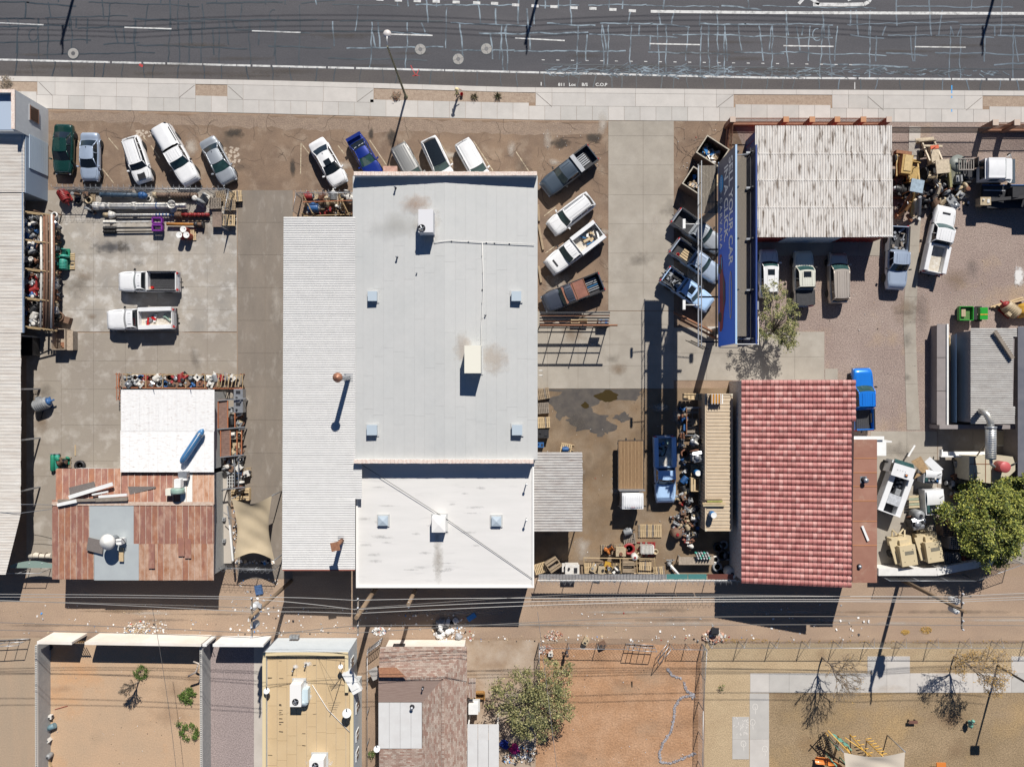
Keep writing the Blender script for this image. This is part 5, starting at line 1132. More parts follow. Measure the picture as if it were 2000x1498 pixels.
V('parked_car', 'white sedan with dark square sunroof beside the wire fence corner', 'car', 641, 318, .50, .86, 4.9, 1.88, PW, 'sedan', sunroof=.80, wind=GLASS, zc=.8)
def dec(t, d):
 for k, y in enumerate((-.35, .1, .42)):M(). box((d['c2']-.25, y, d['h']-.13), (.05, .22, .01), ry=.35). build('window_decal', PW, t, False)
V('parked_car', 'deep blue coupe with a tall rear wing spoiler', 'car', 713, 307, .50, .87, 4.6, 1.8, PB, 'coupe', spoiler=True, extra=dec, zc=.8)
V('parked_car', 'grey beige minivan with ribbed roof under the lamp pole shadow', 'van', 800, 326, .48, .87, 4.7, 1.85, PLG, 'van', zc=.9)
V('parked_car', 'white crossover car with an all black glass roof', 'car', 856, 315, .42, .91, 4.7, 1.88, PW, 'suv', roofm=GLASS, hr=1.6, zc=.8)
V('parked_car', 'white wagon with pale ribbed roof, rightmost in front of the main building', 'car', 925, 318, .49, .87, 4.7, 1.85, PW, 'van', hr=1.62, zc=.85)
def slats(t, d):
 for k in range(6):M(). box((d['rear']-.95, -.55+k*.2, .78), (1.1, .1, .05)). build('slat', STEEL, t, False)
 M(). box((d['rear']-.30, 0, 1.32), (.42, 2*d['hw']-.1, .16)). build('tool_chest', STEEL, t, False)
V('pickup_truck', 'slate grey crew pickup with a silver toolbox across its open bed', 'pickup', 1111, 334, -.78, .60, 5.9, 2.0, PGR, 'pickup', cabx=-.16, extra=slats, zc=1)
V('parked_car', 'white wagon with roof rails between the slate grey pickup and the utility pickup', 'car', 1115, 418, -.78, .60, 4.95, 1.9, PW, 'suv', rack=True, zc=.9)
def junkbed(seed, cols, n, bx0, bx1, by, z):
 def f(t, d):
  r_=random. Random(seed)
  for i in range(n):
   x=r_. uniform(bx0, bx1);y=r_. uniform(-by, by);L_=r_. uniform(.15, .8)
   o=M(). box((x, y, z+r_. uniform(0, .12)), (L_, r_. uniform(.06, .25), r_. uniform(.05, .2)), rz=r_. uniform(0, 3)). build('cargo_piece', r_. choice(cols), t, False)
 return f
V('service_truck', 'white pickup with open white utility bed full of tools beside the main building', 'utility truck', 1122, 486, -.79, .61, 6.2, 2.05, PW, 'service', hoodbox=True, cabx=.02, extra=junkbed(3, [STEEL, WOOD2, BLUEP, WHITEP, DARKM], 16, -2.7, -.6, .55, .85), zc=1)
def redlid(t, d):
 x0, x1=-1.3, .95
 M(). box((-.15, 0, 1.72), (2.3, 1.65, .05)). build('rusty_panel', mat('rust red panel', (.17, .06, .04), .6, c2=(.28, .12, .08), ns=2), t, False)
 for x in(-1.28, -.15, .98):M(). box((x, 0, 1.78), (.05, 1.75, .06)). build('rack_bar', RUST, t, False)
 for s_ in(-1, 1):M(). beam((-2.7, s_*.9, 1.76), (1.0, s_*.9, 1.78), .06, .06). build('rack_bar', DARKM, t, False)
 for x in(-2.7, -1.28):
  for s_ in(-1, 1):M(). box((x, s_*.9, 1.5), (.05, .05, .55)). build('rack_post', DARKM, t, False)
 for k in range(6):M(). box((-1.9, -.55+k*.2, .80), (1.3, .09, .06)). build('slat', [STEEL, STEEL, STEEL, BLUEP, STEEL, STEEL][k], t, False)
V('pickup_truck', 'charcoal pickup with a rusty red panel rack over cab and bed', 'pickup', 1119, 572, -.93, .37, 6.0, 2.0, PDG, 'pickup', cabx=.02, extra=redlid, zc=1)
V('pickup_truck', 'silver pickup with empty black bed, topmost of the three under the billboard', 'pickup', 1364, 452, .81, .58, 5.4, 1.88, PS, 'pickup', cabx=-.14, zc=1)
def pal(t, d):
 for k in range(4):M(). box((d['rear']-.60+0, -.45+k*.24, .78), (1.0, .17, .06)). build('plank', WOOD2, t, False)
 M(). lathe((d['rear']-1.3, -.5, .72), [(.16, 0), (.16, .08), (.1, .08), (.1, 0)], 12). build('red_ring', TAILL, t, False)
V('pickup_truck', 'pale silver pickup carrying yellow planks, middle one under the billboard', 'pickup', 1361, 510, .81, .58, 5.4, 1.88, PSB, 'pickup', cabx=-.12, extra=pal, zc=1)
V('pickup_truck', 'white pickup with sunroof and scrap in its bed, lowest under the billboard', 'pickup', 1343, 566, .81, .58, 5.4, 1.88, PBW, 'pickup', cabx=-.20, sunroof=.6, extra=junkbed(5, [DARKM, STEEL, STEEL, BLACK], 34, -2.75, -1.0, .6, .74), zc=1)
V('parked_car', 'white car half shaded and partly under the tree beside the shop', 'car', 1501, 534, 0, -1, 4.7, 1.85, PW, 'suv', hr=1.6, sunroof=.75, zc=.85)
V('pickup_truck', 'cream pickup with sunroof and dark tonneau bed cover behind the shop', 'pickup', 1570, 544, -.02, -1, 5.3, 1.92, PCR, 'pickup', cabx=-.34, sunroof=.72, zc=1, extra=lambda t, d:M(). box(((d['rear']-d['hl'])/2, 0, 1.25), (d['rear']+d['hl']-.1, 2*d['hw']-.2, .04)). build('bed_cover', LINER, t, False))
V('parked_car', 'tan minivan behind the shop, right of the cream pickup', 'van', 1637, 543, -.02, -1, 4.9, 1.88, PT, 'van', hr=1.7, zc=.85)
V('pickup_truck', 'pale silver pickup at the corner of the stained roof shop, nose south', 'pickup', 1753, 503, -.05, 1, 6.1, 2.0, PSB, 'pickup', cabx=-.12, wind=GLASS, zc=1, extra=junkbed(9, [STEEL, STEEL, WOOD3], 14, -2.7, -.8, .6, .74))
V('service_truck', 'white pickup with white utility boxes parked alone on the gravel yard', 'utility truck', 1836, 468, .21, -.98, 6.6, 2.1, PW, 'service', hoodbox=True, cabx=-.10, zc=1.1)
V('pickup_truck', 'bright blue pickup with dark open bed beside the red tiled building', 'pickup', 1686, 780, -.03, -1, 6.0, 1.98, PBL, 'pickup', cabx=-.22, zc=1)
V('pickup_truck', 'white regular cab pickup with dark empty bed, upper of the pair on the slab', 'pickup', 289, 550, -1, .0, 5.75, 2.0, PW, 'pickup', cabx=.08, zc=1, extra=lambda t, d:(M(). box((-.35, .55, .8), (.25, .2, .2)). build('red_can', TAILL, t, False), M(). box((-.15, .6, .76), (.3, .2, .12)). build('rag', WOOD2, t, False)))
V('service_truck', 'white utility truck with side boxes, lower of the pair on the slab', 'utility truck', 273, 623, -1, .03, 6.5, 2.05, PW, 'service', wind=GLASS, cabx=.08, zc=1.1, extra=junkbed(2, [STEEL, WHITEP, TAILL, STEEL, GREENP], 9, -2.9, -.6, .4, .82))
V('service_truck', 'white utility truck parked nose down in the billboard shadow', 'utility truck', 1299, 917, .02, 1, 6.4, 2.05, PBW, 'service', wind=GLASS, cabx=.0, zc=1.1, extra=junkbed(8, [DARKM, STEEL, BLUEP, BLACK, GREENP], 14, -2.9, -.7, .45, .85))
def flat(t, d):pass
p=P(1232, 925, 1.1)
t=thing('flatbed_truck', 'flatbed truck with brown plank deck and white cab facing down', 'flatbed truck', (p. x, p. y, .03), R(-90), 'cars and trucks parked in the yards')
DECK=[mat('deck plank '+n, c, .85, c2=c2, ns=2, local=True, grain=.15, c3=(.10, .06, .03), ns3=1.1, lo3=.62, hi3=.72)for n, c, c2 in(('a', (.25, .155, .08), (.18, .11, .055)), ('b', (.22, .135, .07), (.29, .19, .10)))]
for k in range(14):M(). box((-.85, -1.2+(k+.5)*.171, 1.12), (4.6, .158, .05)). build('deck_plank', DECK[k%2], t, False)
for s_ in(-1, 1):M(). box((-.85, s_*1.23, 1.08), (4.66, .05, .14)). build('side_rail', DARKM, t, False)
M(). box((-3.18, 0, 1.05), (.06, 2.46, .2)). build('rear_rail', DARKM, t, False);M(). box((1.50, 0, 1.5), (.08, 2.5, .9)). build('headboard', STEEL, t, False)
for s_ in(-1, 1):
 for k in range(8):M(). box((-2.9+k*.56, s_*1.27, 1.06), (.1, .06, .1)). build('stake_pocket', DARKM, t, False)
 M(). box((-.6, s_*.42, .8), (5.6, .12, .2)). build('chassis_rail', DARKM, t, False)
def cabf(u, v):q=2*u-1;return(lerp(1.72, 3.15, v), q*1.02, 2.28+.06*(1-q*q)-(.1 if abs(q)>.9 else 0)-(.12 if v in(0, 1)else 0))
M(). box((2.45, 0, 1.45), (1.5, 2.02, 1.5)). build('cab', PW, t, False);M(). surf(cabf, 10, 6). build('cab_roof', PW, t, False)
for k in range(9):M(). box((2.43, -.88+k*.22, 2.335), (1.15, .06, .02)). build('roof_rib', PW, t, False)
for k in range(3):M(). box((3.02, -.12+k*.12, 2.35), (.06, .05, .04)). build('marker_lamp', TAILL, t, False)
M(). surf(lambda u, v:(3.22+.16*(1-v)-.05*(2*u-1)**2, (2*u-1)*.95, 1.35+.75*v), 6, 2, flip=True). build('windshield', GLASS, t, False)
M(). box((3.26, 0, .95), (.14, 2.0, .7)). build('front_panel', PW, t, False)
for s_ in(-1, 1):
 M(). box((3.0, s_*1.22, 1.8), (.08, .2, .35)). build('mirror', GRILLE, t, False);M(). tube([(2.9, s_*1.0, 1.6), (3.0, s_*1.25, 1.65)], .02, 5). build('mirror_arm', GRILLE, t, False)
 M(). surf(lambda u, v, s_=s_:(2.0+.9*u, s_*1.015, 1.4+.6*v), 2, 1). build('side_window', GLASS, t, False)
ty, ri=wheel_meshes(.43)
for x in(2.4, -1.7, ):
 for s_ in(-1, 1):w_=inst('wheel', ty, t, (x, s_*.95, .43));inst('rim', ri, w_)
 # --- billboard
t=bthing('billboard', 'tall double sided billboard standing over the yard between driveway and shop', 'billboard', 1384, 640, 0)
BX=17.35;BY1, BY0=18.45, 3.1;Z1, Z2=10.0, 14.4
bb=bpy. data. materials. new('billboard face');bb. use_nodes=True;N=bb. node_tree. nodes;L=bb. node_tree. links;b=N['Principled BSDF'];b. inputs['Roughness']. default_value=.5
ge=N. new('ShaderNodeNewGeometry');sx=N. new('ShaderNodeSeparateXYZ');L. new(ge. outputs['Position'], sx. inputs[0]);mr=N. new('ShaderNodeMapRange');mr. inputs['From Min']. default_value=BY0;mr. inputs['From Max']. default_value=BY1
L. new(sx. outputs['Y'], mr. inputs['Value']);cr=N. new('ShaderNodeValToRGB');L. new(mr. outputs['Result'], cr. inputs['Fac'])
e=cr. color_ramp. elements;e[0]. position=.0;e[0]. color=(.01, .19, .95, 1);e[1]. position=1;e[1]. color=(.10, .11, .16, 1);n_=e. new(.62);n_. color=(.012, .13, .75, 1);n_=e. new(.76);n_. color=(.07, .10, .20, 1)  # face colour runs from blue to dark slate along its length
L. new(cr. outputs['Color'], b. inputs['Base Color'])
f=M(). box((BX, (BY0+BY1)/2, (Z1+Z2)/2), (.12, BY1-BY0, Z2-Z1)). build('west_panel', bb, t)
M(). box((BX+.02, (BY0+BY1)/2, Z2+.03), (.14, BY1-BY0+.1, .08)). box((BX+.02, (BY0+BY1)/2, Z1-.03), (.2, BY1-BY0+.1, .08)). build('panel_trim', mat('pale blue trim', (.35, .5, .68), .4), t)
WT=mat('white vinyl lettering', (.88, .88, .88), .5);CY=mat('cyan print', (.03, .35, .75), .5)
rot=(R(90), 0, R(-90));X_=BX-.08
def bt(s, size, y, z, m, sx=1):
 o=text_mesh(s, size, m, 'lettering', f, Vector((X_, y, z))-wloc(f), rot, sx, .004);return o
bt('SELL YOUR CAR', 1.4, BY1-.5, Z1+2.95, WT, .85);bt('IN A CLICK.', 1.4, BY1-.85, Z1+1.7, WT, .83);bt('C A R V A N A', .85, BY1-3.1, Z1+.5, WT, .78)
def ell(cy, cz, ry, rz_, m, nm, x=X_, n=28, y0=0):
 mm=M();mm. add([(x, cy+ry*math. cos(a_), cz+rz_*math. sin(a_))for a_ in[2*math. pi*k/n for k in range(n)]], [list(range(n))[::-1]]);return mm. build(nm, m, f)
ell(BY1-2.0, Z1+.85, .72, .56, CY, 'logo_oval')
o=text_mesh('CARVANA', .27, WT, 'lettering', f, Vector((X_-.01, BY1-1.42, Z1+.74))-wloc(f), rot, 1.1, .002)
def poly(pts, m, nm, x=X_-.005):
 mm=M();mm. add([(x, y, z)for y, z in pts], [list(range(len(pts)))]);
 n_=(Vector(mm. v[1])-Vector(mm. v[0])). cross(Vector(mm. v[2])-Vector(mm. v[0]));return mm. build(nm, m, f)
c0y=BY0+7.6
prof=[(0, .35), (.1, .85), (.6, 1.05), (1.6, 1.2), (2.5, 1.75), (3.9, 1.8), (4.9, 1.35), (6.0, 1.15), (6.3, .75), (6.25, .35)]
poly([(c0y-y_*1.02, Z1+z_*1.1)for y_, z_ in prof], mat('printed car red', (.28, .012, .04), .5), 'printed_car')
poly([(c0y-y_*1.02, Z1+z_*1.1)for y_, z_ in((1.7, 1.22), (2.6, 1.68), (3.8, 1.72), (4.6, 1.35), (3.0, 1.22))], mat('printed window', (.03, .05, .09), .5), 'printed_window', X_-.012)
for y_ in(1.2, 5.1):ell(c0y-y_*1.02, Z1+.5, .42, .45, mat('printed tyre', (.012, .012, .02), .5), 'printed_wheel', X_-.014)
ell(c0y-3.7, Z1+3.35, 1.9, .36, mat('halo outer', (.55, .45, .25), .5), 'printed_ring', X_-.004);ell(c0y-3.7, Z1+3.35, 1.7, .22, bb, 'printed_ring', X_-.008)
poly([(c0y-.3, Z1+.75), (c0y-1.3, Z1+.85), (c0y-1.3, Z1+1.1), (c0y-.3, Z1+1.0)], CY, 'printed_label', X_-.012)
BX2=18.95
M(). box((BX2, (BY0+BY1)/2, (Z1+Z2)/2-.1), (.08, BY1-BY0+.1, Z2-Z1)). build('east_panel', mat('blue panel back', (.03, .05, .12), .5), t)
M(). box((BX2, (BY0+BY1)/2, Z2+.02), (.125, BY1-BY0+.1, .05)). build('panel_trim', mat('bright blue trim', (.02, .05, .2), .4), t)
GRT=mat('walkway grating', (.30, .26, .21), .7)
def grating(x0, x1, z, y0, y1, bars=40, cross=8):
 g_=M()
 for i in range(cross):g_. box((lerp(x0, x1, (i+.5)/cross), (y0+y1)/2, z), (.05, y1-y0, .04))
 for i in range(bars):g_. box(((x0+x1)/2, lerp(y0, y1, (i+.5)/bars), z), (x1-x0, .05, .04))
 return g_. build('walkway_grating', GRT, t)
grating(17.5, 18.4, 13.7, BY0+.6, BY1-.6, 150, 8);grating(15.75, 17.2, 9.6, BY0+11.2, BY1-.1, 56, 12)
fr=M()
for y in(BY0+.4, BY0+4.2, BY0+8.2, BY0+12.2, BY1-.4):
 for x in(BX+.25, BX2-.25):fr=M(). beam((x, y, Z1-.4), (x, y, Z2-.1), .1, .14). build('upright', DARKM, t)
 M(). beam((15.7, y, 9.45), (BX2+.3, y, 9.45), .12, .2). build('cross_beam', DARKM, t);M(). beam((BX+.2, y, 13.2), (BX2-.2, y, 13.6), .08, .1). build('brace', STEEL, t);M(). box((BX2-.45, y, 13.9), (.35, .14, .12)). build('clamp', STEEL, t)
for x, z in((15.7, 9.6), (17.2, 9.6), (15.7, 10.6), (18.5, 12.5), (18.7, 13.8)):M(). beam((x, BY0, z), (x, BY1, z), .06 if z!=9.6 else .1, .08). build('rail', DARKM if x>15.8 else STEEL, t)
for k in range(10):M(). beam((15.7, BY0+k*1.7, 9.6), (15.7, BY0+k*1.7, 10.6), .04, .04). build('rail_post', DARKM, t)
for k, (x, y)in enumerate(((BX2, BY0), (BX, BY0))):pass
M(). box(((BX+BX2)/2+.1, BY0-.05, Z2), (BX2-BX+.2, .05, .08)). box(((BX+BX2)/2, BY0-.1, Z1), (BX2-BX, .05, .08)). build('end_frame', WHITEP, t)
M(). box((BX2+.22, BY0+1.0, Z2-.2), (.05, 2.2, .05)). build('end_frame', WHITEP, t)
LP=M
for y in(BY0+3.5, BY0+10.3):
 M(). tube([(15.7, y, 9.6), (14.6, y, 9.7)], .04, 6). build('lamp_arm', WHITEP, t);M(). box((14.45, y, 9.75), (.22, .8, .22)). build('lamp_head', WHITEP, t)
 M(). tube([(19.0, y-.1, 10.0), (20.2, y-.1, 10.1)], .04, 6). build('lamp_arm', WHITEP, t);M(). box((20.4, y-.1, 10.15), (.35, .7, .25)). build('lamp_head', STEEL, t)
for x, y in((19.6, 5.0), (18.2, 15.5)):
 M(). lathe((x, y, 0), [(.34, 0), (.34, 9.4)], 18). build('column', mat('dark steel column', (.10, .09, .09), .5), t)
 M(). box((x, y, .1), (1.1, 1.1, .2)). build('footing', CONC, t)
M(). beam((18.2, BY0+.2, 9.2), (18.2, BY1-.2, 9.2), .5, .5). build('main_beam', DARKM, t)
for s in(0, .5):M(). beam((16.1+s, BY0-.2, 9.6), (16.1+s, BY0+.9, 3.5), .05, .05). build('ladder_rail', DARKM, t)
for k in range(12):M(). beam((16.1, BY0-.2+.09*k, 9.6-k*.5), (16.6, BY0-.2+.09*k, 9.6-k*.5), .03, .03). build('ladder_rung', DARKM, t)
# --- fences, poles, wires
def seglen(pts):return[math. hypot(b[0]-a[0], b[1]-a[1])for a, b in zip(pts, pts[1:])]
LINK=mat('chain link wire', (.20, .20, .20), .5, .4)
def chain_fence(label, pts, h, post_px=50, mesh=True, braces=False, razor=False, coil_z=None, m=STEEL, name='chain_link_fence'):
 t=thing(name, label, 'fence', P(*pts[0], 0));w0=wloc(t)
 g=M();pw=[P(x, y, 0)for x, y in pts]
 for a, b in zip(pw, pw[1:]):
  Ls=(b-a). length;n=max(1, round(Ls/(post_px*K)))
  for i in range(n+1):
   q=a. lerp(b, i/n);M(). tube([q, q+Vector((0, 0, h+.05))], .035, 6). build('fence_post', m, t)
   if braces:M(). tube([q+Vector((0, 0, h)), q+Vector((.9, .35, .1))], .02, 5). build('brace', m, t)
  M(). tube([a+Vector((0, 0, h)), b+Vector((0, 0, h))], .028, 6). build('top_rail', m, t)
  if mesh:
   d=(b-a). normalized();s=.30;k=0;x=-h
   while x<Ls:
    for sg in(1, -1):
     u0, u1=(x, x+h);z0, z1=(.05, h)if sg>0 else(h, .05)
     if u0<0:z0=z0+(z1-z0)*(-u0/h);u0=0
     if u1>Ls:z1=z0+(z1-z0)*((Ls-u0)/max(1e-6, u1-u0));u1=Ls
     if u1>u0:g. tube([a+d*u0+Vector((0, 0, z0)), a+d*u1+Vector((0, 0, z1))], .008, 3, cap=False)
    x+=s
 if mesh:tag(g. build('wire_mesh', LINK, t), kind='stuff')
 if razor:
  g=M()
  for a, b in zip(pw, pw[1:]):
   Ls=(b-a). length;d=(b-a). normalized();n=int(Ls/.055);pts3=[]
   for i in range(n):an=i*.66;pts3 . append(a+d*(i*.055)+Vector((0, 0, h+.35))+Vector((-d. y, d. x, 0))*.28*math. cos(an)+Vector((0, 0, .28*math. sin(an))))
   g. tube(pts3, .012, 3, cap=False)
  tag(g. build('razor_coil', STEEL, t), kind='stuff')
  for zz_ in(h+.25, h+.5):
   for a, b in zip(pw, pw[1:]):M(). tube([a+Vector((0, 0, zz_)), b+Vector((0, 0, zz_))], .01, 4). build('barbed_strand', STEEL, t)
 return t
chain_fence('chain link fence with coiled razor wire north of the pump yard', [(131, 378), (460, 381)], 2.0, 40, razor=True)
chain_fence('chain link side fence east of the pallets in the pump yard', [(462, 381), (449, 452)], 2.0, 36)
chain_fence('chain link fence with coiled razor wire before the small caged rack', [(590, 388), (712, 388)], 2.0, 30, razor=True)
chain_fence('short chain link side fence beside the small caged rack', [(590, 390), (584, 422)], 2.0, 30)
chain_fence('razor wire topped fence south of the beige shade sail', [(440, 1098), (548, 1102)], 2.0, 36, razor=True)
chain_fence('chain link fence along the alley beside the shingled house yard', [(1053, 1254), (1222, 1256)], 1.6, 52);chain_fence('short chain link fence right of the open gate on the alley', [(1308, 1256), (1370, 1257)], 1.6, 34)
chain_fence('chain link fence between the red dirt yard and the play area', [(1371, 1256), (1364, 1370), (1362, 1600)], 1.8, 60, braces=False)
chain_fence('long chain link fence with braced posts along the play area', [(1380, 1252), (2060, 1252)], 1.8, 63, braces=True)
chain_fence('chain link fence west of the red dirt yard behind the tree', [(1052, 1256), (1052, 1320)], 1.5, 40)
chain_fence('alley fence behind the oily yard', [(1052, 1122), (1435, 1122)], 2.3, 52, mesh=False, razor=True);chain_fence('alley fence behind the machine yard near the right edge', [(1715, 1122), (1880, 1122), (1970, 1090)], 2.2, 52)
chain_fence('old wire fence in the narrow gap beside the tan building', [(722, 1262), (722, 1500)], 1.2, 60, mesh=False)
chain_fence('chain link fence south of the long white shed', [(20, 1110), (100, 1110)], 1.8, 40, mesh=False)
t=bthing('fence_sheeting', 'galvanised, teal and red sheets laid flat along the rear yard fence', 'sheeting', 1240, 1128, 2.0)
for i in range(10):corr(t, 'sheet', P(1052+i*25, 1131, 2.1), P(1052+i*25, 1121, 2.3), P(1077+i*25, 1121, 2.3), P(1077+i*25, 1131, 2.1), .3, .04, GALVR)
for a, b, m in((1302, 1343, TEAL), (1344, 1380, TEAL), (1382, 1432, mat('red brown sheet', (.2, .07, .05), .7))):thin(a, b, 1121, 1131, 2.3, 2.1, m, t, 'sheet')
M(). beam(P(1050, 1133, 2.1), P(1438, 1133, 2.1), .06, .08). build('edge_rail', WHITEP, t)
t=bthing('rear_wall', 'white rendered wall with grey cap behind the machine yard', 'wall', 1790, 1118, 1.5);wall_run(t, (1716, 1117), (1830, 1117), 1.4, .7, WHITEW);wall_run(t, (1830, 1117), (1960, 1092), 1.4, .7, WHITEW)
t=bthing('green_tarp_roof', 'green grey curved tarpaulin roof at the southwest corner of the rusty shed', 'tarpaulin', 75, 1103, 1.6)
M(). surf(lambda u, v:tuple(P(20+u*84, 1109-14*v*math. sin(.4+u*2.2), 1.8)), 12, 4). build('cover', mat('green grey tarp', (.19, .26, .23), .8), t)
for k in range(4):M(). tube([P(30+k*25, 1110, 1.2), P(32+k*25, 1100, 1.85)], .04, 5). build('hoop', STEEL, t)
BRK=mat('brown brick', (.26, .12, .075), .9, c2=(.36, .2, .13), ns=5);CAPM=mat('pale pillar cap', (.5, .4, .33), .9);IRON=mat('rusty iron slats', (.30, .14, .08), .7)
t=bthing('brick_iron_fence', 'brown brick pillar and iron slat fence north of the stained roof shop', 'fence', 1580, 240, 0)
xs=[1431, 1535, 1586, 1635, 1686, 1736]
for x in xs:
 p=P(x, 234, 2.0);M(). box((p. x, p. y, 1.0), (.45, .45, 2.0)). build('brick_pillar', BRK, t);M(). box((p. x, p. y, 2.04), (.52, .52, .08)). build('pillar_cap', CAPM if x in(1431, 1736)else mat('orange brick cap', (.45, .24, .13), .9), t)
def irons(t, x0, x1, y0, y1, h=1.9, sp=.11, m=IRON, base=True):
 a, b=P(x0, y0, h), P(x1, y1, h);n=int((b-a). length/sp);g_=M()
 for i in range(n):q=a. lerp(b, (i+.5)/n);g_. box((q. x, q. y, h/2+.3), (.03, .03, h-.5))
 tag(g_. build('iron_slats', m, t), kind='stuff')
 for z in(.7, h-.1):M(). beam((a. x, a. y, z), (b. x, b. y, z), .05, .06). build('fence_rail', m, t)
 if base:M(). beam((a. x, a. y, .25), (b. x, b. y, .25), .25, .5). build('base_wall', BRK, t)
for a, b in zip(xs, xs[1:]):irons(t, a, b, 231, 231)
t=bthing('brick_iron_fence', 'brick and iron side fence running south behind the top of the billboard', 'fence', 1431, 290, 0);irons(t, 1432, 1426, 240, 330)
t=bthing('iron_gate', 'long black iron sliding gate between the brick pillars at top right', 'gate', 1820, 250, 0);irons(t, 1742, 1938, 249, 249, 2.1, .12, DARKM, False)
t=bthing('brick_iron_fence', 'brick and iron fence cut off by the right edge at the top right', 'fence', 1970, 245, 0)
for x in(1944, 1986):p=P(x, 240, 2.1);M(). box((p. x, p. y, 1.05), (.5, .5, 2.1)). build('brick_pillar', BRK, t);M(). box((p. x, p. y, 2.14), (.55, .55, .08)). build('pillar_cap', CAPM, t)
irons(t, 1944, 2100, 243, 243)
def gate(label, a, b, h, n=2, name='metal_gate'):
 t=thing(name, label, 'gate', P(*a, 0));p, q=P(*a, 0), P(*b, 0)
 for z in(.15, h/2, h):M(). tube([p+Vector((0, 0, z)), q+Vector((0, 0, z))], .035, 6). build('gate_rail', STEEL, t)
 for i in range(n+1):c=p. lerp(q, i/n);M(). tube([c+Vector((0, 0, .1)), c+Vector((0, 0, h))], .03, 6). build('gate_post', STEEL, t)
gate('open metal gate leaf hanging into the red dirt yard', (1303, 1256), (1281, 1283), 1.7);gate('left closed metal gate leaf at the red dirt yard', (1222, 1256), (1240, 1256), 1.8, 2);gate('wide closed metal gate leaf at the red dirt yard', (1240, 1257), (1276, 1259), 1.8, 3)
gate('white tubular gate at the far lower left beside the block wall', (0, 1249), (60, 1246), 2.0, 3)
gate('tall tubular frame between the tan building and the shingled house', (725, 1262), (748, 1244), 1.8, 6)
t=bthing('pipe_rack_gate', 'rusty braced gate frame with open grid east of the main building', 'gate', 1125, 625, 0)
a, b=P(1052, 641, 0), P(1184, 641, 0)
for z, r_, m in((3.4, .09, RUST), (2.3, .05, DARKM), (.4, .05, DARKM)):M(). tube([Vector((a. x, a. y, z)), Vector((b. x+(.6 if z>3 else 0), b. y, z))], r_, 8). build('rail', m, t)
for i in range(6):q=a. lerp(b, i/5);M(). tube([(q. x, q. y, 0), (q. x, q. y, 3.4 if i!=3 else 3.7)], .05, 6). build('upright', DARKM, t)
M(). box((b. x-.9, b. y, 1.3), (1.0, .05, .8)). build('sign_plate', DARKM, t)
for k in range(5):M(). beam((a. x, a. y+.25+k*.25, 1.9+k*.2), (b. x, b. y+.25+k*.25, 1.9+k*.2), .13, .06). build('stored_bar', RUST if k%2 else DARKM, t)
for(x0, y0, x1, y1, zz_, lab)in((1316, 610, 1395, 650, .9, 'upper'), (1330, 625, 1400, 662, .5, 'lower')):
 tag(M(). tube([P(x0, y0, zz_), P(x1, y1, zz_)], .12, 8). build('rusty_pipe', RUST), lab+' rusty pipe lying slanted below the billboard near the pickup', 'pipe')
t=thing('street_lamp', 'slim olive street lamp leaning out over the road from the planting strip', 'street lamp', P(793, 190, 0));OL=mat('olive lamp pole', (.17, .16, .10), .5)
M(). lathe((0, 0, 0), [(.2, 0), (.2, .1), (.11, .15), (.08, 10.3), (.06, 10.5)], 12). build('pole', OL, t, False)
p=P(757, 72, 10.6)-wloc(t);M(). tube([(0, 0, 10.3), (.0, .5, 10.7), (p. x*.3, p. y*.7, 10.7), (p. x*.3, p. y, 10.7)], .05, 8). build('arm', WHITEP, t, False)
M(). lathe((p. x*.3, p. y+.2, 10.5), [(.1, 0), (.34, .08), (.34, .16), (.2, .28), (.05, .32)], 16). build('lamp_head', mat('lamp housing', (.55, .52, .5), .5), t, False)
t=thing('street_lamp', 'dark square headed lamp post in the play area at lower right', 'street lamp', P(1948, 1300, 0));M(). lathe((0, 0, 0), [(.12, 0), (.08, 7.6)], 10). build('pole', DARKM, t, False);M(). box((0, 0, 7.7), (.9, .75, .2)). build('lamp_head', DARKM, t, False)
POLEW=mat('utility pole wood', (.24, .165, .10), .9, c2=(.17, .12, .08), ns=1, stretch=(4, 4, .4));CER=mat('insulator porcelain', (.5, .52, .55), .3);TRF=mat('transformer grey', (.55, .56, .56), .5)
def upole(label, base, top_z, arms=((.9, 2.0), ), tr=0, r=.19, side=1, tr_m=None):
 t=thing('utility_pole', label, 'utility pole', P(*base, 0))
 M(). lathe((0, 0, 0), [(r, 0), (r*.75, top_z)], 12). build('pole', POLEW, t, False)
 for dz, hl_ in arms:
  M(). box((0, -.1, top_z-dz), (.12, hl_*2, .14)). build('crossarm', WOOD3, t, False)
  for k in range(5):
   if k!=2:M(). lathe((0, -hl_+k*hl_/2-.1, top_z-dz+.07), [(.07, 0), (.09, .06), (.05, .2), (.02, .22)], 8). build('insulator', CER, t, False)
 for k in range(tr):
  M(). lathe((side*.45, .25-k*.8, top_z-2.8), [(.26, 0), (.28, .05), (.28, .85), (.2, .95), (.05, 1.0)], 14). build('transformer', TRF, t, False)
  M(). lathe((side*.45, .25-k*.8, top_z-1.8), [(.05, 0), (.05, .2)], 6). build('bushing', CER, t, False)
 if tr:
  for k in range(4):M(). box((.1+.1*k, .5, top_z-1.7+.1*k), (.05, .3, .3)). build('cutout_fuse', CER, t, False)
 return t
upole('utility pole with white transformers leaning over the purple gravel wall', (569, 1134), 11.0, ((.4, 1.6), ), 3, side=-1)
upole('thick bare topped utility pole beside the tan flat building', (742, 1137), 10.6, ((.7, 1.5), ), 0, .24)
upole('short thick utility pole just south of the white coated roof', (817, 1139), 6.8, ((.4, .2), ), 0, .22)
upole('brown utility pole with grey transformers behind the machine yard', (1757, 1130), 10.2, ((.5, 1.5), ), 2, .2)
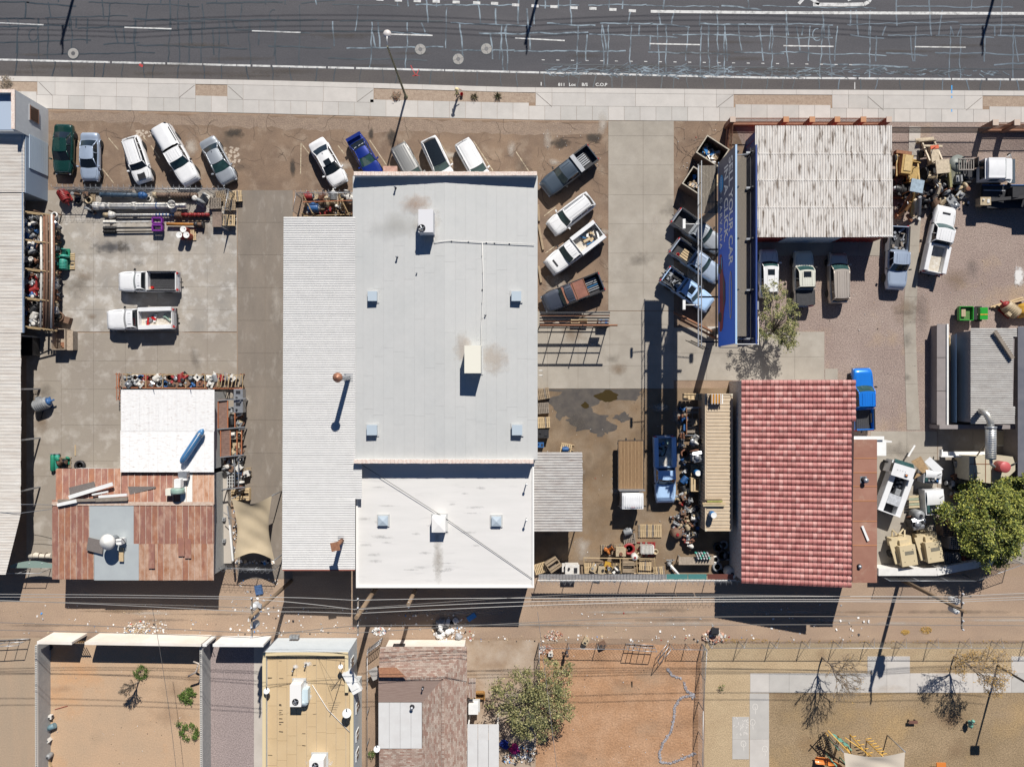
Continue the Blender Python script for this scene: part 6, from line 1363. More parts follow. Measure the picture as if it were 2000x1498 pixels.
upole('far utility pole north of the road whose shadow falls at upper left', (192, -192), 12.8, ((.6, 1.3), ), 0, .18);upole('far utility pole north of the road whose shadow falls at upper centre', (1100, -192), 12.8, ((.6, 1.3), ), 0, .18);upole('far utility pole north of the road whose shadow falls at upper right', (1992, -190), 12.8, ((.6, 1.3), ), 0, .18)
WIRE=mat('power cable', (.16, .15, .14), .5);WIREL=mat('bright power cable', (.48, .47, .45), .4, .5)
def wire(label, pts, sag=.4, r=.022, m=WIRE, group='power lines over the alley'):
 g_=M()
 for a, b in zip(pts, pts[1:]):
  a=P(*a);b=P(*b);q=[a. lerp(b, i/10)-Vector((0, 0, sag*4*(i/10)*(1-i/10)))for i in range(11)];g_. tube(q, r, 4, cap=False)
 tag(g_. build('power_line', m), label, 'cable', group)
wl=[((-120, 1160), (494, 1166), (692, 1172), (1130, 1168), (1862, 1165), (2150, 1155)), ((-120, 1166), (494, 1170), (692, 1190), (1130, 1172), (1862, 1172), (2150, 1163)), ((-120, 1172), (494, 1187), (692, 1189), (1130, 1160), (1862, 1168), (2150, 1158)), ((-120, 1168), (494, 1195), (692, 1198), (1240, 1176), (1862, 1176), (2150, 1168)), ((-120, 1212), (494, 1236), (692, 1236), (1240, 1206), (1862, 1205), (2150, 1208)), ((-120, 1228), (494, 1245), (692, 1222), (1240, 1222), (1862, 1221), (2150, 1226))]
for i, w_ in enumerate(wl):
 wire(['topmost', 'second', 'third', 'fourth', 'fifth', 'lowest'][i]+' power line running along the alley across the whole photo', [(x, y, 9.4 if i<4 else 10.2)for x, y in w_], .25, .026, WIREL if i in(0, 1, 3)else WIRE)
wire('service cable dropping from the alley pole south past the orange dirt yard', [(298, 1190, 9.3), (346, 1520, 5)], .3, .02, group='service cables');wire('service cable dropping south beside the shingle house tree', [(1050, 1195, 9.3), (1090, 1520, 5)], .3, .02, WIREL, group='service cables')
wire('pair of service lines joining the long shed and the rusty shed', [(40, 985, 3.3), (103, 986, 4.3)], .1, .025, STEEL, group='service cables');wire('lower service lines joining the long shed and the rusty shed', [(-60, 1000, 3.4), (40, 1002, 3.4), (102, 994, 4.3)], .1, .025, STEEL, group='service cables')
for i, y in enumerate((-428, -416, -402, -390)):wire(['northernmost overhead line beyond the top of the photo', 'second overhead line from the north beyond the top of the photo', 'third overhead line beyond the top of the photo', 'overhead line nearest the road beyond the top of the photo'][i], [(-900, y, 12.6), (192, y, 12.2), (1100, y, 12.2), (1992, y, 12.2), (2900, y, 12.4)], .6, .03, group='lines north of the road')
# --- people
SKIN=mat('skin', (.35, .2, .13), .6)
def person(label, px, py, face_deg, shirt, trousers, stride=.25, hat=None, arm=.3):
 t=thing('person', label, 'person', P(px, py, .03), R(face_deg))
 me=bpy. data. meshes. new('body');
 J=[(0, 0, .95), (0, 0, 1.2), (0, 0, 1.42), (0, 0, 1.53), (0.02, 0, 1.66), (0, .19, 1.40), (arm*.4, .27, 1.12), (arm, .25, .92), (0, -.19, 1.40), (-arm*.4, -.27, 1.12), (-arm*.6, -.25, .86), (0, .1, .9), (stride*.6, .11, .5), (stride, .11, .09), (stride+.16, .12, .05), (0, -.1, .9), (-stride*.4, -.11, .5), (-stride, -.11, .12), (-stride+.15, -.12, .05)]
 E=[(0, 1), (1, 2), (2, 3), (3, 4), (2, 5), (5, 6), (6, 7), (2, 8), (8, 9), (9, 10), (0, 11), (11, 12), (12, 13), (13, 14), (0, 15), (15, 16), (16, 17), (17, 18)]
 RD=[.16, .15, .16, .06, .10, .075, .055, .04, .075, .055, .04, .11, .075, .05, .04, .11, .075, .05, .04]
 me. from_pydata(J, E, []);o=bpy. data. objects. new('body', me);col. objects. link(o);
 md=o. modifiers. new('skin', 'SKIN')
 sv=me. skin_vertices[0]. data
 for i, r_ in enumerate(RD):sv[i]. radius=(r_, r_)
 sv[0]. use_root=True
 o. modifiers. new('sub', 'SUBSURF'). levels=1
 dg=bpy. context. evaluated_depsgraph_get();dg. update();m2=bpy. data. meshes. new_from_object(o. evaluated_get(dg));bpy. data. objects. remove(o)
 m2 . materials. clear();[m2 . materials. append(x)for x in(shirt, trousers, SKIN)]
 for f_ in m2 . polygons:z=f_. center. z;f_. material_index=2 if(z>1.49 or(abs(f_. center. y)>.2 and z<1.15))else(1 if z<.95 else 0);f_. use_smooth=True
 o=bpy. data. objects. new('body', m2);col. objects. link(o);o. parent=t
 M(). lathe((.02, 0, 1.60), [(.02, -.02), (.08, 0), (.105, .08), (.09, .16), (.02, .2)], 12). build('hair', DARKM, t, False)if not hat else M(). lathe((.02, 0, 1.68), [(.19, 0), (.19, .02), (.11, .03), (.10, .11), (.02, .13)], 14). build('hat', hat, t, False)
 return t
person('person in yellow shirt and straw hat in the planting strip beside the yuccas', 894, 189, 0, mat('yellow shirt', (.6, .52, .25), .8), mat('dark trousers', (.03, .03, .05), .9), .12, mat('straw hat', (.62, .52, .3), .9), .45)
person('person in dark clothes walking in the alley edge beside the red dirt yard', 1106, 1268, 200, mat('dark grey shirt', (.06, .06, .07), .8), mat('dark trousers', (.03, .03, .05), .9), .35)
tag(M(). lathe(P(902, 186, .03), [(.12, 0), (.16, .3), (.15, .3), (.11, .02)], 10). build('red_bucket', TAILL), 'small red bucket beside the person in the yellow shirt', 'bucket')
# --- trees and plants
def leafcloud(m, pts_fn, n, size, rnd, mats=3, flat=0):
 for i in range(n):
  p=pts_fn();s=size*rnd. uniform(.6, 1.4);a=rnd. uniform(0, 6.28);b=rnd. uniform(-1, 1);c=rnd. uniform(-1, 1)
  u=Vector((math. cos(a), math. sin(a), b*.8)). normalized()*s;v=Vector((-math. sin(a), math. cos(a), c*.8)). normalized()*s*.5
  m. add([p-u, p-u*.2+v, p+u, p-u*.2-v], [(0, 1, 2, 3)], rnd. randrange(mats))
def tree(label, bx, by, h, cx, cy, r, seed, leafm, clumps, leaves, lsz, name='leafy_tree', trunk_r=.16, wood=None, zs=.45, sq=1.0, twigs=True):
 rnd=random. Random(seed);t=thing(name, label, 'tree', P(bx, by, 0));w0=wloc(t);wood=wood or mat('tree bark', (.30, .25, .19), .9)
 g=M();cw=P(cx, cy, h*.7);top=Vector((lerp(w0 . x, cw. x, .3), lerp(w0 . y, cw. y, .3), h*.35));g. tube([w0, w0 . lerp(top, .5)+Vector((.05, .05, 0)), top], [trunk_r, trunk_r*.8, trunk_r*.6], 8)
 cl=[]
 for i in range(clumps):
  a=rnd. uniform(0, 6.28);rr=r*math. sqrt(rnd. random())*1.0*(1+.16*math. sin(3*a+seed)+.10*math. sin(7*a+seed*2));zz_=h*(.50+.45*(1-min(1, rr/r)**2)*rnd. uniform(.3, 1)+rnd. uniform(-.12, .06))
  c=Vector((cw. x+rr*math. cos(a), cw. y+rr*math. sin(a)*sq, zz_));cl. append((c, r*rnd. uniform(.08, .17)))
  mid=top. lerp(c, .5)+Vector((rnd. uniform(-.2, .2), rnd. uniform(-.2, .2), .15));g. tube([top, mid, c], [trunk_r*.4, trunk_r*.22, .02], 5)
 tr=g. build('trunk', wood, t)
 lm=M()
 def fn():
  c, s=cl[int(rnd. random()**1.15*len(cl))]
  while True:
   d=Vector((rnd. gauss(0, .5), rnd. gauss(0, .5), rnd. gauss(0, .4)))
   if d. length<1.5:break
  return c+d*s*1.1
 leafcloud(lm, fn, leaves, lsz, rnd);tag(lm. build('crown', leafm, t), None)
 return t
LF=lambda n, c:mat(n, c, .7, c2=tuple(v*.75 for v in c), ns=.9)
OLV=[LF('olive leaf a', (.24, .225, .08)), LF('olive leaf b', (.38, .35, .15)), LF('olive leaf c', (.085, .10, .035))]
GRN=[LF('green leaf a', (.20, .23, .03)), LF('green leaf b', (.38, .38, .07)), LF('green leaf c', (.05, .08, .015))]
MIX=[LF('grey green leaf a', (.24, .24, .07)), LF('grey green leaf b', (.34, .32, .13)), LF('grey green leaf c', (.08, .10, .04))]
tree('airy olive green tree beside the east foot of the billboard', 1497, 660, 5.2, 1519, 618, 2.5, 4, MIX, 70, 5000, .075, trunk_r=.12, sq=1.15)
tree('olive green tree over trash in the yard beside the shingled house', 1030, 1345, 5.5, 1047, 1372, 3.6, 5, OLV, 130, 9500, .085, sq=1.1)
tree('dense bright green tree at the right edge above stacked crates', 1930, 990, 5.8, 1950, 1020, 3.9, 6, GRN, 210, 24000, .10, trunk_r=.25, sq=1.0)
tree('dense green tree top cut off by the right edge above the larger green tree', 2010, 960, 5.0, 2010, 960, 2.2, 16, GRN, 40, 14000, .09, trunk_r=.2)
tree('green yellow shrub below the silver duct beside the dense green tree', 1905, 975, 3.0, 1915, 968, 1.6, 17, GRN, 22, 6500, .08, trunk_r=.08, name='shrub')
def bare(label, bx, by, h, seed, spread, yellow=0, mz=None):
 rnd=random. Random(seed);t=thing('bare_tree', label, 'tree', P(bx, by, 0));g=M();tips=[]
 def br(p, d, L_, r_, lv):
  q=p+d*L_;m_=p. lerp(q, .5)+Vector((rnd. uniform(-.06, .06), rnd. uniform(-.06, .06), 0))*L_
  g. tube([p, m_, q], [r_, r_*.8, r_*.6], 5 if lv<2 else 3, cap=False)
  if lv>=5 or r_<.004:tips. append(q);return
  for k in range(rnd. choice([3, 3, 4])if lv else 6):
   dd=(d+Vector((rnd. uniform(-1, 1), rnd. uniform(-1, 1), rnd. uniform(-.25, .55)))*(spread if lv else spread*1.1)). normalized()
   if dd. z<.05:dd. z=.1
   br(q, dd. normalized(), L_*rnd. uniform(.6, .85), r_*.64, lv+1)
 br(wloc(t), Vector((0, 0, 1)), h*.28, .10, 0);tag(g. build('trunk', mat('bare grey bark', (.26, .21, .16), .9), t), None)
 if yellow:
  lm=M()
  for i in range(yellow):
   p=rnd. choice(tips)+Vector((rnd. gauss(0, .12), rnd. gauss(0, .12), rnd. gauss(0, .1)));leafcloud(lm, lambda:p, 1, .07, rnd, 2)
  tag(lm. build('dry_leaves', [mat('dry yellow leaf', (.42, .26, .07), .8), mat('tan dry leaf', (.34, .22, .09), .8)], t), None, kind='stuff')
bare('leafless grey tree beside the play path, left of the two', 1606, 1283, 6.0, 3, .75, 120)
bare('half bare tree with dry yellow leaves beside the play path, right of the two', 1864, 1281, 6.0, 8, .75, 1500)
bare('small dead tree standing in the orange dirt yard', 271, 1330, 2.6, 5, .5)
def bush(label, pts, seed, m, n=900, name='weed_bush', h=.5, hollow=0, sz=.06):
 rnd=random. Random(seed);x0, y0, r0=pts;t=thing(name, label, 'plant', P(x0, y0, 0));g=M()
 cls=[]
 for k in range(int(6+r0*1.6)):
  a=rnd. uniform(0, 6.28);rr=math. sqrt(rnd. uniform(hollow, 1))*r0*K*.85;cls. append((wloc(t). x+rr*math. cos(a), wloc(t). y+rr*math. sin(a), rnd. uniform(.08, h)*(1.1-rr/(r0*K)*.7)))
 def fn():
  c_=cls[int(rnd. random()*len(cls))];return Vector((c_[0]+rnd. gauss(0, .11), c_[1]+rnd. gauss(0, .11), max(.02, c_[2]+rnd. gauss(0, .08))))
 leafcloud(g, fn, n, sz, rnd);g. build('foliage', m, t);s=M()
 for k in range(6):a=k*1.05;s. tube([wloc(t), wloc(t)+Vector((math. cos(a)*r0*K*.6, math. sin(a)*r0*K*.6, h*.5))], .012, 4)
 s. build('stem', mat('tree bark', (0, 0, 0)), t)
 return t
WG=[LF('weed leaf a', (.08, .15, .02)), LF('weed leaf b', (.15, .22, .04)), LF('weed leaf c', (.045, .08, .012))]
bush('bright green weed bush against the block wall, upper one in the dirt yard', (368, 1357, 17), 1, WG, 1600);bush('ring shaped green weed patch against the block wall, lower one in the dirt yard', (371, 1430, 20), 2, WG, 1100, hollow=.35)
bush('small green shrub around the dead tree in the orange dirt yard', (277, 1312, 15), 3, WG, 600, hollow=.3);bush('tiny weed under the upper weed bush', (350, 1411, 5), 4, WG, 90);bush('dry brown weed by the kerb at the top left corner', (12, 162, 12), 5, [WOOD3, WOOD, WOOD3], 500, h=.3)
bush('dry brown weed beside the lamp pole base in the planting strip', (775, 188, 10), 6, [WOOD3, WOOD, RUST], 300, h=.2);bush('small yellow weed in the pale mulch by the corner fence', (1408, 1341, 6), 7, [WG[1], WOOD, WOOD2], 120);bush('weeds growing along the narrow gap beside the shingled house', (727, 1470, 8), 9, [WG[0], WOOD, WG[2]], 500)
def spiky(label, x, y, r, seed, m):
 rnd=random. Random(seed);t=thing('yucca_plant', label, 'plant', P(x, y, .01), group='spiky plants in the planting strip');g=M()
 for k in range(60):
  a=rnd. uniform(0, 6.28);e=rnd. uniform(.2, 1.2);L_=r*rnd. uniform(.6, 1);d=Vector((math. cos(a)*math. cos(e), math. sin(a)*math. cos(e), math. sin(e)));s=Vector((-math. sin(a), math. cos(a), 0))*.022
  g. add([-s, s, d*L_*.6+s*.7, d*L_*1.0-Vector((0, 0, .1*L_)), d*L_*.6-s*.7], [(0, 1, 2, 3, 4)], rnd. randrange(2))
 g. build('leaf_rosette', m, t, False)
spiky('spiky grey green yucca nearest the person in the yellow shirt', 927, 190, .62, 1, [LF('yucca a', (.16, .15, .08)), LF('yucca b', (.28, .23, .14))]);spiky('darker spiky yucca at the east end of the planting strip', 972, 189, .62, 2, [LF('yucca c', (.08, .09, .04)), LF('yucca d', (.22, .18, .10))])
LM=[mat('litter '+n, c, .7)for n, c in(('white', (.75, .74, .72)), ('grey', (.45, .45, .45)), ('black', (.02, .02, .025)), ('red', (.5, .05, .04)), ('tan', (.5, .38, .25)), ('blue', (.05, .25, .6)))]
def scatter(name, label, cat, regs, n, smin, smax, seed, weights=(6, 3, 1, .3, 2, .4), hmax=.06, kind='stuff', z0=.01, mats=None):
 rnd=random. Random(seed);g=M()
 for i in range(n):
  r_=regs[i%len(regs)];
  if len(r_)==4:x, y=rnd. uniform(r_[0], r_[2]), rnd. uniform(r_[1], r_[3])
  else:a=rnd. uniform(0, 6.28);q=math. sqrt(rnd. random());x, y=r_[0]+r_[2]*q*math. cos(a), r_[1]+r_[2]*.6*q*math. sin(a)
  s=rnd. uniform(smin, smax)*rnd. choice([1, 1, .6]);p=P(x, y, 0)
  g. box((p. x, p. y, z0+rnd. uniform(0, hmax)), (s, s*rnd. uniform(.4, 1), rnd. uniform(.01, .05)), rz=rnd. uniform(0, 3), rx=rnd. uniform(-.4, .4), ry=rnd. uniform(-.4, .4), mi=rnd. choices(range(6), weights)[0])
 o=g. build(name, mats or LM);tag(o, label, cat, kind=kind);return o
scatter('alley_litter', 'small scraps of litter strewn along the dirt alley', 'litter', [(0, 1180, 700, 1245), (500, 1190, 900, 1240), (250, 1210, 330, 1240), (880, 1240, 1400, 1252), (1100, 1180, 1700, 1250), (450, 1130, 550, 1240)], 520, .05, .22, 1)
scatter('yard_debris', 'tiny stones and scraps scattered over the yards', 'debris', [(1060, 240, 1180, 340), (1320, 240, 1420, 400), (1060, 770, 1300, 1100), (70, 1270, 390, 1490), (1060, 1270, 1360, 1490), (1500, 500, 1990, 740)], 420, .03, .09, 2, (3, 4, 3, .1, 3, 0))
RUB=[mat('rubble '+n, c, .9)for n, c in(('pink', (.5, .3, .22)), ('pale', (.6, .55, .48)), ('grey', (.4, .38, .36)), ('red', (.4, .16, .1)), ('tan', (.48, .36, .25)), ('white', (.7, .7, .68)))]
scatter('rubble_pile', 'pink and white rubble heap at the alley corner by the fence', 'rubble', [(1393, 1242, 22), (1393, 1240, 14)], 300, .08, .32, 3, (3, 2, 1, 2, 2, 1), .28, mats=RUB);scatter('rubble_pile', 'low scatter of broken brick beside the dark clothed person', 'rubble', [(1082, 1240, 18), (1066, 1268, 14)], 220, .06, .22, 4, (3, 2, 1, 2, 2, 1), .12, mats=RUB)
scatter('straw_heap', 'heap of yellow straw and litter by the cream yard wall', 'straw', [(268, 1231, 26)], 420, .04, .14, 5, (3, 1, 0, .1, 6, .3), .15);scatter('dry_leaf_pile', 'yellow dry leaves lying along the play area fence', 'leaves', [(1768, 1234, 8), (1808, 1230, 12), (1500, 1250, 1990, 1256), (1380, 1247, 1500, 1255)], 600, .04, .1, 6, (1, 1, 0, 0, 8, 0), .05, mats=[mat('dry yellow leaf', (0, 0, 0))]*5+[LM[4]])
g=M();rnd=random. Random(4)
for seg in([(1303, 1305), (1312, 1318), (1330, 1325)], [(1335, 1332), (1342, 1350), (1356, 1356), (1330, 1362), (1317, 1380), (1317, 1400), (1310, 1430), (1295, 1450), (1288, 1470), (1290, 1488), (1310, 1490), (1335, 1480), (1358, 1470)], [(1345, 1352), (1356, 1358), (1352, 1362)]):
 for a, b in zip(seg, seg[1:]):
  for i in range(int(math. hypot(b[0]-a[0], b[1]-a[1])*3)):
   u=rnd. random();x=lerp(a[0], b[0], u)+rnd. gauss(0, 1.1);y=lerp(a[1], b[1], u)+rnd. gauss(0, 1.1);p=P(x, y, rnd. uniform(.01, .08));g. box(p, (rnd. uniform(.05, .12), )*2+(.06, ), rz=rnd. random()*3, mi=rnd. randrange(2))
tag(g. build('stone_trail', [mat('grey pebble', (.25, .23, .24), .9), mat('pale pebble', (.36, .35, .37), .9)]), 'winding line of pale pebbles on the red brown dirt yard', 'pebbles', kind='stuff')
rnd=random. Random(12)
BAGM=[mat('white bag', (.72, .71, .70), .5), mat('black bag', (.015, .015, .018), .35), mat('grey bag', (.35, .35, .36), .5), mat('red rag', (.5, .06, .05), .8)]
ordn=['first', 'second', 'third', 'fourth', 'fifth', 'sixth', 'seventh', 'eighth', 'ninth', 'tenth', 'eleventh', 'twelfth', 'thirteenth', 'fourteenth', 'fifteenth', 'sixteenth', 'seventeenth', 'eighteenth', 'nineteenth', 'twentieth']
def lump(c, r, h, seed, n=10):
 rnd=random. Random(seed);g=M();ph=[rnd. uniform(0, 6)for _ in range(4)]
 g. surf(lambda u, v:(c. x+r*math. cos(u*6.2832)*math. cos(v*1.57)*(1+.22*math. sin(3*u*6.28+ph[0])+.12*math. sin(7*u*6.28+ph[1])), c. y+r*math. sin(u*6.2832)*math. cos(v*1.57)*(1+.22*math. sin(2*u*6.28+ph[2])+.1*math. sin(5*v*6+ph[3])), c. z+h*math. sin(v*1.57)*(1+.15*math. sin(5*u*6.28+4*v))), 14, 5);return g
bags=sorted([(864+rnd. uniform(-10, 32), 1226+rnd. uniform(-14, 18))for _ in range(17)])
for i, (x, y)in enumerate(bags):
 k=rnd. choice([0, 0, 0, 0, 1, 2, 3]);tag(lump(P(x, y, .01), rnd. uniform(.22, .42), rnd. uniform(.25, .5), i). build('trash_bag', BAGM[k]), ordn[i]+' trash bag from the left in the heap south of the white roof, '+['white', 'black', 'grey', 'red'][k], 'trash bag', 'bags in the alley trash heap')
tag(lump(P(862, 1216, .01), .5, .4, 77). build('crumpled_sheet', BAGM[2]), 'crumpled grey plastic sheet at the top of the alley trash heap', 'plastic sheet')
scatter('alley_litter', 'loose litter spilling from the alley trash heap', 'litter', [(885, 1230, 45), (740, 1232, 14)], 240, .06, .22, 14)
tag(lump(P(1005, 1462, .02), .5, .3, 5). build('pink_cloth', mat('magenta cloth', (.55, .02, .2), .8)), 'magenta cloth lying in the trash under the olive tree', 'cloth');tag(lump(P(985, 1453, .02), .45, .3, 6). build('blue_cloth', mat('dark blue cloth', (.01, .03, .25), .8)), 'dark blue cloth lying in shade beside the patio roof', 'cloth')
scatter('yard_litter', 'mixed trash lying under the olive tree at the bottom', 'litter', [(1020, 1470, 30), (1000, 1480, 18)], 240, .08, .3, 15, (4, 2, 3, .5, 3, 1), .1)
tag(M(). box(P(921, 1205, .05), (.9, .5, .04), rz=.6). build('blue_board', LM[5]), 'blue board lying in the alley shade near the trash heap', 'board');tag(M(). box(P(506, 1151, .05), (.7, .9, .3), rz=.2). build('blue_bin', mat('dull blue', (.06, .12, .25), .6)), 'dull blue bin lying in the alley shade', 'bin')
o=thing('black_armchair', 'black bin standing on the rubble heap by the alley corner', 'bin', P(1393, 1229, .1));M(). lathe((0, 0, 0), [(.25, 0), (.38, .7), (.36, .7), (.22, .03)], 12). build('tub', BLACK, o, False);M(). box((0, .1, .72), (.7, .6, .05)). build('lid', DARKM, o, False)
t=bthing('playground_frame', 'yellow and green playground climbing frame at the bottom edge', 'climbing frame', 1680, 1470, 0);YEL=mat('yellow play paint', (.6, .35, .06), .5);PGN=mat('green play paint', (.15, .35, .27), .5);DBR=mat('dark play panel', (.03, .025, .02), .6)
for a, b in(((1612, 1430, 0), (1617, 1436, 2.6)), ((1637, 1436, 0), (1660, 1470, 2.4)), ((1660, 1434, 0), (1700, 1480, 2.4)), ((1692, 1446, 0), (1726, 1478, 2.4)), ((1617, 1426, 2.4), (1682, 1494, 2.4)), ((1650, 1440, 2.4), (1702, 1476, 2.4))):M(). tube([P(*a), P(*b)], .05, 8). build('bar', YEL, t)
for k in range(7):M(). tube([P(1690+k*5, 1443+k*5, 1.4+k*.1), P(1702+k*5, 1441+k*5, 1.4+k*.1)], .04, 6). build('climber_rung', YEL, t)
for k in range(5):M(). tube([P(1664+k*8, 1438+k*8, 1.2+k*.2), P(1672+k*8, 1437+k*8, 1.2+k*.2)], .04, 6). build('climber_rung', YEL, t)
for k in range(3):M(). prism([tuple(v)[:2]for v in(P(1622+k*11, 1431+k*8, 2), P(1632+k*11, 1434+k*8, 2), P(1637+k*11, 1441+k*8, 2), P(1627+k*11, 1439+k*8, 2))], 2.0, 2.08). build('panel', PGN, t)
for x, y in((1617, 1440), (1640, 1440), (1612, 1470), (1640, 1478)):p=P(x, y, 0);M(). lathe((p. x, p. y, 0), [(.06, 0), (.06, 2.4)], 8). build('post', PGN, t)
g=M();p0, p1=P(1612, 1436, 1), P(1622, 1470, 1)
for k in range(9):
 for j in range(3):q=p0 . lerp(p1, k/8);g. tube([(q. x+.12*math. cos(a_), q. y, .5+j*.5+.16*math. sin(a_))for a_ in[6.2832*i/8 for i in range(9)]], .035, 4, cap=False)
g. build('net_panel', DBR, t)
t=bthing('slide', 'orange curved slide beside the shade sail in the playground', 'slide', 1615, 1487, 0);OR=mat('orange slide plastic', (.62, .20, .04), .4, coat=.3)
ctr=[(1592, 1482, .35), (1600, 1483, .4), (1612, 1484, .6), (1626, 1490, 1.0), (1640, 1500, 1.6), (1655, 1520, 2.0)]
def slf(u, v):
 k=v*(len(ctr)-1);i=min(int(k), len(ctr)-2);a=P(*ctr[i]);b=P(*ctr[i+1]);c=a. lerp(b, k-i);d=(b-a). normalized();s=Vector((-d. y, d. x, 0)). normalized();q=2*u-1;return c+s*q*.33+Vector((0, 0, .22*abs(q)**3))
M(). surf(slf, 10, 16). build('chute', OR, t)
M(). tube([slf(0, i/12)for i in range(13)], .04, 6). build('side_rim', OR, t);M(). tube([slf(1, i/12)for i in range(13)], .04, 6). build('side_rim', OR, t)
t2=bthing('play_toy', 'small orange play panel cut by the bottom edge', 'play equipment', 1838, 1495, 0);M(). box(P(1838, 1499, .8), (.9, 1.0, .1)). build('panel', OR, t2)
def sail(label, pts, m, corners_z, sagz=.35, curve=.16, name='shade_sail'):
 A, B, C, D=(P(x, y, z)for(x, y), z in zip(pts, corners_z));t=thing(name, label, 'shade sail', (A+C)/2);cc=(A+B+C+D)/4
 def fn(u, v):
  p=A. lerp(B, u). lerp(D. lerp(C, u), v);k1=4*u*(1-u);k2=4*v*(1-v);pull=curve*(k1*(2*v-1)**2*abs(2*v-1)+k2*(2*u-1)**2*abs(2*u-1));q=p. lerp(cc, pull);q. z-=sagz*k1*k2-(.07*math. sin(11*v+4*u)+.04*math. sin(23*v-9*u))*(k2*k1)**.5;return q
 M(). surf(fn, 22, 22). build('fabric', m, t)
 for c in(A, B, C, D):M(). lathe((c. x, c. y, 0), [(.06, 0), (.05, c. z)], 8). build('pole', STEEL, t)
 return t
sail('cream square shade sail over the playground at the bottom edge', [(1648, 1469), (1768, 1468), (1790, 1585), (1630, 1585)], mat('cream shade fabric', (.56, .49, .40), .9), (3.2, 3.2, 3.2, 3.2))
SAND=mat('beige shade fabric', (.42, .345, .235), .9, c2=(.37, .30, .2), ns=1)
sail('large creased beige shade sail beside the long ribbed roof', [(452, 973), (531, 968), (536, 1094), (457, 1092)], SAND, (2.9, 2.9, 2.9, 2.9), .5, .22)
t=thing('spring_rider', 'green spring rider toy standing on the mulch', 'play toy', P(1888, 1409, 0));M(). lathe((0, 0, 0), [(.1, 0), (.12, .45)], 10). build('spring', DARKM, t, False);g=lump(Vector((0, 0, .5)), .28, .35, 3);g. v=[(x*.8, y*1.6, z)for x, y, z in g. v];g. build('rider_body', PGN, t, False);M(). lathe((0, .5, .8), [(.02, 0), (.16, .1), (.16, .25), (.02, .35)], 10). build('rider_head', PGN, t, False);M(). tube([(-.35, .2, .95), (.35, .2, .95)], .03, 6). build('handle', DARKM, t, False)
t=thing('play_bench', 'small low brown bench standing on the mulch', 'bench', P(1779, 1406, 0));M(). box((0, 0, .42), (.85, .28, .07)). build('seat', mat('brown bench', (.15, .07, .05), .7), t, False)
for s in(-1, 1):M(). box((s*.3, 0, .2), (.07, .24, .4)). build('leg', DARKM, t, False)
CHK=mat('chalk drawing', (.66, .63, .58), .9);g=M()
rnd=random. Random(2)
for _ in range(26):x=rnd. uniform(1434, 1460);y=rnd. uniform(1403, 1436);strip(g, wob(x, y, x+rnd. uniform(-5, 5), y+rnd. uniform(-6, 6), 1.2, 3), .9, .0345)
for cx, cy in((1452, 1452), (1470, 1410), (1475, 1380), (1494, 1462)):strip(g, [(cx+5*math. cos(a_), cy+6*math. sin(a_))for a_ in[6.28*i/10 for i in range(11)]], .9, .0345);strip(g, [(cx, cy), (cx+1, cy+14)], .8, .0345)
tag(g. build('chalk_drawing', CHK), 'white chalk scribbles on the play area concrete', 'drawing', kind='stuff')
# --- yard equipment
def mk(n, c, r=.5, me=0, c2=None):return mat(n, c, r, me, c2=c2 or tuple(v*.6 for v in c), ns=5, local=True)
CL={'blue':mk('worn blue paint', (.03, .12, .32)), 'red':mk('worn red paint', (.33, .03, .03)), 'grey':mk('worn grey paint', (.30, .31, .32)), 'white':mk('worn white paint', (.68, .68, .66), c2=(.5, .46, .4)), 'rusty':mk('rusted casting', (.22, .10, .06), .9), 'green':mk('worn green paint', (.02, .25, .15)), 'tan':mk('worn tan paint', (.50, .40, .26)), 'black':mk('greasy black paint', (.025, .025, .028)), 'teal':mk('worn teal paint', (.05, .35, .27)), 'yellow':mk('worn yellow paint', (.55, .32, .04)), 'brown':mk('brown casting', (.20, .12, .08), .9), 'orange':mk('worn orange paint', (.5, .16, .03)), 'silver':STEEL, 'purple':mk('purple paint', (.22, .03, .30))}
_bm={}
def board_me(L_, w_, h_, k=0):
 key=(round(L_, 2), round(w_, 2), round(h_, 2), k)
 if key not in _bm:_bm[key]=M(). box((0, 0, 0), (L_, w_, h_)). mesh('board', [WOOD, WOOD2, WOOD3, CL['red']][k])
 return _bm[key]
PN=0
def pallet(label, x, y, z=0.03, rz=0, w=1.05, l=1.2, k=0, nb=7, seed=None, group=None, name='pallet', ppz=None):
 r_=random. Random(seed if seed is not None else int(x*7+y*3));p=P(x, y, z);t=thing(name, label, 'pallet', p, rz, group)
 for i in range(3):inst('stringer', board_me(l, .06, .09, k), t, (0, -w/2+.05+i*(w-.1)/2, .045))
 bw=l/nb
 for i in range(nb):
  if r_. random()<.03:continue
  inst('board', board_me(bw*.68, w, .025, k if r_. random()<.8 else 2), t, (-l/2+(i+.5)*bw, r_. uniform(-.01, .01), .105), r_. uniform(-.02, .02))
 return t
def stack_(where, x, y, n, rz=0, k=0, z0=.03, **kw):
 for i in range(n):pallet((['bottom', 'second lowest', 'third lowest', 'fourth lowest', 'fifth lowest', 'sixth lowest'][i]if i<n-1 else 'topmost')+' wooden pallet of the stack '+where, x, y, z0+i*.125, rz+.05*math. sin(i*5+x), k=k, group='stacked pallets', seed=i, **kw)
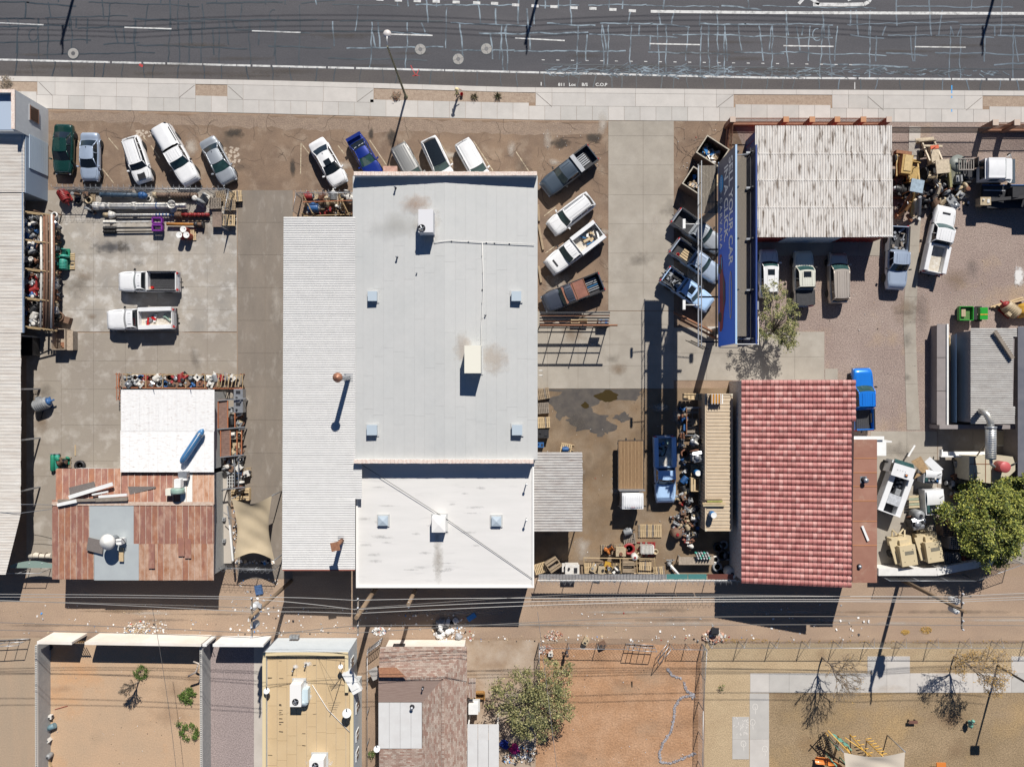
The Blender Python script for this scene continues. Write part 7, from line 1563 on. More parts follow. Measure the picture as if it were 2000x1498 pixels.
def machine(label, x, y, z, rz, s, c, kind='motor', cat=None, group=None, c2=None, name=None):
 m=CL[c];m2=CL[c2]if c2 else DARKM;t=thing(name or{'motor':'electric_motor', 'pump':'pump', 'valve':'pipe_fitting', 'gear':'gearbox', 'engine':'engine', 'ring':'steel_ring', 'tank':'small_tank', 'crate':'crate', 'box':'metal_box'}[kind], label, cat or{'motor':'motor', 'pump':'pump', 'valve':'fitting', 'gear':'gearbox', 'engine':'engine', 'ring':'ring', 'tank':'tank', 'crate':'crate', 'box':'box'}[kind], P(x, y, z), rz, group)
 b=lambda mm, n_, mt:mm. build(n_, mt, t, False)
 if kind=='motor':
  b(M(). lathe((-.34*s, 0, .3*s), [(.24*s, 0), (.26*s, .04*s), (.26*s, .62*s), (.24*s, .66*s)], 14, 0, 'X'), 'motor_body', m)
  g=M();[g. lathe(((-.28+k*.09)*s, 0, .3*s), [(.285*s, 0), (.285*s, .025*s)], 12, 0, 'X')for k in range(6)];b(g, 'cooling_fin', m)
  b(M(). lathe((.32*s, 0, .3*s), [(.2*s, 0), (.13*s, .1*s), (.04*s, .12*s), (.04*s, .28*s)], 10, 0, 'X'), 'end_bell', m2);b(M(). box((0, 0, .03*s), (.6*s, .5*s, .05*s)), 'foot', m2);b(M(). box((0, .27*s, .4*s), (.2*s, .16*s, .16*s)), 'terminal_box', m)
 elif kind=='pump':
  b(M(). lathe((-.1*s, 0, .32*s), [(.1*s, 0), (.30*s, .03*s), (.33*s, .1*s), (.30*s, .18*s), (.12*s, .22*s)], 16, 0, 'X'), 'volute', m);b(M(). lathe((.08*s, 0, .32*s), [(.13*s, 0), (.11*s, .35*s), (.17*s, .36*s), (.17*s, .42*s)], 12, 0, 'X'), 'bearing_frame', m)
  b(M(). lathe((-.02*s, .22*s, .32*s), [(.09*s, 0), (.09*s, .26*s), (.16*s, .26*s), (.16*s, .31*s), (.05*s, .311*s)], 12, 0, 'Z'), 'outlet_flange', m2 if c2 else m);b(M(). lathe((-.2*s, 0, .32*s), [(.17*s, 0), (.17*s, .05*s), (.1*s, .06*s)], 12, 0, 'X'), 'inlet_flange', m2);b(M(). box((.15*s, 0, .03*s), (.8*s, .42*s, .06*s)), 'base_plate', m2)
 elif kind=='valve':
  b(M(). lathe((-.3*s, 0, .2*s), [(.2*s, 0), (.2*s, .06*s), (.1*s, .07*s), (.13*s, .3*s), (.1*s, .53*s), (.2*s, .54*s), (.2*s, .6*s)], 12, 0, 'X'), 'valve_body', m);b(M(). lathe((0, 0, .2*s), [(.1*s, 0), (.08*s, .3*s), (.16*s, .31*s), (.16*s, .36*s)], 12), 'bonnet', m2);b(M(). tube([(.14*s*math. cos(a), .14*s*math. sin(a), .62*s)for a in[6.2832*k/10 for k in range(11)]], .02*s, 5), 'handwheel', m2)
 elif kind=='gear':
  b(M(). box((0, 0, .25*s), (.5*s, .42*s, .45*s)), 'gear_case', m);b(M(). box((0, 0, .49*s), (.56*s, .48*s, .04*s)), 'case_flange', m);b(M(). lathe((-.42*s, .05*s, .28*s), [(.05*s, 0), (.05*s, .84*s)], 8, 0, 'X'), 'shaft', m2);b(M(). lathe((.24*s, .05*s, .28*s), [(.14*s, 0), (.14*s, .1*s)], 10, 0, 'X'), 'bearing_cap', m2);b(M(). lathe((0, -.1*s, .5*s), [(.1*s, 0), (.1*s, .08*s)], 10), 'filler_cap', m2)
 elif kind=='engine':
  b(M(). box((0, 0, .3*s), (.6*s, .36*s, .5*s)), 'engine_block', m);
  for q in(-1, 1):b(M(). box((0, q*.18*s, .56*s), (.52*s, .16*s, .12*s), rx=-q*.5), 'valve_cover', m2)
  b(M(). lathe((.32*s, 0, .28*s), [(.18*s, 0), (.18*s, .05*s), (.05*s, .06*s), (.2*s, .1*s), (.2*s, .13*s)], 12, 0, 'X'), 'fan_pulley', m2);b(M(). lathe((-.05*s, 0, .6*s), [(.15*s, 0), (.15*s, .1*s), (.04*s, .12*s)], 12), 'air_cleaner', m2);b(M(). tube([(.2*s, .3*s, .3*s), (0, .34*s, .35*s), (-.3*s, .3*s, .2*s)], .04*s, 6), 'manifold', CL['rusty'])
 elif kind=='ring':
  b(M(). lathe((0, 0, 0), [(.22*s, 0), (.33*s, 0), (.35*s, .08*s), (.33*s, .2*s), (.22*s, .2*s), (.20*s, .1*s), (.22*s, 0)], 18), 'ring', m)
  b(M(). lathe((0, 0, 0), [(.05*s, 0), (.05*s, .12*s)], 8), 'hub', m2)
 elif kind=='tank':
  b(M(). lathe((0, 0, 0), [(.26*s, 0), (.3*s, .05*s), (.3*s, .75*s), (.26*s, .82*s), (.08*s, .88*s)], 16), 'shell', m);b(M(). lathe((0, 0, .86*s), [(.1*s, 0), (.1*s, .06*s)], 8), 'lid', m2)
 elif kind=='box':
  b(M(). box((0, 0, .3*s), (.8*s, .6*s, .6*s)), 'casing', m);b(M(). box((0, 0, .62*s), (.84*s, .64*s, .04*s)), 'lid', m);b(M(). box((.2*s, 0, .66*s), (.2*s, .3*s, .05*s)), 'hatch', m2);b(M(). lathe((-.2*s, .1*s, .64*s), [(.07*s, 0), (.07*s, .1*s)], 8), 'port', m2)
 elif kind=='crate':
  wm=WOOD if c=='brown' else WOOD2
  for a in range(5):b(M(). box((0, (-.4+a*.2)*s, .42*s), (1.0*s, .14*s, .03*s)), 'slat', wm)if a!=2 else None
  for q in(-1, 1):b(M(). box((q*.5*s, 0, .22*s), (.04*s, .95*s, .42*s)), 'end_panel', wm);b(M(). box((0, q*.47*s, .22*s), (.96*s, .04*s, .42*s)), 'side_panel', wm)
  b(M(). box((0, 0, .03*s), (.9*s, .86*s, .05*s)), 'crate_floor', WOOD3)
 return t
jr=random. Random(21)
KN={'motor':'motor', 'pump':'pump', 'valve':'flanged valve', 'gear':'gearbox', 'engine':'engine', 'ring':'steel ring', 'tank':'small tank', 'crate':'crate', 'box':'metal box'}
def jrow(where, pts, s=1.0, z=.15, cols=('grey', 'rusty', 'blue', 'black', 'white', 'brown'), kinds=('motor', 'pump', 'valve', 'gear', 'engine', 'motor', 'pump', 'gear', 'ring'), direction='from the left', pal=False, group=None):
 """a row of machines, each named by its place in the row"""
 for i, (x, y)in enumerate(pts):
  c=jr. choice(cols);k=jr. choice(kinds)
  if pal:pallet('pallet under the '+ordn[i]+' machine '+direction+' '+where, x, y, z, jr. uniform(-.1, .1), 1.0, 1.0, k=jr. choice([0, 2, 1]), nb=6)
  machine('%s %s, %s %s %s'%(c, KN[k], ordn[i], direction, where), x+jr. uniform(-1, 1), y+jr. uniform(-1, 1), z+(.13 if pal else 0), jr. uniform(0, 6.28), s*jr. uniform(.85, 1.2), c, k, c2=jr. choice([None, 'grey', 'black', 'white', 'silver', 'rusty']), group=group or 'used pumps and motors')
def lng(name, label, cat, a, b, parts):
 """a long thing built from tubes given as (u0, u1, r0, r1, material, part)"""
 A, B=P(*a), P(*b);t=thing(name, label, cat, A)
 for u0, u1, r0, r1, m, pn in parts:M(). tube([A. lerp(B, u0), A. lerp(B, (u0+u1)/2), A. lerp(B, u1)], [r0, (r0+r1)/2, r1], 14). build(pn, m, t)
 return t
W_, B_, RU=CL['white'], CL['blue'], CL['rusty']
# --- pump yard behind the wire fence
for i, (x, y)in enumerate(((132, 384), (155, 384), (176, 384))):pallet(['pallet under the red motor near the fence corner', 'pallet under the ringed pump beside the red motor', 'pallet with a pale ring, third from the fence corner'][i], x, y, .04, k=[0, 2, 0][i])
machine('large red motor lying near the west end of the razor wire fence', 131, 386, .17, R(-60), 1.7, 'red', 'motor', c2='red');machine('brown and green ringed pump second from the west end of the fence', 154, 382, .17, 1.5, 1.1, 'brown', 'pump', c2='grey');machine('dark round ring in front of the ringed pump', 155, 394, .05, 0, 1.0, 'black', 'ring');machine('pale ring on the third pallet of the pump yard', 175, 392, .17, 0, 1.1, 'tan', 'ring');machine('brown block on the third pallet of the pump yard', 172, 381, .17, 0, .9, 'brown', 'gear');machine('small grey cluster at the west end of the big white pipe', 178, 411, .05, 1, 1.0, 'grey', 'pump');machine('small brown valve at the west end of the big white pipe', 186, 414, .05, 2, .8, 'brown', 'valve')
for i, y in enumerate((372, 375)):lng('steel_pole', ['upper', 'lower'][i]+' of two thin dark poles lying along the razor wire fence', 'pole', (125+i*6, y, .2), (258-i*20, y+2, .2), [(0, 1, .09, .08, DARKM, 'pole')])
DB=mk('dark blue pipe paint', (.05, .09, .14));CAST=mk('scaly brown casting', (.23, .16, .12), .9)
def bumps(n, u0, u1, r, m, pn='collar', w=.012):return[(u0+(u1-u0)*k/(n-1)-w, u0+(u1-u0)*k/(n-1)+w, r, r, m, pn)for k in range(n)]
lng('turbine_pump', 'dark blue pipe column with bright blue pump head at its east end', 'pump', (196, 381, .45), (288, 382, .45), [(0, .85, .22, .22, DB, 'column'), (.83, .92, .3, .36, B_, 'pump_head'), (.92, 1, .34, .12, B_, 'head_cap')]+bumps(4, .02, .7, .26, DB))
lng('turbine_pump', 'scaly brown pump column with rippled casing east of the blue pump head', 'pump', (300, 381, .45), (386, 382, .45), [(0, .3, .2, .2, CAST, 'column'), (.3, 1, .2, .2, CAST, 'casing')]+bumps(9, .42, .95, .27, CAST, 'stage_collar', .02)+[(0, .08, .3, .3, CL['tan'], 'flange')])
big=lng('large_pipe', 'biggest white pipe assembly with an upturned funnel near its east end', 'pipe', (184, 403, .55), (364, 402, .55), [(0, .06, .40, .40, W_, 'flange'), (.06, .13, .34, .34, W_, 'collar'), (.13, .82, .30, .30, W_, 'pipe_body'), (.42, .46, .38, .38, W_, 'clamp'), (.16, .18, .34, .34, W_, 'clamp'), (.68, .69, .33, .33, B_, 'band'), (.82, .93, .26, .22, W_, 'reducer'), (.93, 1.0, .24, .24, W_, 'tail_pipe')])
M(). lathe(P(339, 402, .55), [(.25, 0), (.30, .3), (.42, .45), (.36, .46), (.25, .1), (.02, .1)], 16). build('funnel', W_, big);M(). lathe(P(339, 410, .5), [(.1, -.1), (.36, .0), (.1, .12)], 12). build('funnel_base', W_, big)
p2=lng('turbine_pump', 'long white shaft with tan head and dark red east half', 'pump', (203, 420, .4), (409, 420, .4), [(0, .06, .22, .22, CL['tan'], 'head'), (.06, .11, .42, .2, W_, 'bell'), (.11, .68, .12, .12, W_, 'shaft'), (.68, .74, .3, .3, CL['brown'], 'coupling'), (.74, 1, .16, .14, CL['red'], 'red_column')]+bumps(6, .78, .98, .2, CL['red'], 'collar', .012)+bumps(6, .5, .66, .15, B_, 'blue_ring', .006))
def auger(label, y, c, z):
 t=lng('mixer_auger', label, 'auger', (201, y, z), (300, y-1, z), [(0, 1, .07, .07, c, 'shaft')]);A, B=P(201, y, z), P(300, y-1, z)
 g=M();
 for k in range(9):q=A. lerp(B, .02+k*.028);g. lathe(q, [(.02, -.03), (.2, 0), (.02, .03)], 10, 0, 'X')
 g. build('auger_flight', c, t);return t
a1=auger('white auger shaft with a purple frame, upper of the pair', 434, W_, .5);auger('black auger shaft with a purple frame, lower of the pair', 446, CL['black'], .5);auger('bare black auger shaft below the purple frames', 453, CL['black'], .25)
for y, lab in((432, 'upper purple U frame at the end of the white auger'), (446, 'lower purple U frame at the end of the black auger')):
 t=thing('motor_bracket', lab, 'frame', P(309, y, .5));
 for s_ in(-1, 1):M(). box((0, s_*.26, .1), (.95, .12, .35)). build('side_bar', CL['purple'], t, False);M(). box((s_*.45, 0, .1), (.12, .5, .35)). build('end_bar', CL['purple'], t, False)
lng('rusty_shaft', 'orange rusty shaft with a dark flanged head beside the drums', 'shaft', (326, 438, .4), (398, 439, .4), [(0, .75, .16, .14, mk('orange rust', (.42, .18, .04), .9), 'shaft'), (.75, .84, .28, .28, CL['black'], 'flange'), (.84, .97, .2, .2, CL['brown'], 'head'), (.97, 1, .33, .33, CL['black'], 'flange')])
machine('grey white pump standing alone between the pipes and the pallets', 396, 396, .05, 1, 1.7, 'grey', 'pump', c2='white');machine('small ring lying between the two pump heads', 291, 389, .05, 0, .8, 'white', 'ring');
for i, (x, y)in enumerate(((318, 392), (345, 391), (372, 391))):pallet(['left', 'middle', 'right'][i]+' of three pallets under the scaly brown pump column', x, y-6, .04, 0, 1.0, 1.2, 2)
for i, (x, y)in enumerate(((352, 424), (380, 424), (398, 424))):pallet(['left', 'middle', 'right'][i]+' of three pallets under the dark red pump column', x, y, .04, 0, .9, 1.1, 0)
stack_('at the far northeast corner inside the wire fence', 461, 384, 4, .1, 1);stack_('left of the tall stacks inside the wire fence', 421, 398, 4, 0, 2);stack_('in the middle of the pallet stacks, right column', 449, 401, 5, .05, 0);stack_('yellow and southernmost in the pallet corner', 448, 431, 6, -.06, 1);stack_('against the fence top, west of the corner', 432, 384, 3, .2, 0)
t=thing('steel_plate', 'rust marked steel plate lying on pallets left of the yellow stack', 'plate', P(424, 429, .6));M(). box((0, 0, 0), (.9, 1.45, .04)). build('plate', mk('blotched plate', (.26, .19, .15), .7), t, False);M(). box((0, 0, -.3), (.9, 1.3, .55)). build('support', WOOD3, t, False)
for i, (x, y)in enumerate(((366, 452), (358, 463), (372, 463))):
 t=thing('steel_drum', ['back', 'front left', 'front right'][i]+' of the three white lidded red drums on a pallet', 'drum', P(x, y, .17), group='three red drums on a pallet')
 M(). lathe((0, 0, 0), [(.29, 0), (.3, .02), (.29, .3), (.3, .31), (.29, .6), (.3, .61), (.29, .88), (.28, .88)], 20). build('drum_body', CL['red'], t, False);M(). lathe((0, 0, .885), [(.3, 0), (.3, .02), (.27, .01), (.01, .01)], 20). build('lid', WHITEP, t, False);M(). lathe((.12, .05, .9), [(.04, 0), (.04, .02)], 8). build('bung', DARKM, t, False)
pallet('pallet under the three white lidded red drums', 373, 459, .04, 0, 1.1, 1.1, 1)
# --- green engine on pallet, blue pump, odd things in the left yard
pallet('pale pallet under the bright green twin pump', 138, 511, .04, R(90), .9, 1.6, 1, 9);machine('bright green pump, upper half of the twin set on the pale pallet', 131, 503, .17, 1.57, 1.5, 'teal', 'pump', c2='green');machine('bright green motor, lower half of the twin set on the pale pallet', 129, 518, .17, 1.57, 1.5, 'teal', 'motor', c2='green')
machine('grey blue finned blower alone on the slab beside the long shed', 90, 789, .05, R(20), 2.1, 'grey', 'motor', c2='blue', name='blower');tag(M(). beam(P(85, 800, .1), P(80, 818, .1), .06, .05). build('thin_rod', DARKM), 'thin dark rod leaning below the grey blue blower', 'rod')
pallet('dark pallet half in the shade of the long shed', 68, 771, .04, R(90), .9, 1.2, 2)
for x, c, lab in((103, 'green', 'left'), (112, 'teal', 'right')):t=thing('gas_cylinder', lab+' of two teal green cylinders at the northwest corner of the rusty shed', 'cylinder', P(x, 902, .3));M(). tube([(0, .75, 0), (0, .6, 0), (0, -.8, 0), (0, -.95, 0)], [.15, .22, .22, .1], 14). build('shell', CL[c], t, False);M(). tube([(0, .76, 0), (0, .82, 0)], .24, 12). build('flange', CL['grey'], t, False)
pallet('pallet beside the two teal cylinders', 128, 903, .04, 0);machine('brown ring pump on the pallet beside the teal cylinders', 122, 901, .17, 0, 1.3, 'brown', 'pump', c2='green');machine('small green ball valve on the pallet beside the teal cylinders', 132, 898, .17, 1, 1.0, 'green', 'valve');machine('dark fan wheel leaning at the north edge of the rusty shed', 158, 909, .05, .7, 1.5, 'black', 'ring');tag(M(). beam(P(147, 869, .07), P(147, 890, .07), .08, .06). build('thin_board', WOOD2), 'thin pale board lying on the slab north of the rusty shed', 'board')
t=thing('hopper', 'rusty round mouthed hopper beside the south end of the pipe rack', 'hopper', P(128, 622, .04));M(). lathe((-.25, .1, 0), [(.25, 0), (.48, .55), (.50, .75), (.40, .75), (.25, .1)], 16). build('cone', CL['brown'], t, False);M(). lathe((-.25, .1, .3), [(.22, .2), (.22, .44), (.12, .44)], 12). build('inner_ring', CL['tan'], t, False);M(). box((.35, -.2, .3), (.7, .6, .5), rz=-.3). build('chute', CL['brown'], t, False)
t=thing('open_bin', 'open pale timber box trailer south of the pipe rack', 'bin', P(131, 664, .04));TB=mk('pale bin timber', (.45, .36, .27), .9)
for q in(-1, 1):M(). box((q*.62-.15, 0, .65), (.06, 1.95, 1.0)). build('side_panel', TB, t, False);M(). box((-.15, q*.98, .65), (1.28, .06, 1.0)). build('end_panel', TB, t, False)
M(). box((-.15, 0, .3), (1.2, 1.9, .06)). build('bin_floor', TB, t, False);M(). box((.8, -.1, .8), (.55, 1.9, .08)). build('side_table', TB, t, False);M(). box((.8, -.1, .4), (.5, 1.8, .7)). build('side_box', WOOD3, t, False);M(). box((-.1, -.5, .4), (.4, .5, .2)). build('debris_lump', RUST, t, False)
t=thing('skip', 'dark rectangular skip in the shade beside the long shed', 'skip', P(63, 678, .04));
for q in(-1, 1):M(). box((q*.75, 0, .6), (.06, 1.7, 1.1)). build('side_panel', CL['black'], t, False);M(). box((0, q*.85, .6), (1.5, .06, 1.1)). build('end_panel', CL['black'], t, False)
M(). box((0, 0, .15), (1.45, 1.65, .08)). build('skip_floor', DARKM, t, False)
# --- long pipe rack along the long shed
t=bthing('pipe_rack', 'long timber and steel rack full of pipes and pumps beside the long shed', 'rack', 85, 530, 0)
RB2=mk('tan rack beam', (.42, .30, .16), .8)
for y in(416, 471, 527, 584, 640):
 M(). beam(P(40, y-4, 3.0), P(112, y+6, 1.9), .10, .12). build('cross_beam', RB2, t);M(). beam(P(44, y-1, 2.6), P(110, y+8, 1.2), .08, .1). build('cross_beam', RB2, t)
 for x in(52, 80, 108):q=P(x, y, 1);M(). box((q. x, q. y, 1.0), (.1, .1, 2.0)). build('post', CL['brown'], t)
for x, c, r_ in((80, 'white', .10), (86, 'rusty', .09), (91, 'brown', .12), (97, 'brown', .08), (101, 'white', .09), (105, 'rusty', .07)):
 M(). tube([P(x, 420, 2.2), P(x+1, 530, 2.2), P(x-1, 641, 2.2)], r_, 8). build('stored_pipe', CL[c], t)
for k in range(24):q=P(90, 420+k*9.2, 1.0);M(). box((q. x, q. y, 1.0), (1.3, .35, .03)). build('shelf_board', WOOD3, t)
for k in range(4):q=P(63, 445+k*56, .5);M(). box((q. x, q. y, 1.45), (1.3, 2.4, .05)). build('shelf', WOOD3, t)
pts=[(x, y)for y in(427, 440, 453, 464, 482, 495, 508, 518, 538, 552, 566, 577, 595, 606, 618, 630)for x in(57, 70)]
jrow('in the inner half of the pipe rack', sorted(pts[:20], key=lambda q:q[1]), 1.1, 1.5, cols=('grey', 'black', 'rusty', 'blue', 'grey', 'white'), direction='from the top');jrow('in the lower inner half of the pipe rack', pts[20:], 1.1, 1.5, cols=('blue', 'rusty', 'red', 'grey', 'black', 'white'), direction='from the top')
jrow('along the outer shelf of the pipe rack', [(111+jr. uniform(-3, 4), 428+k*12)for k in range(18)], .95, .7, cols=('black', 'grey', 'brown', 'white', 'rusty', 'tan'), direction='from the top')
machine('white ring on the north corner of the pipe rack', 108, 421, 2.0, 0, .9, 'white', 'ring');t2=thing('skid', 'red steel skid frame lying on the inner shelf of the pipe rack', 'frame', P(64, 558, 1.75));
for q in(-1, 1):M(). box((q*.38, 0, 0), (.12, 1.9, .2)). build('side_bar', CL['red'], t2, False)
for k in range(5):M(). box((0, -.8+k*.4, .02), (.75, .14, .18)). build('cross_bar', CL['red'], t2, False)
# --- low rack north of the white shed
t=bthing('motor_rack', 'orange steel rack packed with motors north of the white shed', 'rack', 352, 745, 0)
for y, z in((731, 1.0), (757, 1.0)):M(). beam(P(240, y, z), P(474, y+2, z), .08, .1). build('rack_rail', ORANGE if y>740 else RB2, t)
for x in(232, 248, 285, 318, 363, 400, 428, 446, 474):
 M(). beam(P(x, 730, 1.1), P(x, 758, 1.1), .06, .08). build('cross_beam', RB2 if x!=232 else ORANGE, t)
 for y in(731, 757):q=P(x, y, .5);M(). box((q. x, q. y, .55), (.08, .08, 1.1)). build('post', ORANGE, t)
for k in range(7):M(). beam(P(428+k*7, 732, 1.15), P(424+k*7, 756, 1.15), .05, .05). build('diagonal_bar', WOOD2, t)
M(). box(P(352, 744, .5), (11.4, 1.2, .04)). build('shelf', WOOD3, t)
jrow('in the back of the motor rack', [(254+k*11.3, 738)for k in range(19)], 1.0, .55, cols=('grey', 'red', 'blue', 'rusty', 'brown', 'white', 'grey'), pal=False);jrow('in the front of the motor rack', [(257+k*11.3, 750)for k in range(16)], .95, .55, cols=('brown', 'rusty', 'grey', 'black', 'blue', 'grey'))
t=bthing('wire_ladder_frame', 'orange ladder frame at the northwest corner of the white shed', 'frame', 231, 755, 0)
for x in(228, 233):M(). beam(P(x, 728, 1.0), P(x, 782, 1.0), .05, .05). build('side_rail', ORANGE, t)
for k in range(8):M(). beam(P(228, 734+k*6.5, 1.0), P(236, 734+k*6.5, 1.0), .04, .04). build('rung', ORANGE, t)
# --- rack column east of the white shed
t=bthing('side_rack', 'orange and grey pallet rack running south beside the white shed', 'rack', 450, 850, 0)
for y0, y1, x0 in((782, 836, 427), (841, 892, 432)):
 for k in range(12):M(). beam(P(x0, lerp(y0, y1, k/11), 1.9), P(x0+17, lerp(y0, y1, k/11), 1.9), .24, .04). build('deck_board', mk('red grey deck board', (.24, .15, .12), .9), t)
 for x in(x0-1, x0+18):M(). beam(P(x, y0, 2.0), P(x, y1, 2.0), .08, .1). build('rack_rail', ORANGE, t)
for y0, y1, xs_ in((780, 836, (459, )), (840, 890, (463, 472)), (893, 950, (458, 466))):
 for x in xs_:M(). beam(P(x, y0, 1.7), P(x, y1, 1.7), .08, .1). build('rack_rail', ORANGE if y0<893 else STEEL, t)
for y, x0, x1 in((782, 416, 480), (838, 416, 478), (892, 430, 476), (955, 432, 478)):
 M(). beam(P(x0, y+1, 2.1), P(x1, y-4, 1.9), .10, .12). build('cross_beam', STEEL, t)
 for x in(x0+10, x1-3):q=P(x, y, 1);M(). box((q. x, q. y, 1.0), (.1, .1, 2.0)). build('post', STEEL, t)
for k in range(7):M(). beam(P(444, 918+k*6, 1.2), P(458, 918+k*6, 1.2), .04, .04). build('grid_bar', WHITEP, t)
for k in range(4):M(). beam(P(444+k*4.7, 918, 1.2), P(444+k*4.7, 952, 1.2), .04, .04). build('grid_bar', WHITEP, t)
for i, y in enumerate((771, 794)):machine(['upper', 'lower'][i]+' silver wire cage box at the outer edge of the side rack', 472, y, .9, 1.57, 1.35, 'silver', 'box')
jrow('in the outer bays of the side rack', [(456, 800), (456, 822), (470, 812), (471, 828), (455, 848), (467, 850), (454, 862), (466, 868), (473, 880), (455, 882)], 1.0, .7, cols=('white', 'tan', 'black', 'brown', 'yellow', 'grey'), direction='from the top');jrow('in the lowest bay of the side rack', [(443, 900), (451, 904), (444, 912), (453, 913), (470, 898), (471, 912), (469, 928), (472, 940), (468, 948)], 1.1, .8, cols=('white', 'grey', 'rusty', 'blue', 'brown'), direction='from the top')
pallet('pallet with white scraps beside the south end of the side rack', 483, 922, .04, .1, .9, .9);machine('white scrap pile on the pallet beside the side rack', 484, 924, .17, .3, 1.2, 'white', 'gear');machine('pale wrapped crate north of the beige shade sail', 478, 964, .05, 0, 1.2, 'white', 'crate');machine('second wrapped crate northwest of the beige shade sail', 465, 966, .05, 0, 1.0, 'grey', 'crate')
t=bthing('low_kerb_wall', 'long low concrete wall top west of the beige shade sail', 'wall', 438, 1030, .6);M(). prism([tuple(v)[:2]for v in(P(433, 890, .7), P(440, 890, .7), P(452, 1100, .7), P(432, 1100, .7))], 0, .7). build('wall', mat('pale wall top', (.42, .38, .33), .9), t)
t=bthing('sail_post_frame', 'white tubular post frame west of the beige shade sail', 'frame', 453, 1050, 0);M(). beam(P(449, 1025, 2.4), P(455, 1095, 2.4), .16, .16). build('beam', WHITEP, t);M(). beam(P(444, 988, 1.5), P(449, 1025, 2.4), .1, .1). build('brace', STEEL, t);M(). beam(P(436, 1000, 2.2), P(462, 1018, 2.6), .05, .05). build('brace', STEEL, t)
for i, y in enumerate((1013, 1055)):machine(['upper', 'lower'][i]+' small grey block on the low concrete wall', 438, y, .7, 0, .5, 'grey', 'box')
scatter('clutter', 'dark clutter on the ground under the beige shade sail', 'clutter', [(456, 990, 470, 1090), (460, 1094, 535, 1100), (430, 990, 450, 1090)], 150, .1, .35, 31, (2, 3, 3, .3, 3, 1), .2)
# --- caged rack before the long ribbed roof
t=bthing('caged_rack', 'yellow timber rack of pumps against the north end of the ribbed roof', 'rack', 640, 405, 0)
for x in(592, 662):M(). beam(P(x, 380, 2.0), P(x+20, 420, 1.6), .07, .1). build('side_beam', RB2, t);[M(). beam(P(x+k*4, 383+k*8, 2.0), P(x+2+k*4, 400+k*5, .8), .05, .05). build('brace', WOOD2, t)for k in range(4)]
for y, z in((395, 1.9), (422, 1.2)):M(). beam(P(592, y, z), P(688, y-3, z), .07, .1). build('shelf_beam', ORANGE if y<400 else RB2, t)
for x in(594, 615, 664, 686):
 for y in(382, 420):q=P(x, y, 1);M(). box((q. x, q. y, .9), (.09, .09, 1.8)). build('post', RB2, t)
for i, (x, y)in enumerate(((628, 400), (648, 402), (612, 386), (672, 390))):pallet(['west', 'middle', 'north west', 'east'][i]+' pallet inside the yellow timber rack', x, y, .5, 0, 1.0, 1.0, i%2)
jrow('in the back row inside the yellow timber rack', [(605, 386), (619, 387), (631, 386), (652, 386), (677, 387), (690, 392)], 1.35, .65, cols=('grey', 'red', 'tan', 'white', 'rusty'), kinds=('motor', 'pump', 'gear'));machine('bright blue motor at the front of the yellow timber rack', 615, 409, .9, 0, 1.5, 'blue', 'motor', c2='silver');machine('tan domed pump in the middle of the yellow timber rack', 643, 399, .65, 0, 1.5, 'tan', 'pump', c2='tan');machine('small red gearbox at the front of the yellow timber rack', 644, 411, .65, 0, .9, 'red', 'gear');machine('white pump at the east of the yellow timber rack', 663, 407, .65, 1, .9, 'white', 'pump')
jrow('along the front beam of the yellow timber rack', [(603, 418), (622, 419), (636, 420), (655, 420), (672, 419), (684, 420)], .8, .5, cols=('red', 'rusty', 'black', 'brown'))
tag(M(). beam(P(749, 331, 4.0), P(776, 331, 4.0), .5, .3). build('wall_sign_box', mk('faded pink box', (.5, .3, .24), .8)), 'faded pink box fixed above the north wall of the main building', 'sign box')
# --- east side of the main building
stack_('northernmost along the main building', 1061, 769, 5, .15, 0);stack_('second along the main building', 1060, 797, 4, .05, 2);stack_('third along the main building', 1062, 825, 5, 0, 1);machine('black bin south of the pallet stacks', 1060, 846, .05, 0, 1.3, 'black', 'box');machine('small blue box behind the small ribbed canopy', 1055, 868, .05, 0, .8, 'blue', 'box')
pallet('pallet with a blue sheet at the north edge of the small ribbed canopy', 1107, 877, .04, -.2, 1.1, 1.3, 1);machine('blue drum lying on the pallet north of the small ribbed canopy', 1104, 877, .17, 0, .9, 'blue', 'motor')
for i, (x0, y0, x1, y1)in enumerate(((1051, 400, 1053, 432), (1052, 440, 1061, 488), (1052, 520, 1057, 552))):tag(M(). beam(P(x0, y0, .15), P(x1, y1, .15), .2, .15). build('timber_length', WOOD), ['upper', 'middle', 'lower'][i]+' timber length lying against the east wall of the main building', 'timber')
t=thing('pipe_stub', 'pair of white pipe stubs on the wall east of the main building', 'pipe', P(1052, 728, 1.5));[M(). tube([(0, s_, 0), (.35, s_, 0), (.35, s_-.1, -.1)], .04, 6). build('stub', WHITEP, t, False)for s_ in(.2, -.25)]
for i, (x, y)in enumerate(((1123, 629), (1138, 630))):machine(['left', 'right'][i]+' pale box beneath the rusty gate frame', x, y, .05, 0, .8, 'tan', 'crate')
machine('blue pump crate beneath the east end of the rusty gate frame', 1177, 630, .05, 0, 1.2, 'grey', 'box', c2='blue')
pallet('large pale platform pallet south of the flatbed truck', 1269, 1036, .04, 0, 1.25, 2.3, 1, 12);stack_('south of the flatbed truck, grey and rough', 1229, 1052, 2, .1, 2);machine('grey rough log on the grey pallets south of the flatbed', 1225, 1037, .2, .3, 1.2, 'grey', 'motor')
pallet('pallet with the orange machine in the south yard', 1184, 1074, .04, 0, 1.1, 1.1);machine('orange pump on the pallet in the south yard', 1185, 1074, .17, .6, 1.3, 'orange', 'pump');pallet('pallet with the square brown gearbox in the south yard', 1210, 1073, .04, 0, 1.1, 1.1);machine('square pale gearbox beside the orange pump', 1210, 1074, .17, 0, 1.7, 'tan', 'gear', c2='rusty')
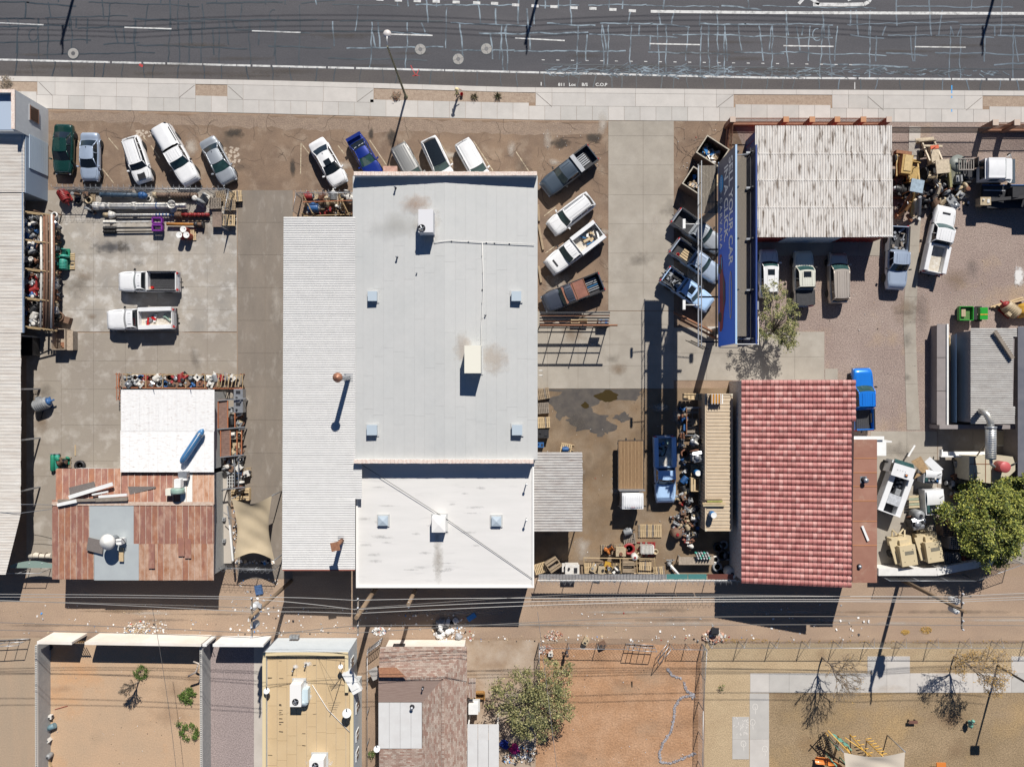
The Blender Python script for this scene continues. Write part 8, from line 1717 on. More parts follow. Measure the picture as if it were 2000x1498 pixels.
machine('red rimmed open drum in the south yard', 1228, 1071, .05, 0, 1.7, 'red', 'ring', c2='black');machine('small white red tank below the red rimmed drum', 1237, 1084, .05, 0, 1.1, 'white', 'tank', c2='red');pallet('red pallet under the big ribbed white machine', 1262, 1072, .04, 0, 1.4, 1.8, 3)
t=thing('ribbed_machine', 'big ribbed cream pump on the red pallet in the south yard', 'pump', P(1262, 1070, .17));M(). box((0, 0, .4), (1.3, .7, .6)). build('casing', CL['white'], t, False);[M(). box((-.55+k*.13, 0, .45), (.05, .85, .7)). build('rib', CL['white'], t, False)for k in range(9)];M(). lathe((.85, -.3, .1), [(.28, 0), (.28, .3), (.18, .3), (.18, .1)], 14). build('outlet_flange', CL['tan'], t, False);M(). lathe((-.7, -.6, .1), [(.26, 0), (.26, .25), (.16, .25), (.16, .1)], 14). build('inlet_flange', CL['tan'], t, False)
for i, (x, y, k)in enumerate(((1055, 1109, 1), (1082, 1103, 2), (1153, 1107, 1), (1172, 1107, 0), (1190, 1107, 0), (1204, 1107, 1), (1225, 1104, 2), (1260, 1103, 1), (1259, 1118, 0), (1286, 1116, 1))):pallet(ordn[i]+' pallet from the left in the southern pallet row by the alley fence', x, y, .5 if i in(7, )else .3, jr. uniform(-.15, .15)+(.3 if i in(0, 1)else 0), 1.0, 1.2, k, group='southern pallet row')
machine('long white water tank box in the southern pallet row', 1116, 1108, .4, 0, 1.6, 'white', 'box');machine('narrow white chest behind the white tank box', 1106, 1106, .3, 0, 1.1, 'white', 'box');machine('pink bundle of scrap at the west of the southern pallet row', 1080, 1100, .45, .6, 1.2, 'brown', 'crate')
jrow('standing on the southern pallet row', [(1158, 1107), (1173, 1110), (1186, 1100), (1187, 1107), (1203, 1110)], 1.15, .45, cols=('yellow', 'white', 'tan'), kinds=('pump', 'valve', 'gear'));machine('brown wooden box on the southern pallet row', 1226, 1105, .45, 0, 1.1, 'brown', 'crate')
t=bthing('low_shelf_frame', 'pale timber shelf frame around the southern pallet row', 'rack', 1210, 1105, 0);M(). beam(P(1140, 1089, .9), P(1279, 1091, .9), .06, .08). build('rail', WOOD2, t);M(). beam(P(1140, 1119, .7), P(1280, 1119, .7), .06, .08). build('rail', WOOD2, t);[M(). beam(P(x, 1089, .9), P(x+2, 1119, .8), .08, .08). build('upright', RB2, t)for x in(1140, 1211, 1243, 1278)]
t=thing('stand_fan', 'green grey post with white tube leaning near the alley fence', 'stand', P(1306, 1100, .05));M(). tube([(.0, .0, .2), (.9, -1.0, .5)], .12, 10). build('tube', WHITEP, t, False);[M(). box((.1, .4-k*.25, .3), (.8, .1, .05), rz=k*.9). build('blade', CL['grey'], t, False)for k in range(3)];M(). lathe((0, 0, 0), [(.3, 0), (.1, .5)], 10). build('base', CL['grey'], t, False)
t=thing('work_table', 'pale tabletop stand holding rows of gas bottles', 'table', P(1360, 1095, .9));M(). box((0, 0, 0), (3.4, .75, .08)). build('tabletop', mk('pale plywood', (.40, .33, .26), .9), t, False);[M(). box((sx_*1.55, sy_*.3, -.45), (.1, .1, .86)). build('leg', STEEL, t, False)for sx_ in(-1, 1)for sy_ in(-1, 1)]
n_=0
for r_ in range(3):
 for k in range(5):
  n_+=1;t=thing('gas_bottle', ['back', 'middle', 'front'][r_]+' row gas bottle, '+ordn[k]+' from the left on the pale table', 'gas bottle', P(1358+k*5.5+r_*2, 1079+r_*5, .95), group='gas bottles on the table');M(). lathe((0, 0, 0), [(.1, 0), (.12, .05), (.12, .3), (.05, .42)], 12). build('shell', [CL['teal'], CL['silver'], CL['grey']][(k+r_)%3], t, False);M(). lathe((0, 0, .42), [(.04, 0), (.04, .08)], 8). build('valve', WHITEP, t, False)
for i, (x, y, c, s_)in enumerate(((1402, 1068, 'black', 1.5), (1413, 1063, 'grey', 1.2), (1410, 1083, 'black', 1.6), (1421, 1085, 'grey', 1.3), (1400, 1106, 'grey', 1.4), (1421, 1113, 'white', 1.7), (1408, 1119, 'black', 1.4), (1397, 1092, 'white', 1.1))):machine(ordn[i]+' of the dark round tubs piled south of the container, counted from the top', x, y, .05, i, s_, c, 'ring' if i!=5 else 'tank', cat='tub', name='round_tub', group='tubs south of the container')
for i, (x, y, w_, l_, k)in enumerate(((1352, 820, 1.2, 2.6, 2), (1360, 863, 1.1, 1.1, 2), (1360, 890, 1.1, 1.1, 2), (1360, 918, 1.1, 1.1, 0), (1358, 944, 1.1, 1.2, 1))):pallet(ordn[i]+' pallet from the north along the west wall of the container', x, y, .75, R(90), w_, l_, k)
t=bthing('timber_crate', 'slatted timber crate at the north end beside the container', 'crate', 1352, 775, .8)
for k in range(5):M(). box(P(1337+k*7.4, 775, .95), (.3, .65, .5)). build('slat', WOOD2, t)
for y in(770, 780):M(). beam(P(1334, y, 1.25), P(1369, y, 1.25), .06, .05). build('batten', WOOD2, t)
stack_('leaning in the steel trolley beside the container', 1363, 824, 2, .3, 0, 1.0, w=.5, l=1.3);t=bthing('steel_trolley', 'rusty long steel trolley beside the container', 'trolley', 1352, 820, .8);[M(). beam(P(x, 796, 1.3), P(x, 850, 1.3), .07, .12). build('side_rail', RUST, t)for x in(1341, 1367)];[M(). beam(P(1338, y, 1.3), P(1370, y, 1.3), .07, .12). build('end_rail', STEEL, t)for y in(796, 850)]
machine('white jumbled pump on the pallet beside the container', 1354, 863, .9, 1, 1.4, 'white', 'pump', c2='silver');machine('grey engine on the slatted pallet beside the container', 1358, 890, .9, .2, 1.8, 'grey', 'engine', c2='silver');machine('small dark gearbox beside the grey engine by the container', 1370, 862, .9, .2, .8, 'black', 'gear')
def pdrum(label, x, y, z, dx=0):
 t=thing('plastic_drum', label, 'drum', P(x, y, z));M(). lathe((0, 0, 0), [(.26, 0), (.30, .06), (.30, .8), (.27, .88), (.26, .88)], 18). build('drum_body', mk('bright blue plastic', (.03, .22, .55), .4), t, False);M(). lathe((0, 0, .885), [(.27, 0), (.27, .02), (.24, .01), (.01, .01)], 18). build('lid', WHITEP, t, False)
pdrum('blue drum with white lid on the pallet beside the container', 1359, 922, .9);pdrum('blue drum with white lid standing on the container roof', 1389, 1003, 2.62);machine('open slat crate beside the container below the blue drum', 1359, 945, .9, 1.57, 1.25, 'tan', 'crate')
jrow('in the shaded column west of the container rack', [(1334+jr. uniform(-4, 4), 800+k*17)for k in range(10)], 1.0, .1, cols=('black', 'grey', 'rusty', 'blue', 'white'), direction='from the north')
jrow('in the heap beside the container', [(1322+jr. uniform(-8, 26), 960+k*6)for k in range(18)], .85, .15, cols=('white', 'rusty', 'black', 'grey', 'brown', 'red', 'tan'), direction='from the north');jrow('in the second heap rank by the container', [(1344+jr. uniform(-14, 18), 957+k*6)for k in range(19)], .8, .45, cols=('white', 'brown', 'black', 'tan', 'grey'), direction='from the north')
jrow('scattered at the foot of the pump heap', [(1312, 1010), (1318, 1022), (1330, 1033), (1316, 1040), (1342, 1042), (1360, 1036), (1352, 1020), (1338, 1052)], .85, .05, cols=('black', 'red', 'white', 'grey'))
machine('squat brown pink drum at the foot of the pump heap', 1317, 1038, .05, 0, 1.6, 'brown', 'tank', c2='red');tag(M(). box(P(1362, 1031, .4), (.3, .3, .3)). build('blue_box', CL['blue']), 'small blue box at the southwest foot of the container', 'box')
t=thing('wire_basket', 'orange crate with white wire frame on the container roof', 'crate', P(1396, 779, 2.62));M(). box((0, 0, .25), (.95, .85, .4)). build('crate_body', mk('orange crate', (.48, .22, .03), .7), t, False)
for k in range(4):M(). box((-.4+k*.27, 0, .5), (.05, 1.0, .05)). build('wire', WHITEP, t, False)
M(). box((.6, 0, .4), (.1, .9, .05)). build('wire', WHITEP, t, False)
for i, (x0, x1, y, m)in enumerate(((1379, 1410, 975, WOOD), (1372, 1417, 983, WOOD2), (1373, 1416, 987, TANP), (1381, 1411, 979, mk('yellow green board', (.4, .4, .12))))):tag(M(). beam(P(x0, y, 2.75), P(x1, y, 2.75), .14, .1). build('loose_board', m), ordn[i]+' of the four boards lying across the container roof', 'board', 'boards on the container roof')
# --- dumpsters by the billboard
def dumpster(label, x, y, rz, seed, w_=2.6, l_=3.6, h_=1.7):
 t=thing('dumpster', label, 'dumpster', P(x, y, 1.0)*1-Vector((0, 0, 1.0)), rz);mb=mk('brown skip steel', (.14, .09, .065), .8);rim=mk('pale skip rim', (.5, .45, .36), .7)
 for q in(-1, 1):M(). box((q*(l_/2), 0, h_/2), (.06, w_, h_)). build('end_panel', mb, t, False);M(). box((0, q*(w_/2), h_/2), (l_, .06, h_)). build('side_panel', mb, t, False);M(). box((q*(l_/2), 0, h_), (.1, w_+.1, .08)). box((0, q*(w_/2), h_+.002), (l_-.1, .1, .08)). build('rim', rim, t, False)
 M(). box((0, 0, .1), (l_-.1, w_-.1, .1)). build('floor_plate', mb, t, False);r_=random. Random(seed)
 g=M()
 for k in range(60):g. box((r_. uniform(-1, 1)*(l_/2-.5), r_. uniform(-1, 1)*(w_/2-.4), r_. uniform(.3, .95)), (r_. uniform(.15, .9), r_. uniform(.1, .4), .06), rz=r_. uniform(0, 3), rx=r_. uniform(-.6, .6), ry=r_. uniform(-.6, .6), mi=r_. choice([0, 1, 2, 2, 4, 4, 5]))
 tag(g. build('trash_fill', LM, t, False), kind='stuff')
dumpster('upper open brown dumpster with scrap wood by the billboard', 1388, 300, R(-33), 1, 1.9, 1.75*1.4);dumpster('lower open brown dumpster with white trash under the billboard walkway', 1361, 360, R(-33), 2, 1.9, 1.75*1.4)
t=bthing('plywood_sheet', 'pale plywood sheet lying between the dumpsters under the billboard', 'plywood', 1398, 337, .5);M(). box(P(1398, 337, .5), (.8, 2.0, .06), rz=-.1). build('sheet', WOOD2, t);t=bthing('plywood_sheet', 'long pale sheet leaning beside the lower dumpster', 'plywood', 1383, 380, .5);M(). box(P(1383, 375, .6), (.7, 2.3, .06), rz=-.65). build('sheet', TANP, t)
# --- machinery yard, right side
def wheels(t, pts, r, w_=None):
 ty, ri=wheel_meshes(r)
 for x, y in pts:w_=inst('wheel', ty, t, (x, y, r));inst('rim', ri, w_)
def backhoe(label, x, y, rz, m, roofm, s=1.0, stripe=None, boom=None):
 t=thing('backhoe_tractor', label, 'tractor', P(x, y, .9)-Vector((0, 0, .9)), rz, 'tractors in the machine yard');bm_=boom or m
 M(). box((1.0*s, 0, 1.15*s), (1.7*s, .8*s, .75*s)). build('hood', m, t, False)
 if stripe:M(). box((1.75*s, 0, 1.54*s), (.35*s, .82*s, .06)). build('hood_stripe', stripe, t, False)
 for q in range(3):M(). box((.6*s+q*.18, .41*s, 1.2*s), (.1, .03, .3)). build('vent_slot', DARKM, t, False)
 M(). box((-.5*s, 0, 2.5*s), (1.35*s, 1.35*s, .12)). build('cab_roof', roofm, t, False)
 for a in(-1, 1):
  for b_ in(-1, 1):M(). box((-.5*s+a*.6*s, b_*.6*s, 1.7*s), (.07, .07, 1.6*s)). build('cab_post', m, t, False)
  M(). beam((.4*s, a*.62*s, 1.5*s), (2.5*s, a*.62*s, .6*s), .14, .2). build('loader_arm', m, t, False);M(). lathe((1.6*s, a*.2, 1.5*s), [(.04, 0), (.04, .5)], 6). build('exhaust', DARKM, t, False)if a>0 else None
 M(). box((-.55*s, 0, 1.2*s), (.5*s, .5*s, .3)). build('seat', BLACK, t, False);M(). box((0, 0, .75*s), (3.0*s, .6*s, .4)). build('chassis', DARKM, t, False)
 bk=M();bk. box((2.75*s, 0, .3*s), (.08, 1.9*s, .6*s)). box((2.95*s, 0, .06), (.5*s, 1.9*s, .06));bk. build('loader_bucket', m, t, False)
 pts=[(-1.4*s, 0, .9*s), (-2.3*s, .15, 2.0*s), (-3.0*s, .3, 1.7*s), (-3.3*s, .35, .7*s)]
 for a, b_ in zip(pts, pts[1:]):M(). beam(a, b_, .24, .3). build('boom', bm_, t, False)
 M(). tube([(-1.5*s, .2, 1.2*s), (-2.4*s, .35, 2.1*s)], .05, 6). build('hydraulic_ram', STEEL, t, False);M(). box((-3.3*s, .35, .5*s), (.5, .5, .4), ry=.5). build('digging_bucket', RUST, t, False)
 for q in(-1, 1):M(). beam((-1.35*s, q*.3, .7*s), (-1.4*s, q*1.2*s, .15), .14, .14). build('stabiliser', bm_, t, False)
 wheels(t, ((-.6*s, .78*s), (-.6*s, -.78*s)), .66*s);wheels(t, ((1.5*s, .7*s), (1.5*s, -.7*s)), .42*s)
YT=mk('dusty yellow paint', (.50, .33, .11));TT=mk('pale tan machine', (.60, .50, .36));OLM=mk('olive drab paint', (.17, .17, .12));GB=mk('blue grey cab roof', (.35, .45, .53))
backhoe('tan backhoe with orange tipped hood in the machine yard, facing the street', 1822, 325, R(96), TT, TT, .95, mat('orange tip', (.6, .12, .05), .5))
backhoe('old brown backhoe with pale blue cab roof beside the shop', 1777, 362, R(80), YT, GB, .9, boom=mk('brown boom paint', (.25, .13, .05)))
t=thing('wheel_loader', 'yellow loader body squeezed against the east wall of the shop', 'loader', P(1762, 330, .9)-Vector((0, 0, .9)), R(83));M(). box((.2, 0, 1.3), (1.8, 1.0, .9)). build('hood', YT, t, False);M(). box((.3, -.05, 1.78), (1.5, .7, .06)). build('hood_panel', mk('bright tan panel', (.62, .45, .2)), t, False);[M(). beam((-.9, q*.6, 1.2), (1.4, q*.6, .7), .14, .2). build('loader_arm', YT, t, False)for q in(-1, 1)];M(). box((1.6, 0, .6), (.3, 1.5, .6)). build('bucket', RUST, t, False);wheels(t, ((-.5, .7), (-.5, -.7), (.9, .7), (.9, -.7)), .5)
t=thing('forklift', 'dark green grey forklift with olive mast bar between the backhoe and the cab truck', 'forklift', P(1862, 345, .9)-Vector((0, 0, .9)), R(95));M(). box((0, 0, .9), (1.6, 1.1, .8)). build('body', OLM, t, False);M(). lathe((1.1, -.3, 1.25), [(.85, 0), (.85, .06), (.01, .08)], 14). build('round_guard', mk('grey plate', (.20, .22, .20)), t, False);M(). box((-.1, .8, 1.6), (2.2, .22, .25)). build('mast_bar', mk('olive bar', (.30, .27, .12)), t, False);M(). box((-.4, -.1, 1.45), (.6, .6, .4)). build('engine_cover', CL['grey'], t, False);M(). box((-.5, 0, 1.9), (.9, .1, .08)). build('guard_bar', DARKM, t, False);wheels(t, ((-.6, .55), (-.6, -.55), (.7, .55), (.7, -.55)), .38)
t=bthing('barred_crate', 'grey barred steel crate left of the white cab truck', 'crate', 1886, 322, 0)
for k in range(7):M(). beam(P(1873+k*4.7, 311, 1.6), P(1873+k*4.7, 332, 1.6), .08, .08). build('bar', mk('grey brown bar', (.30, .27, .24)), t)
for y in(311, 332):M(). beam(P(1872, y, 1.65), P(1902, y, 1.65), .1, .1). build('rail', mk('grey brown bar', (0, 0, 0)), t)
for x in(1873, 1901):q=P(x, 321, .8);M(). box((q. x, q. y, .8), (.1, .9, 1.6)). build('end_panel', DARKM, t)
p=P(1940, 335, 1.5);t=thing('cab_truck', 'white heavy truck cab with wide dark front deck at the right edge', 'truck', (p. x, p. y, .03), 0)
M(). box((-.1, 0, 1.7), (2.5, 1.95, 1.3)). build('cab', PW, t, False);M(). surf(lambda u, v:(lerp(-1.2, .35, v), (2*u-1)*.95, 2.62+.07*(1-(2*u-1)**2)), 8, 4). build('cab_roof', PW, t, False);M(). box((-.42, 0, 2.5), (1.55, 1.9, .3)). build('cab_top', PW, t, False)
M(). surf(lambda u, v:(lerp(.98, .36, v), (2*u-1)*.88, lerp(2.0, 2.64, v)), 6, 3). build('windshield', GLASST, t, False);M(). box((1.2, 0, 2.02), (.42, 1.9, .08)). build('cowl', PW, t, False)
for k in range(3):M(). box((1.15, -.12+k*.12, 2.08), (.06, .05, .03)). build('marker_lamp', DARKM, t, False)
M(). box((-1.25, 0, 1.9), (.25, 1.7, .7)). build('rear_window', GLASS, t, False);M(). box((1.72, 0, 1.5), (.62, 2.3, .14)). build('front_deck', mk('dark slate deck', (.07, .10, .13)), t, False);M(). lathe((1.6, -.1, 1.58), [(.1, 0), (.1, .05)], 8). build('cap', WHITEP, t, False)
for q in(-1, 1):
 for k in range(3):M(). tube([(.6+k*.15, q*.98, 2.1), (1.0+.05*k, q*1.35, 2.3), (1.3, q*1.0, 2.1)], .022, 5). build('mirror_bracket', WHITEP, t, False)
 M(). box((1.05, q*1.4, 2.1), (.08, .2, .4)). build('mirror', GRILLE, t, False);M(). box((-.3, q*.98, 1.95), (.9, .03, .5)). build('side_window', GLASS, t, False)
M(). box((-1.2, 0, .8), (6.0, .8, .3)). build('chassis_rail', DARKM, t, False);wheels(t, ((.8, .9), (.8, -.9), (-2.0, .9), (-2.0, -.9)), .5)
p=P(1960, 385, 1.0);t=thing('flat_trailer', 'long dark flat trailer loaded with black machinery in the shade at the right edge', 'trailer', (p. x+1.5, p. y, .03), 0);M(). box((0, 0, 1.0), (7.2, 2.2, .15)). build('deck', mk('black trailer deck', (.02, .022, .028)), t, False);M(). box((0, 1.1, 1.1), (7.2, .08, .1)). build('side_rail', CL['blue'], t, False);M(). box((-.5, .2, 1.5), (1.6, 1.0, .9)). build('load_block', CL['black'], t, False);M(). box((1.8, -.1, 1.8), (2.2, 1.2, 1.5)). build('load_block', CL['black'], t, False);M(). beam((-3.2, -.4, 1.2), (1.0, -.2, 2.2), .3, .3). build('load_beam', CL['black'], t, False);M(). beam((-3.5, .6, 1.1), (-1.6, .5, 1.3), .1, .1). build('bar', STEEL, t, False);wheels(t, ((-2, .9), (-2, -.9), (-1, .9), (-1, -.9), (2.5, .9), (2.5, -.9)), .45)
machine('small tan and white engine set alone on the gravel below the dark trailer', 1915, 397, .8, 0, 1.2, 'tan', 'box', c2='white');
jrow('in the machine tangle between backhoes and forklift', [(1843, 378), (1830, 372), (1850, 392), (1812, 350), (1808, 378), (1865, 368), (1880, 352), (1878, 368), (1855, 405), (1868, 385), (1800, 395), (1790, 385), (1835, 395), (1820, 400), (1890, 345), (1872, 345), (1752, 375), (1750, 355)], 1.35, .2, cols=('black', 'grey', 'tan', 'black', 'brown'), kinds=('engine', 'gear', 'pump', 'motor'))
for i, (a, b, c, d, z1, z2, m)in enumerate(((1756, 418, 1780, 380, .5, 2.0, mk('brown boom paint', (0, 0, 0))), (1778, 428, 1786, 375, .4, 2.2, YT), (1795, 420, 1797, 385, .4, 2.3, CL['grey']), (1787, 415, 1788, 390, .6, 2.0, TT), (1780, 432, 1772, 420, .4, .8, RUST))):
 tag(M(). beam(P(a, b, z1), P(c, d, z2), .26, .22). build('boom_arm', m), ordn[i]+' of the loose digger arms south of the pale blue cab roof', 'digger arm', 'loose digger arms')
tag(M(). beam(P(1803, 285, 1.2), P(1840, 286, 1.2), .18, .12). build('long_bar', TT), 'pale tan bar lying north of the tan backhoe', 'bar');tag(M(). beam(P(1787, 248, .04), P(1784, 330, .04), 1.1, .04). build('path_board', CONC), 'narrow pale concrete strip running under the iron gate', 'strip')
scatter('machine_scrap', 'loose scrap parts in the tangle of machines east of the shop', 'scrap', [(1748, 345, 1800, 430), (1800, 340, 1890, 400)], 170, .1, .5, 41, (2, 3, 5, .3, 4, .3), .5)
GC=mat('bright green cart paint', (.015, .28, .025), .4, coat=.4);p=P(1895, 613, .6);t=thing('utility_cart', 'small bright green utility cart with a cargo box on the gravel', 'utility cart', (p. x, p. y, .03), 0)
for q in(-1, 1):M(). box((-.65, q*.65, .85), (1.3, .06, .4)). build('box_side', GC, t, False);M(). box((-.65+q*.64, 0, .85), (.06, 1.28, .4)). build('box_end', GC, t, False)
M(). box((-.65, 0, .68), (1.25, 1.25, .05)). build('box_floor', mk('green slat floor', (.10, .22, .06)), t, False);M(). box((-.85, .05, .8), (.4, .7, .2)). build('load', CL['tan'], t, False);M(). box((.25, 0, .7), (.45, 1.2, .35)). build('seat', BLACK, t, False);M(). box((1.1, 0, .75), (.75, 1.15, .35)). build('hood', GC, t, False);M(). box((1.1, -.1, .935), (.7, .12, .02)). build('hood_stripe', CL['yellow'], t, False);M(). tube([(.7+.0, .2+.15*math. cos(a), 1.0+.1*math. sin(a))for a in[6.28*k/8 for k in range(9)]], .02, 5). build('steering_wheel', BLACK, t, False);wheels(t, ((.95, .62), (.95, -.62), (-.75, .6), (-.75, -.6)), .3)
machine('tan and red engine lying by the yellow machine at the right edge', 1965, 606, .05, R(140), 2.2, 'tan', 'motor', c2='red');machine('jumbled black and red carburettor parts beside the tan engine', 1975, 612, .05, 1, 1.3, 'black', 'engine', c2='red')
t=thing('yellow_machine', 'rounded yellow machine body cut off by the right edge', 'machine', P(2000, 606, .3));g=lump(Vector((0, 0, 0)), .95, .9, 9);g. build('body', CL['yellow'], t, False);M(). box((.3, 0, .5), (.8, .5, .8)). build('engine', DARKM, t, False)
for i, (a, b, c, d)in enumerate(((1934, 600, 1998, 581), (1940, 600, 2000, 585))):tag(M(). beam(P(a, b, .15+.1*i), P(c, d, .15+.1*i), .14, .1). build('timber_length', WOOD2), ['upper', 'lower'][i]+' pale timber lying above the tan engine at the right edge', 'timber')
p=P(1758, 915, 1.3);t=thing('junk_cab', 'white wrecked truck cab with orange beacon behind the annex', 'truck cab', (p. x, p. y, .05), R(-17))
M(). box((0, 0, .9), (2.1, 1.2, 1.2)). build('cab_body', PW, t, False);M(). surf(lambda u, v:((2*u-1)*1.05, lerp(-.85, .35, v), 1.95+.06*(1-(2*u-1)**2)), 8, 3). build('cab_roof', PW, t, False);M(). box((0, -.25, 1.7), (2.05, 1.15, .45)). build('cab_top', PW, t, False);M(). surf(lambda u, v:((2*u-1)*.95, lerp(.75, .36, v), lerp(1.5, 1.93, v)), 6, 2). build('windshield', GLASST, t, False);M(). box((-1.0, -.1, 1.7), (.2, .8, .35)). build('side_window', GLASS, t, False);M(). box((.3, -.5, 2.03), (.35, .3, .05)). build('beacon_base', STEEL, t, False);M(). lathe((.3, -.5, 2.05), [(.09, 0), (.09, .1), (.02, .13)], 10). build('beacon', OR, t, False)
for k in range(4):M(). box((-.6+k*.25, -.2, 2.02), (.05, .05, .03)). build('marker_lamp', DARKM, t, False)
wheels(t, ((-.9, .3), ), .42)
p=P(1748, 965, 1.3);t=thing('junk_truck_body', 'big silver white utility truck body full of parts behind the annex', 'truck body', (p. x, p. y, .05), R(-110));SV=mk('brushed white body', (.55, .57, .60), .4)
for q in(-1, 1):M(). box((0, q*.88, .95), (3.9, .55, .9)). build('side_box', SV, t, False);M(). box((0, q*.88, 1.41), (3.86, .5, .03)). build('box_lid', PW, t, False)
M(). box((1.9, 0, 1.1), (.1, 2.2, .8)). build('end_panel', PW, t, False);M(). box((-1.9, 0, .9), (.1, 2.2, .6)). build('end_panel', PW, t, False);M(). box((0, 0, .65), (3.8, 1.2, .05)). build('bed_floor', DARKM, t, False);M(). box((.55, 0, 1.45), (1.0, 1.25, .06)). build('cross_lid', SV, t, False);M(). box((-.3, .2, 1.0), (.6, .5, .5)). build('inner_box', CL['grey'], t, False)
for k in range(8):M(). lathe((-.6-.14*k, -.3+(k%3)*.3, .8), [(.12, 0), (.12, .3), (.04, .35)], 8). build('loose_part', CL[['black', 'grey', 'white'][k%3]], t, False)
for i, (x, y, rz, w_, l_)in enumerate(((1820, 930, -.06, 1.7, 1.3), (1824, 980, .06, 1.8, 2.4))):
 p=P(x, y, 1.1);t=thing('junk_cab', ['upper white wrecked cab with torn windows beside the cardboard', 'lower white wrecked cab with open engine bay beside the tree'][i], 'truck cab', (p. x, p. y, .05), rz)
 M(). box((0, 0, .65), (w_, l_, 1.1)). build('cab_body', PW, t, False);M(). surf(lambda u, v:((2*u-1)*w_*.45, lerp(-l_*.1, l_*.46, v), 1.3+.1*math. sin(v*3.14)), 6, 4). build('cab_roof', PW, t, False);M(). box((-.1, -l_*.28, 1.22), (w_*.8, l_*.36, .06)). build('opening', GLASS, t, False);M(). box((-w_*.38, 0, 1.25), (.25, l_*.8, .1)). build('side_window', GLASST, t, False);[M(). box((-.4+k*.2, -l_*.3+(k%2)*.2, 1.3), (.15, .2, .1), rz=k). build('loose_part', CL[['grey', 'black', 'silver', 'white', 'blue'][k]], t, False)for k in range(5)];M(). box((w_*.3, l_*.2, 1.42), (.4, .05, .02), rz=.5). build('wiper', BLACK, t, False)
def flatpiece(nm, label, cat, pts, z, m, th=.05):
 q=[P(x, y, z)for x, y in pts];tag(M(). prism([tuple(v)[:2]for v in q], z, z+th). build(nm, m), label, cat)
CB=mk('brown cardboard', (.42, .28, .15), .9)
flatpiece('cardboard_sheet', 'folded brown cardboard sheet between the wrecked cabs', 'cardboard', [(1779, 901), (1798, 891), (1815, 920), (1801, 924), (1790, 912)], 1.3, CB);flatpiece('cardboard_sheet', 'lower brown cardboard flap below the folded sheet', 'cardboard', [(1790, 925), (1815, 918), (1827, 925), (1802, 926), (1785, 935)], 1.1, CB);flatpiece('plastic_sheet', 'white curved plastic sheet right of the brown cardboard', 'plastic sheet', [(1805, 902), (1816, 892), (1842, 916), (1828, 925)], 1.35, PW);flatpiece('loose_board', 'pale board leaning north of the folded cardboard', 'board', [(1772, 890), (1785, 869), (1788, 870), (1775, 892)], .8, WHITEP)
for i in range(5):flatpiece('green_board', ordn[i]+' green striped board from the top in the pile beside the truck body', 'board', [(1775, 968+i*5), (1795, 967+i*5), (1796, 971+i*5), (1775, 972+i*5)], .5+.02*i, mk('green striped board', (.38, .42, .30))if i%2 else TANP)
TC=mat('sand compressor paint', (.55, .46, .29), .6, c2=(.50, .41, .26), ns=2, local=True)
for i, (x, y)in enumerate(((1763, 1075), (1813, 1068))):
 L2=['left', 'right'][i];p=P(x, y, 1.2);t=thing('trailer_compressor', L2+' of the two tan wheeled compressor trailers by the rear wall', 'compressor', (p. x, p. y, .05), R(9));
 M(). box((.15, -.35, 1.05), (1.45, 1.9, 1.5)). build('housing', TC, t, False);M(). box((.15, -.35, 1.82), (1.5, 1.95, .05)). build('top_panel', TC, t, False);M(). box((.25, -.1, 1.85), (.85, .35, .02)). build('louvre', mk('dark louvre', (.22, .2, .15)), t, False);M(). box((0, .9, .8), (1.9, .8, .9)). build('rear_deck', TC, t, False);M(). box((.1, .85, 1.35), (.9, .5, .35)). build('tool_box', TC, t, False);M(). beam((-1.05, 1.1, 1.2), (-.8, -1.1, 1.3), .35, .12). build('fender_arm', TC, t, False);M(). lathe((-.95, -.3, .45), [(.1, -.1), (.38, -.1), (.38, .1), (.1, .1)], 14, 0, 'X'). build('wheel', BLACK, t, False)
 for k in range(5):M(). box((-.5+k*.25, 1.5+(k%2)*.25, .6+.1*k), (.12, .8, .1), rz=k*.7, rx=.3). build('hitch_part', TC, t, False)
 for a, b_ in((-.3, .2), (.6, .2), (-.3, -.9), (.6, -.9)):M(). box((a, b_, 1.86), (.06, .06, .02)). build('latch', DARKM, t, False)
machine('silver curved tank cover between cab and compressors', 1783, 1002, .3, .1, 1.6, 'grey', 'tank');machine('open dark engine with steel pipes above the compressors', 1780, 1018, .3, .2, 2.0, 'black', 'engine', c2='silver')
BLK=mk('pale cinder block', (.42, .36, .31), .95)
def blockstack(label, x, y, z, nx_, ny_, c, nm='block_pallet', rnd_=False):
 t=thing(nm, label, 'stack of blocks', P(x, y, .9)-Vector((0, 0, .9)));me=M(). box((0, 0, 0), (.19, .38, .2)). box((0, .09, .101), (.11, .12, .004), mi=1). box((0, -.09, .101), (.11, .12, .004), mi=1). mesh('block', [c, BLACK]);r_=random. Random(int(x))
 M(). box((0, 0, (z-.2)/2), (nx_*.2, ny_*.39, z-.2)). build('block_core', c, t, False)
 for i in range(nx_):
  for j in range(ny_):
   if r_. random()<.9:inst('block', me, t, ((i+.5-nx_/2)*.2, (j+.5-ny_/2)*.39, z-.1+r_. uniform(-.02, .02)), r_. uniform(-.04, .04))
blockstack('pale hollow cinder blocks stacked tall near the tree', 1865, 1058, 1.5, 8, 3, BLK);blockstack('dark mesh wrapped block pallet below the pale cinder blocks', 1860, 1090, 1.0, 8, 3, mk('dark grey block', (.18, .18, .18), .95));blockstack('brown block stack carrying clay pipes above the cinder blocks', 1850, 1030, 1.2, 6, 4, mk('brown block', (.28, .2, .15), .95));blockstack('red brick pallet under a plastic wrap near the corner of the rear wall', 1895, 1085, .9, 6, 3, mk('red brick', (.25, .08, .06), .95))  # blocks of the wrapped pallet are an even darker grey
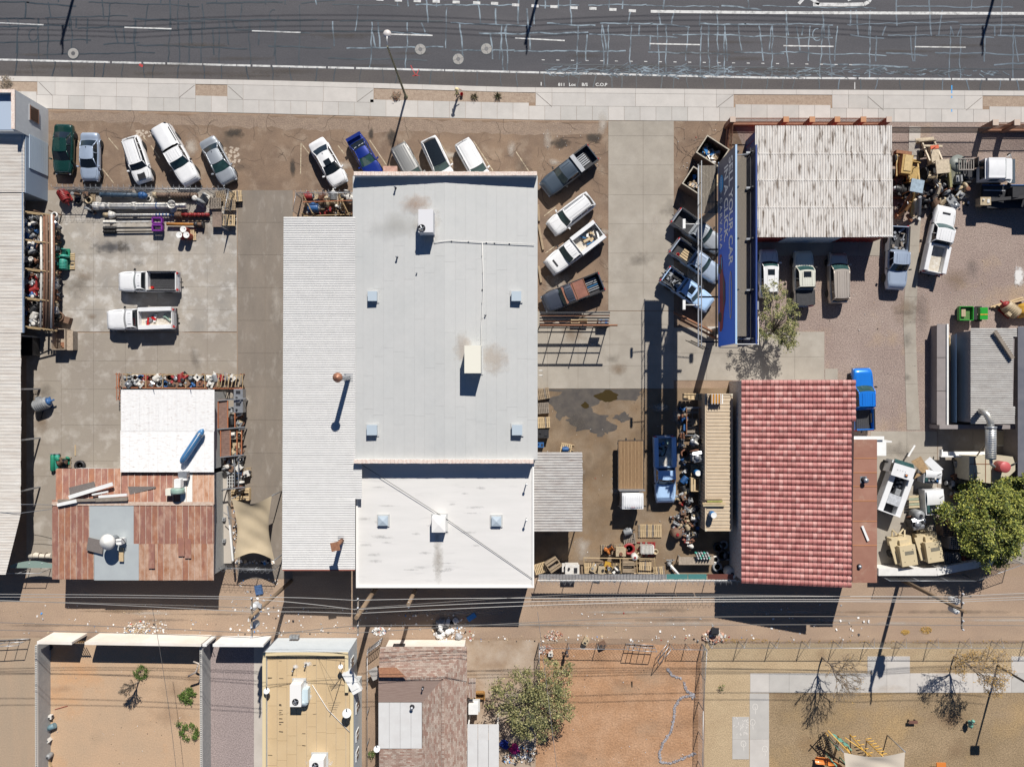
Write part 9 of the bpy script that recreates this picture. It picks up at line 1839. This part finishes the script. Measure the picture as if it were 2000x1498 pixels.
for i, (x, y)in enumerate(((1850, 1018), (1864, 1016), (1854, 1028), (1866, 1028), (1858, 1021))):t=thing('clay_pipe', ordn[i]+' of the five brown clay pipes on the brown block stack', 'clay pipe', P(x, y, 1.45), group='clay pipes');M(). lathe((0, 0, 0), [(.16, 0), (.2, .0), (.2, .5), (.14, .5), (.14, .05)], 12). build('pipe', mk('brown clay', (.34, .19, .08)), t, False);M(). lathe((0, 0, .5), [(.2, 0), (.23, .02), (.15, .03)], 12). build('rim', mk('brown clay', (0, 0, 0)), t, False)
jrow('between the tan machine and the wrecked cabs', [(1866, 905), (1872, 918), (1880, 905), (1886, 925), (1862, 930), (1855, 945), (1857, 965), (1866, 950), (1845, 1000)], 1.2, .1, cols=('black', 'grey', 'white', 'rusty'))
t=thing('plastic_barrel', 'blue grey open barrel lying by the block wall of the dirt yard', 'barrel', P(101, 1420, .3));M(). tube([(-.3, -.1, 0), (.3, .2, 0)], .28, 14). build('drum_body', mk('blue grey barrel', (.16, .26, .3)), t, False);M(). tube([(-.32, -.11, 0), (-.28, -.09, 0)], .3, 14). build('rim', CL['silver'], t, False)
for i, (x, y, c, k, lab)in enumerate(((101, 1397, 'white', 'gear', 'white crumpled fixture above the barrel by the block wall'), (95, 1443, 'white', 'box', 'white folded chair frame below the barrel by the block wall'), (101, 1472, 'grey', 'tank', 'grey cylinder near the bottom of the block wall'), (93, 1489, 'orange', 'crate', 'brown woven basket at the bottom of the block wall'), (98, 1263, 'black', 'ring', 'dark tub in the shaded corner of the orange dirt yard'), (1075, 1276, 'white', 'gear', 'white red appliance on the rubble beside the alley fence'), (1176, 1256, 'brown', 'box', 'small brown box hanging on the alley fence'), (1143, 1249, 'tan', 'box', 'pale sign board lying by the alley fence'))):machine(lab, x, y, .02, i*.6, .8, c, k, cat='junk item', name='yard_item')
tag(M(). tube([P(378, 1292, 1.6), P(388, 1295, 1.8), P(383, 1312, 1.7), P(368, 1320, 1.5)], .09, 7). build('bare_stump', mk('bleached branch', (.6, .52, .45))), 'bleached bare branch leaning over the block wall corner', 'branch');tag(M(). beam(P(107, 1385, .05), P(132, 1378, .05), .04, .04). build('red_rod', CL['red']), 'thin red rod lying on the orange dirt yard', 'rod');tag(M(). beam(P(727, 1305, 1.2), P(737, 1325, 1.2), .9, .05). build('metal_sheet', GALVR), 'small ribbed metal sheet leaning beside the shingled house', 'sheet')
for i in range(3):tag(M(). box(P(569+i*6, 1243, .8), (.26, .3, .5)). build('meter_box', CL['green']if 0 else CL['grey']), ['left', 'middle', 'right'][i]+' of three grey meter boxes on the north wall of the tan building', 'meter box')
for(x0, y0, x1, y1)in((-20, 0, 0, 0), ):pass
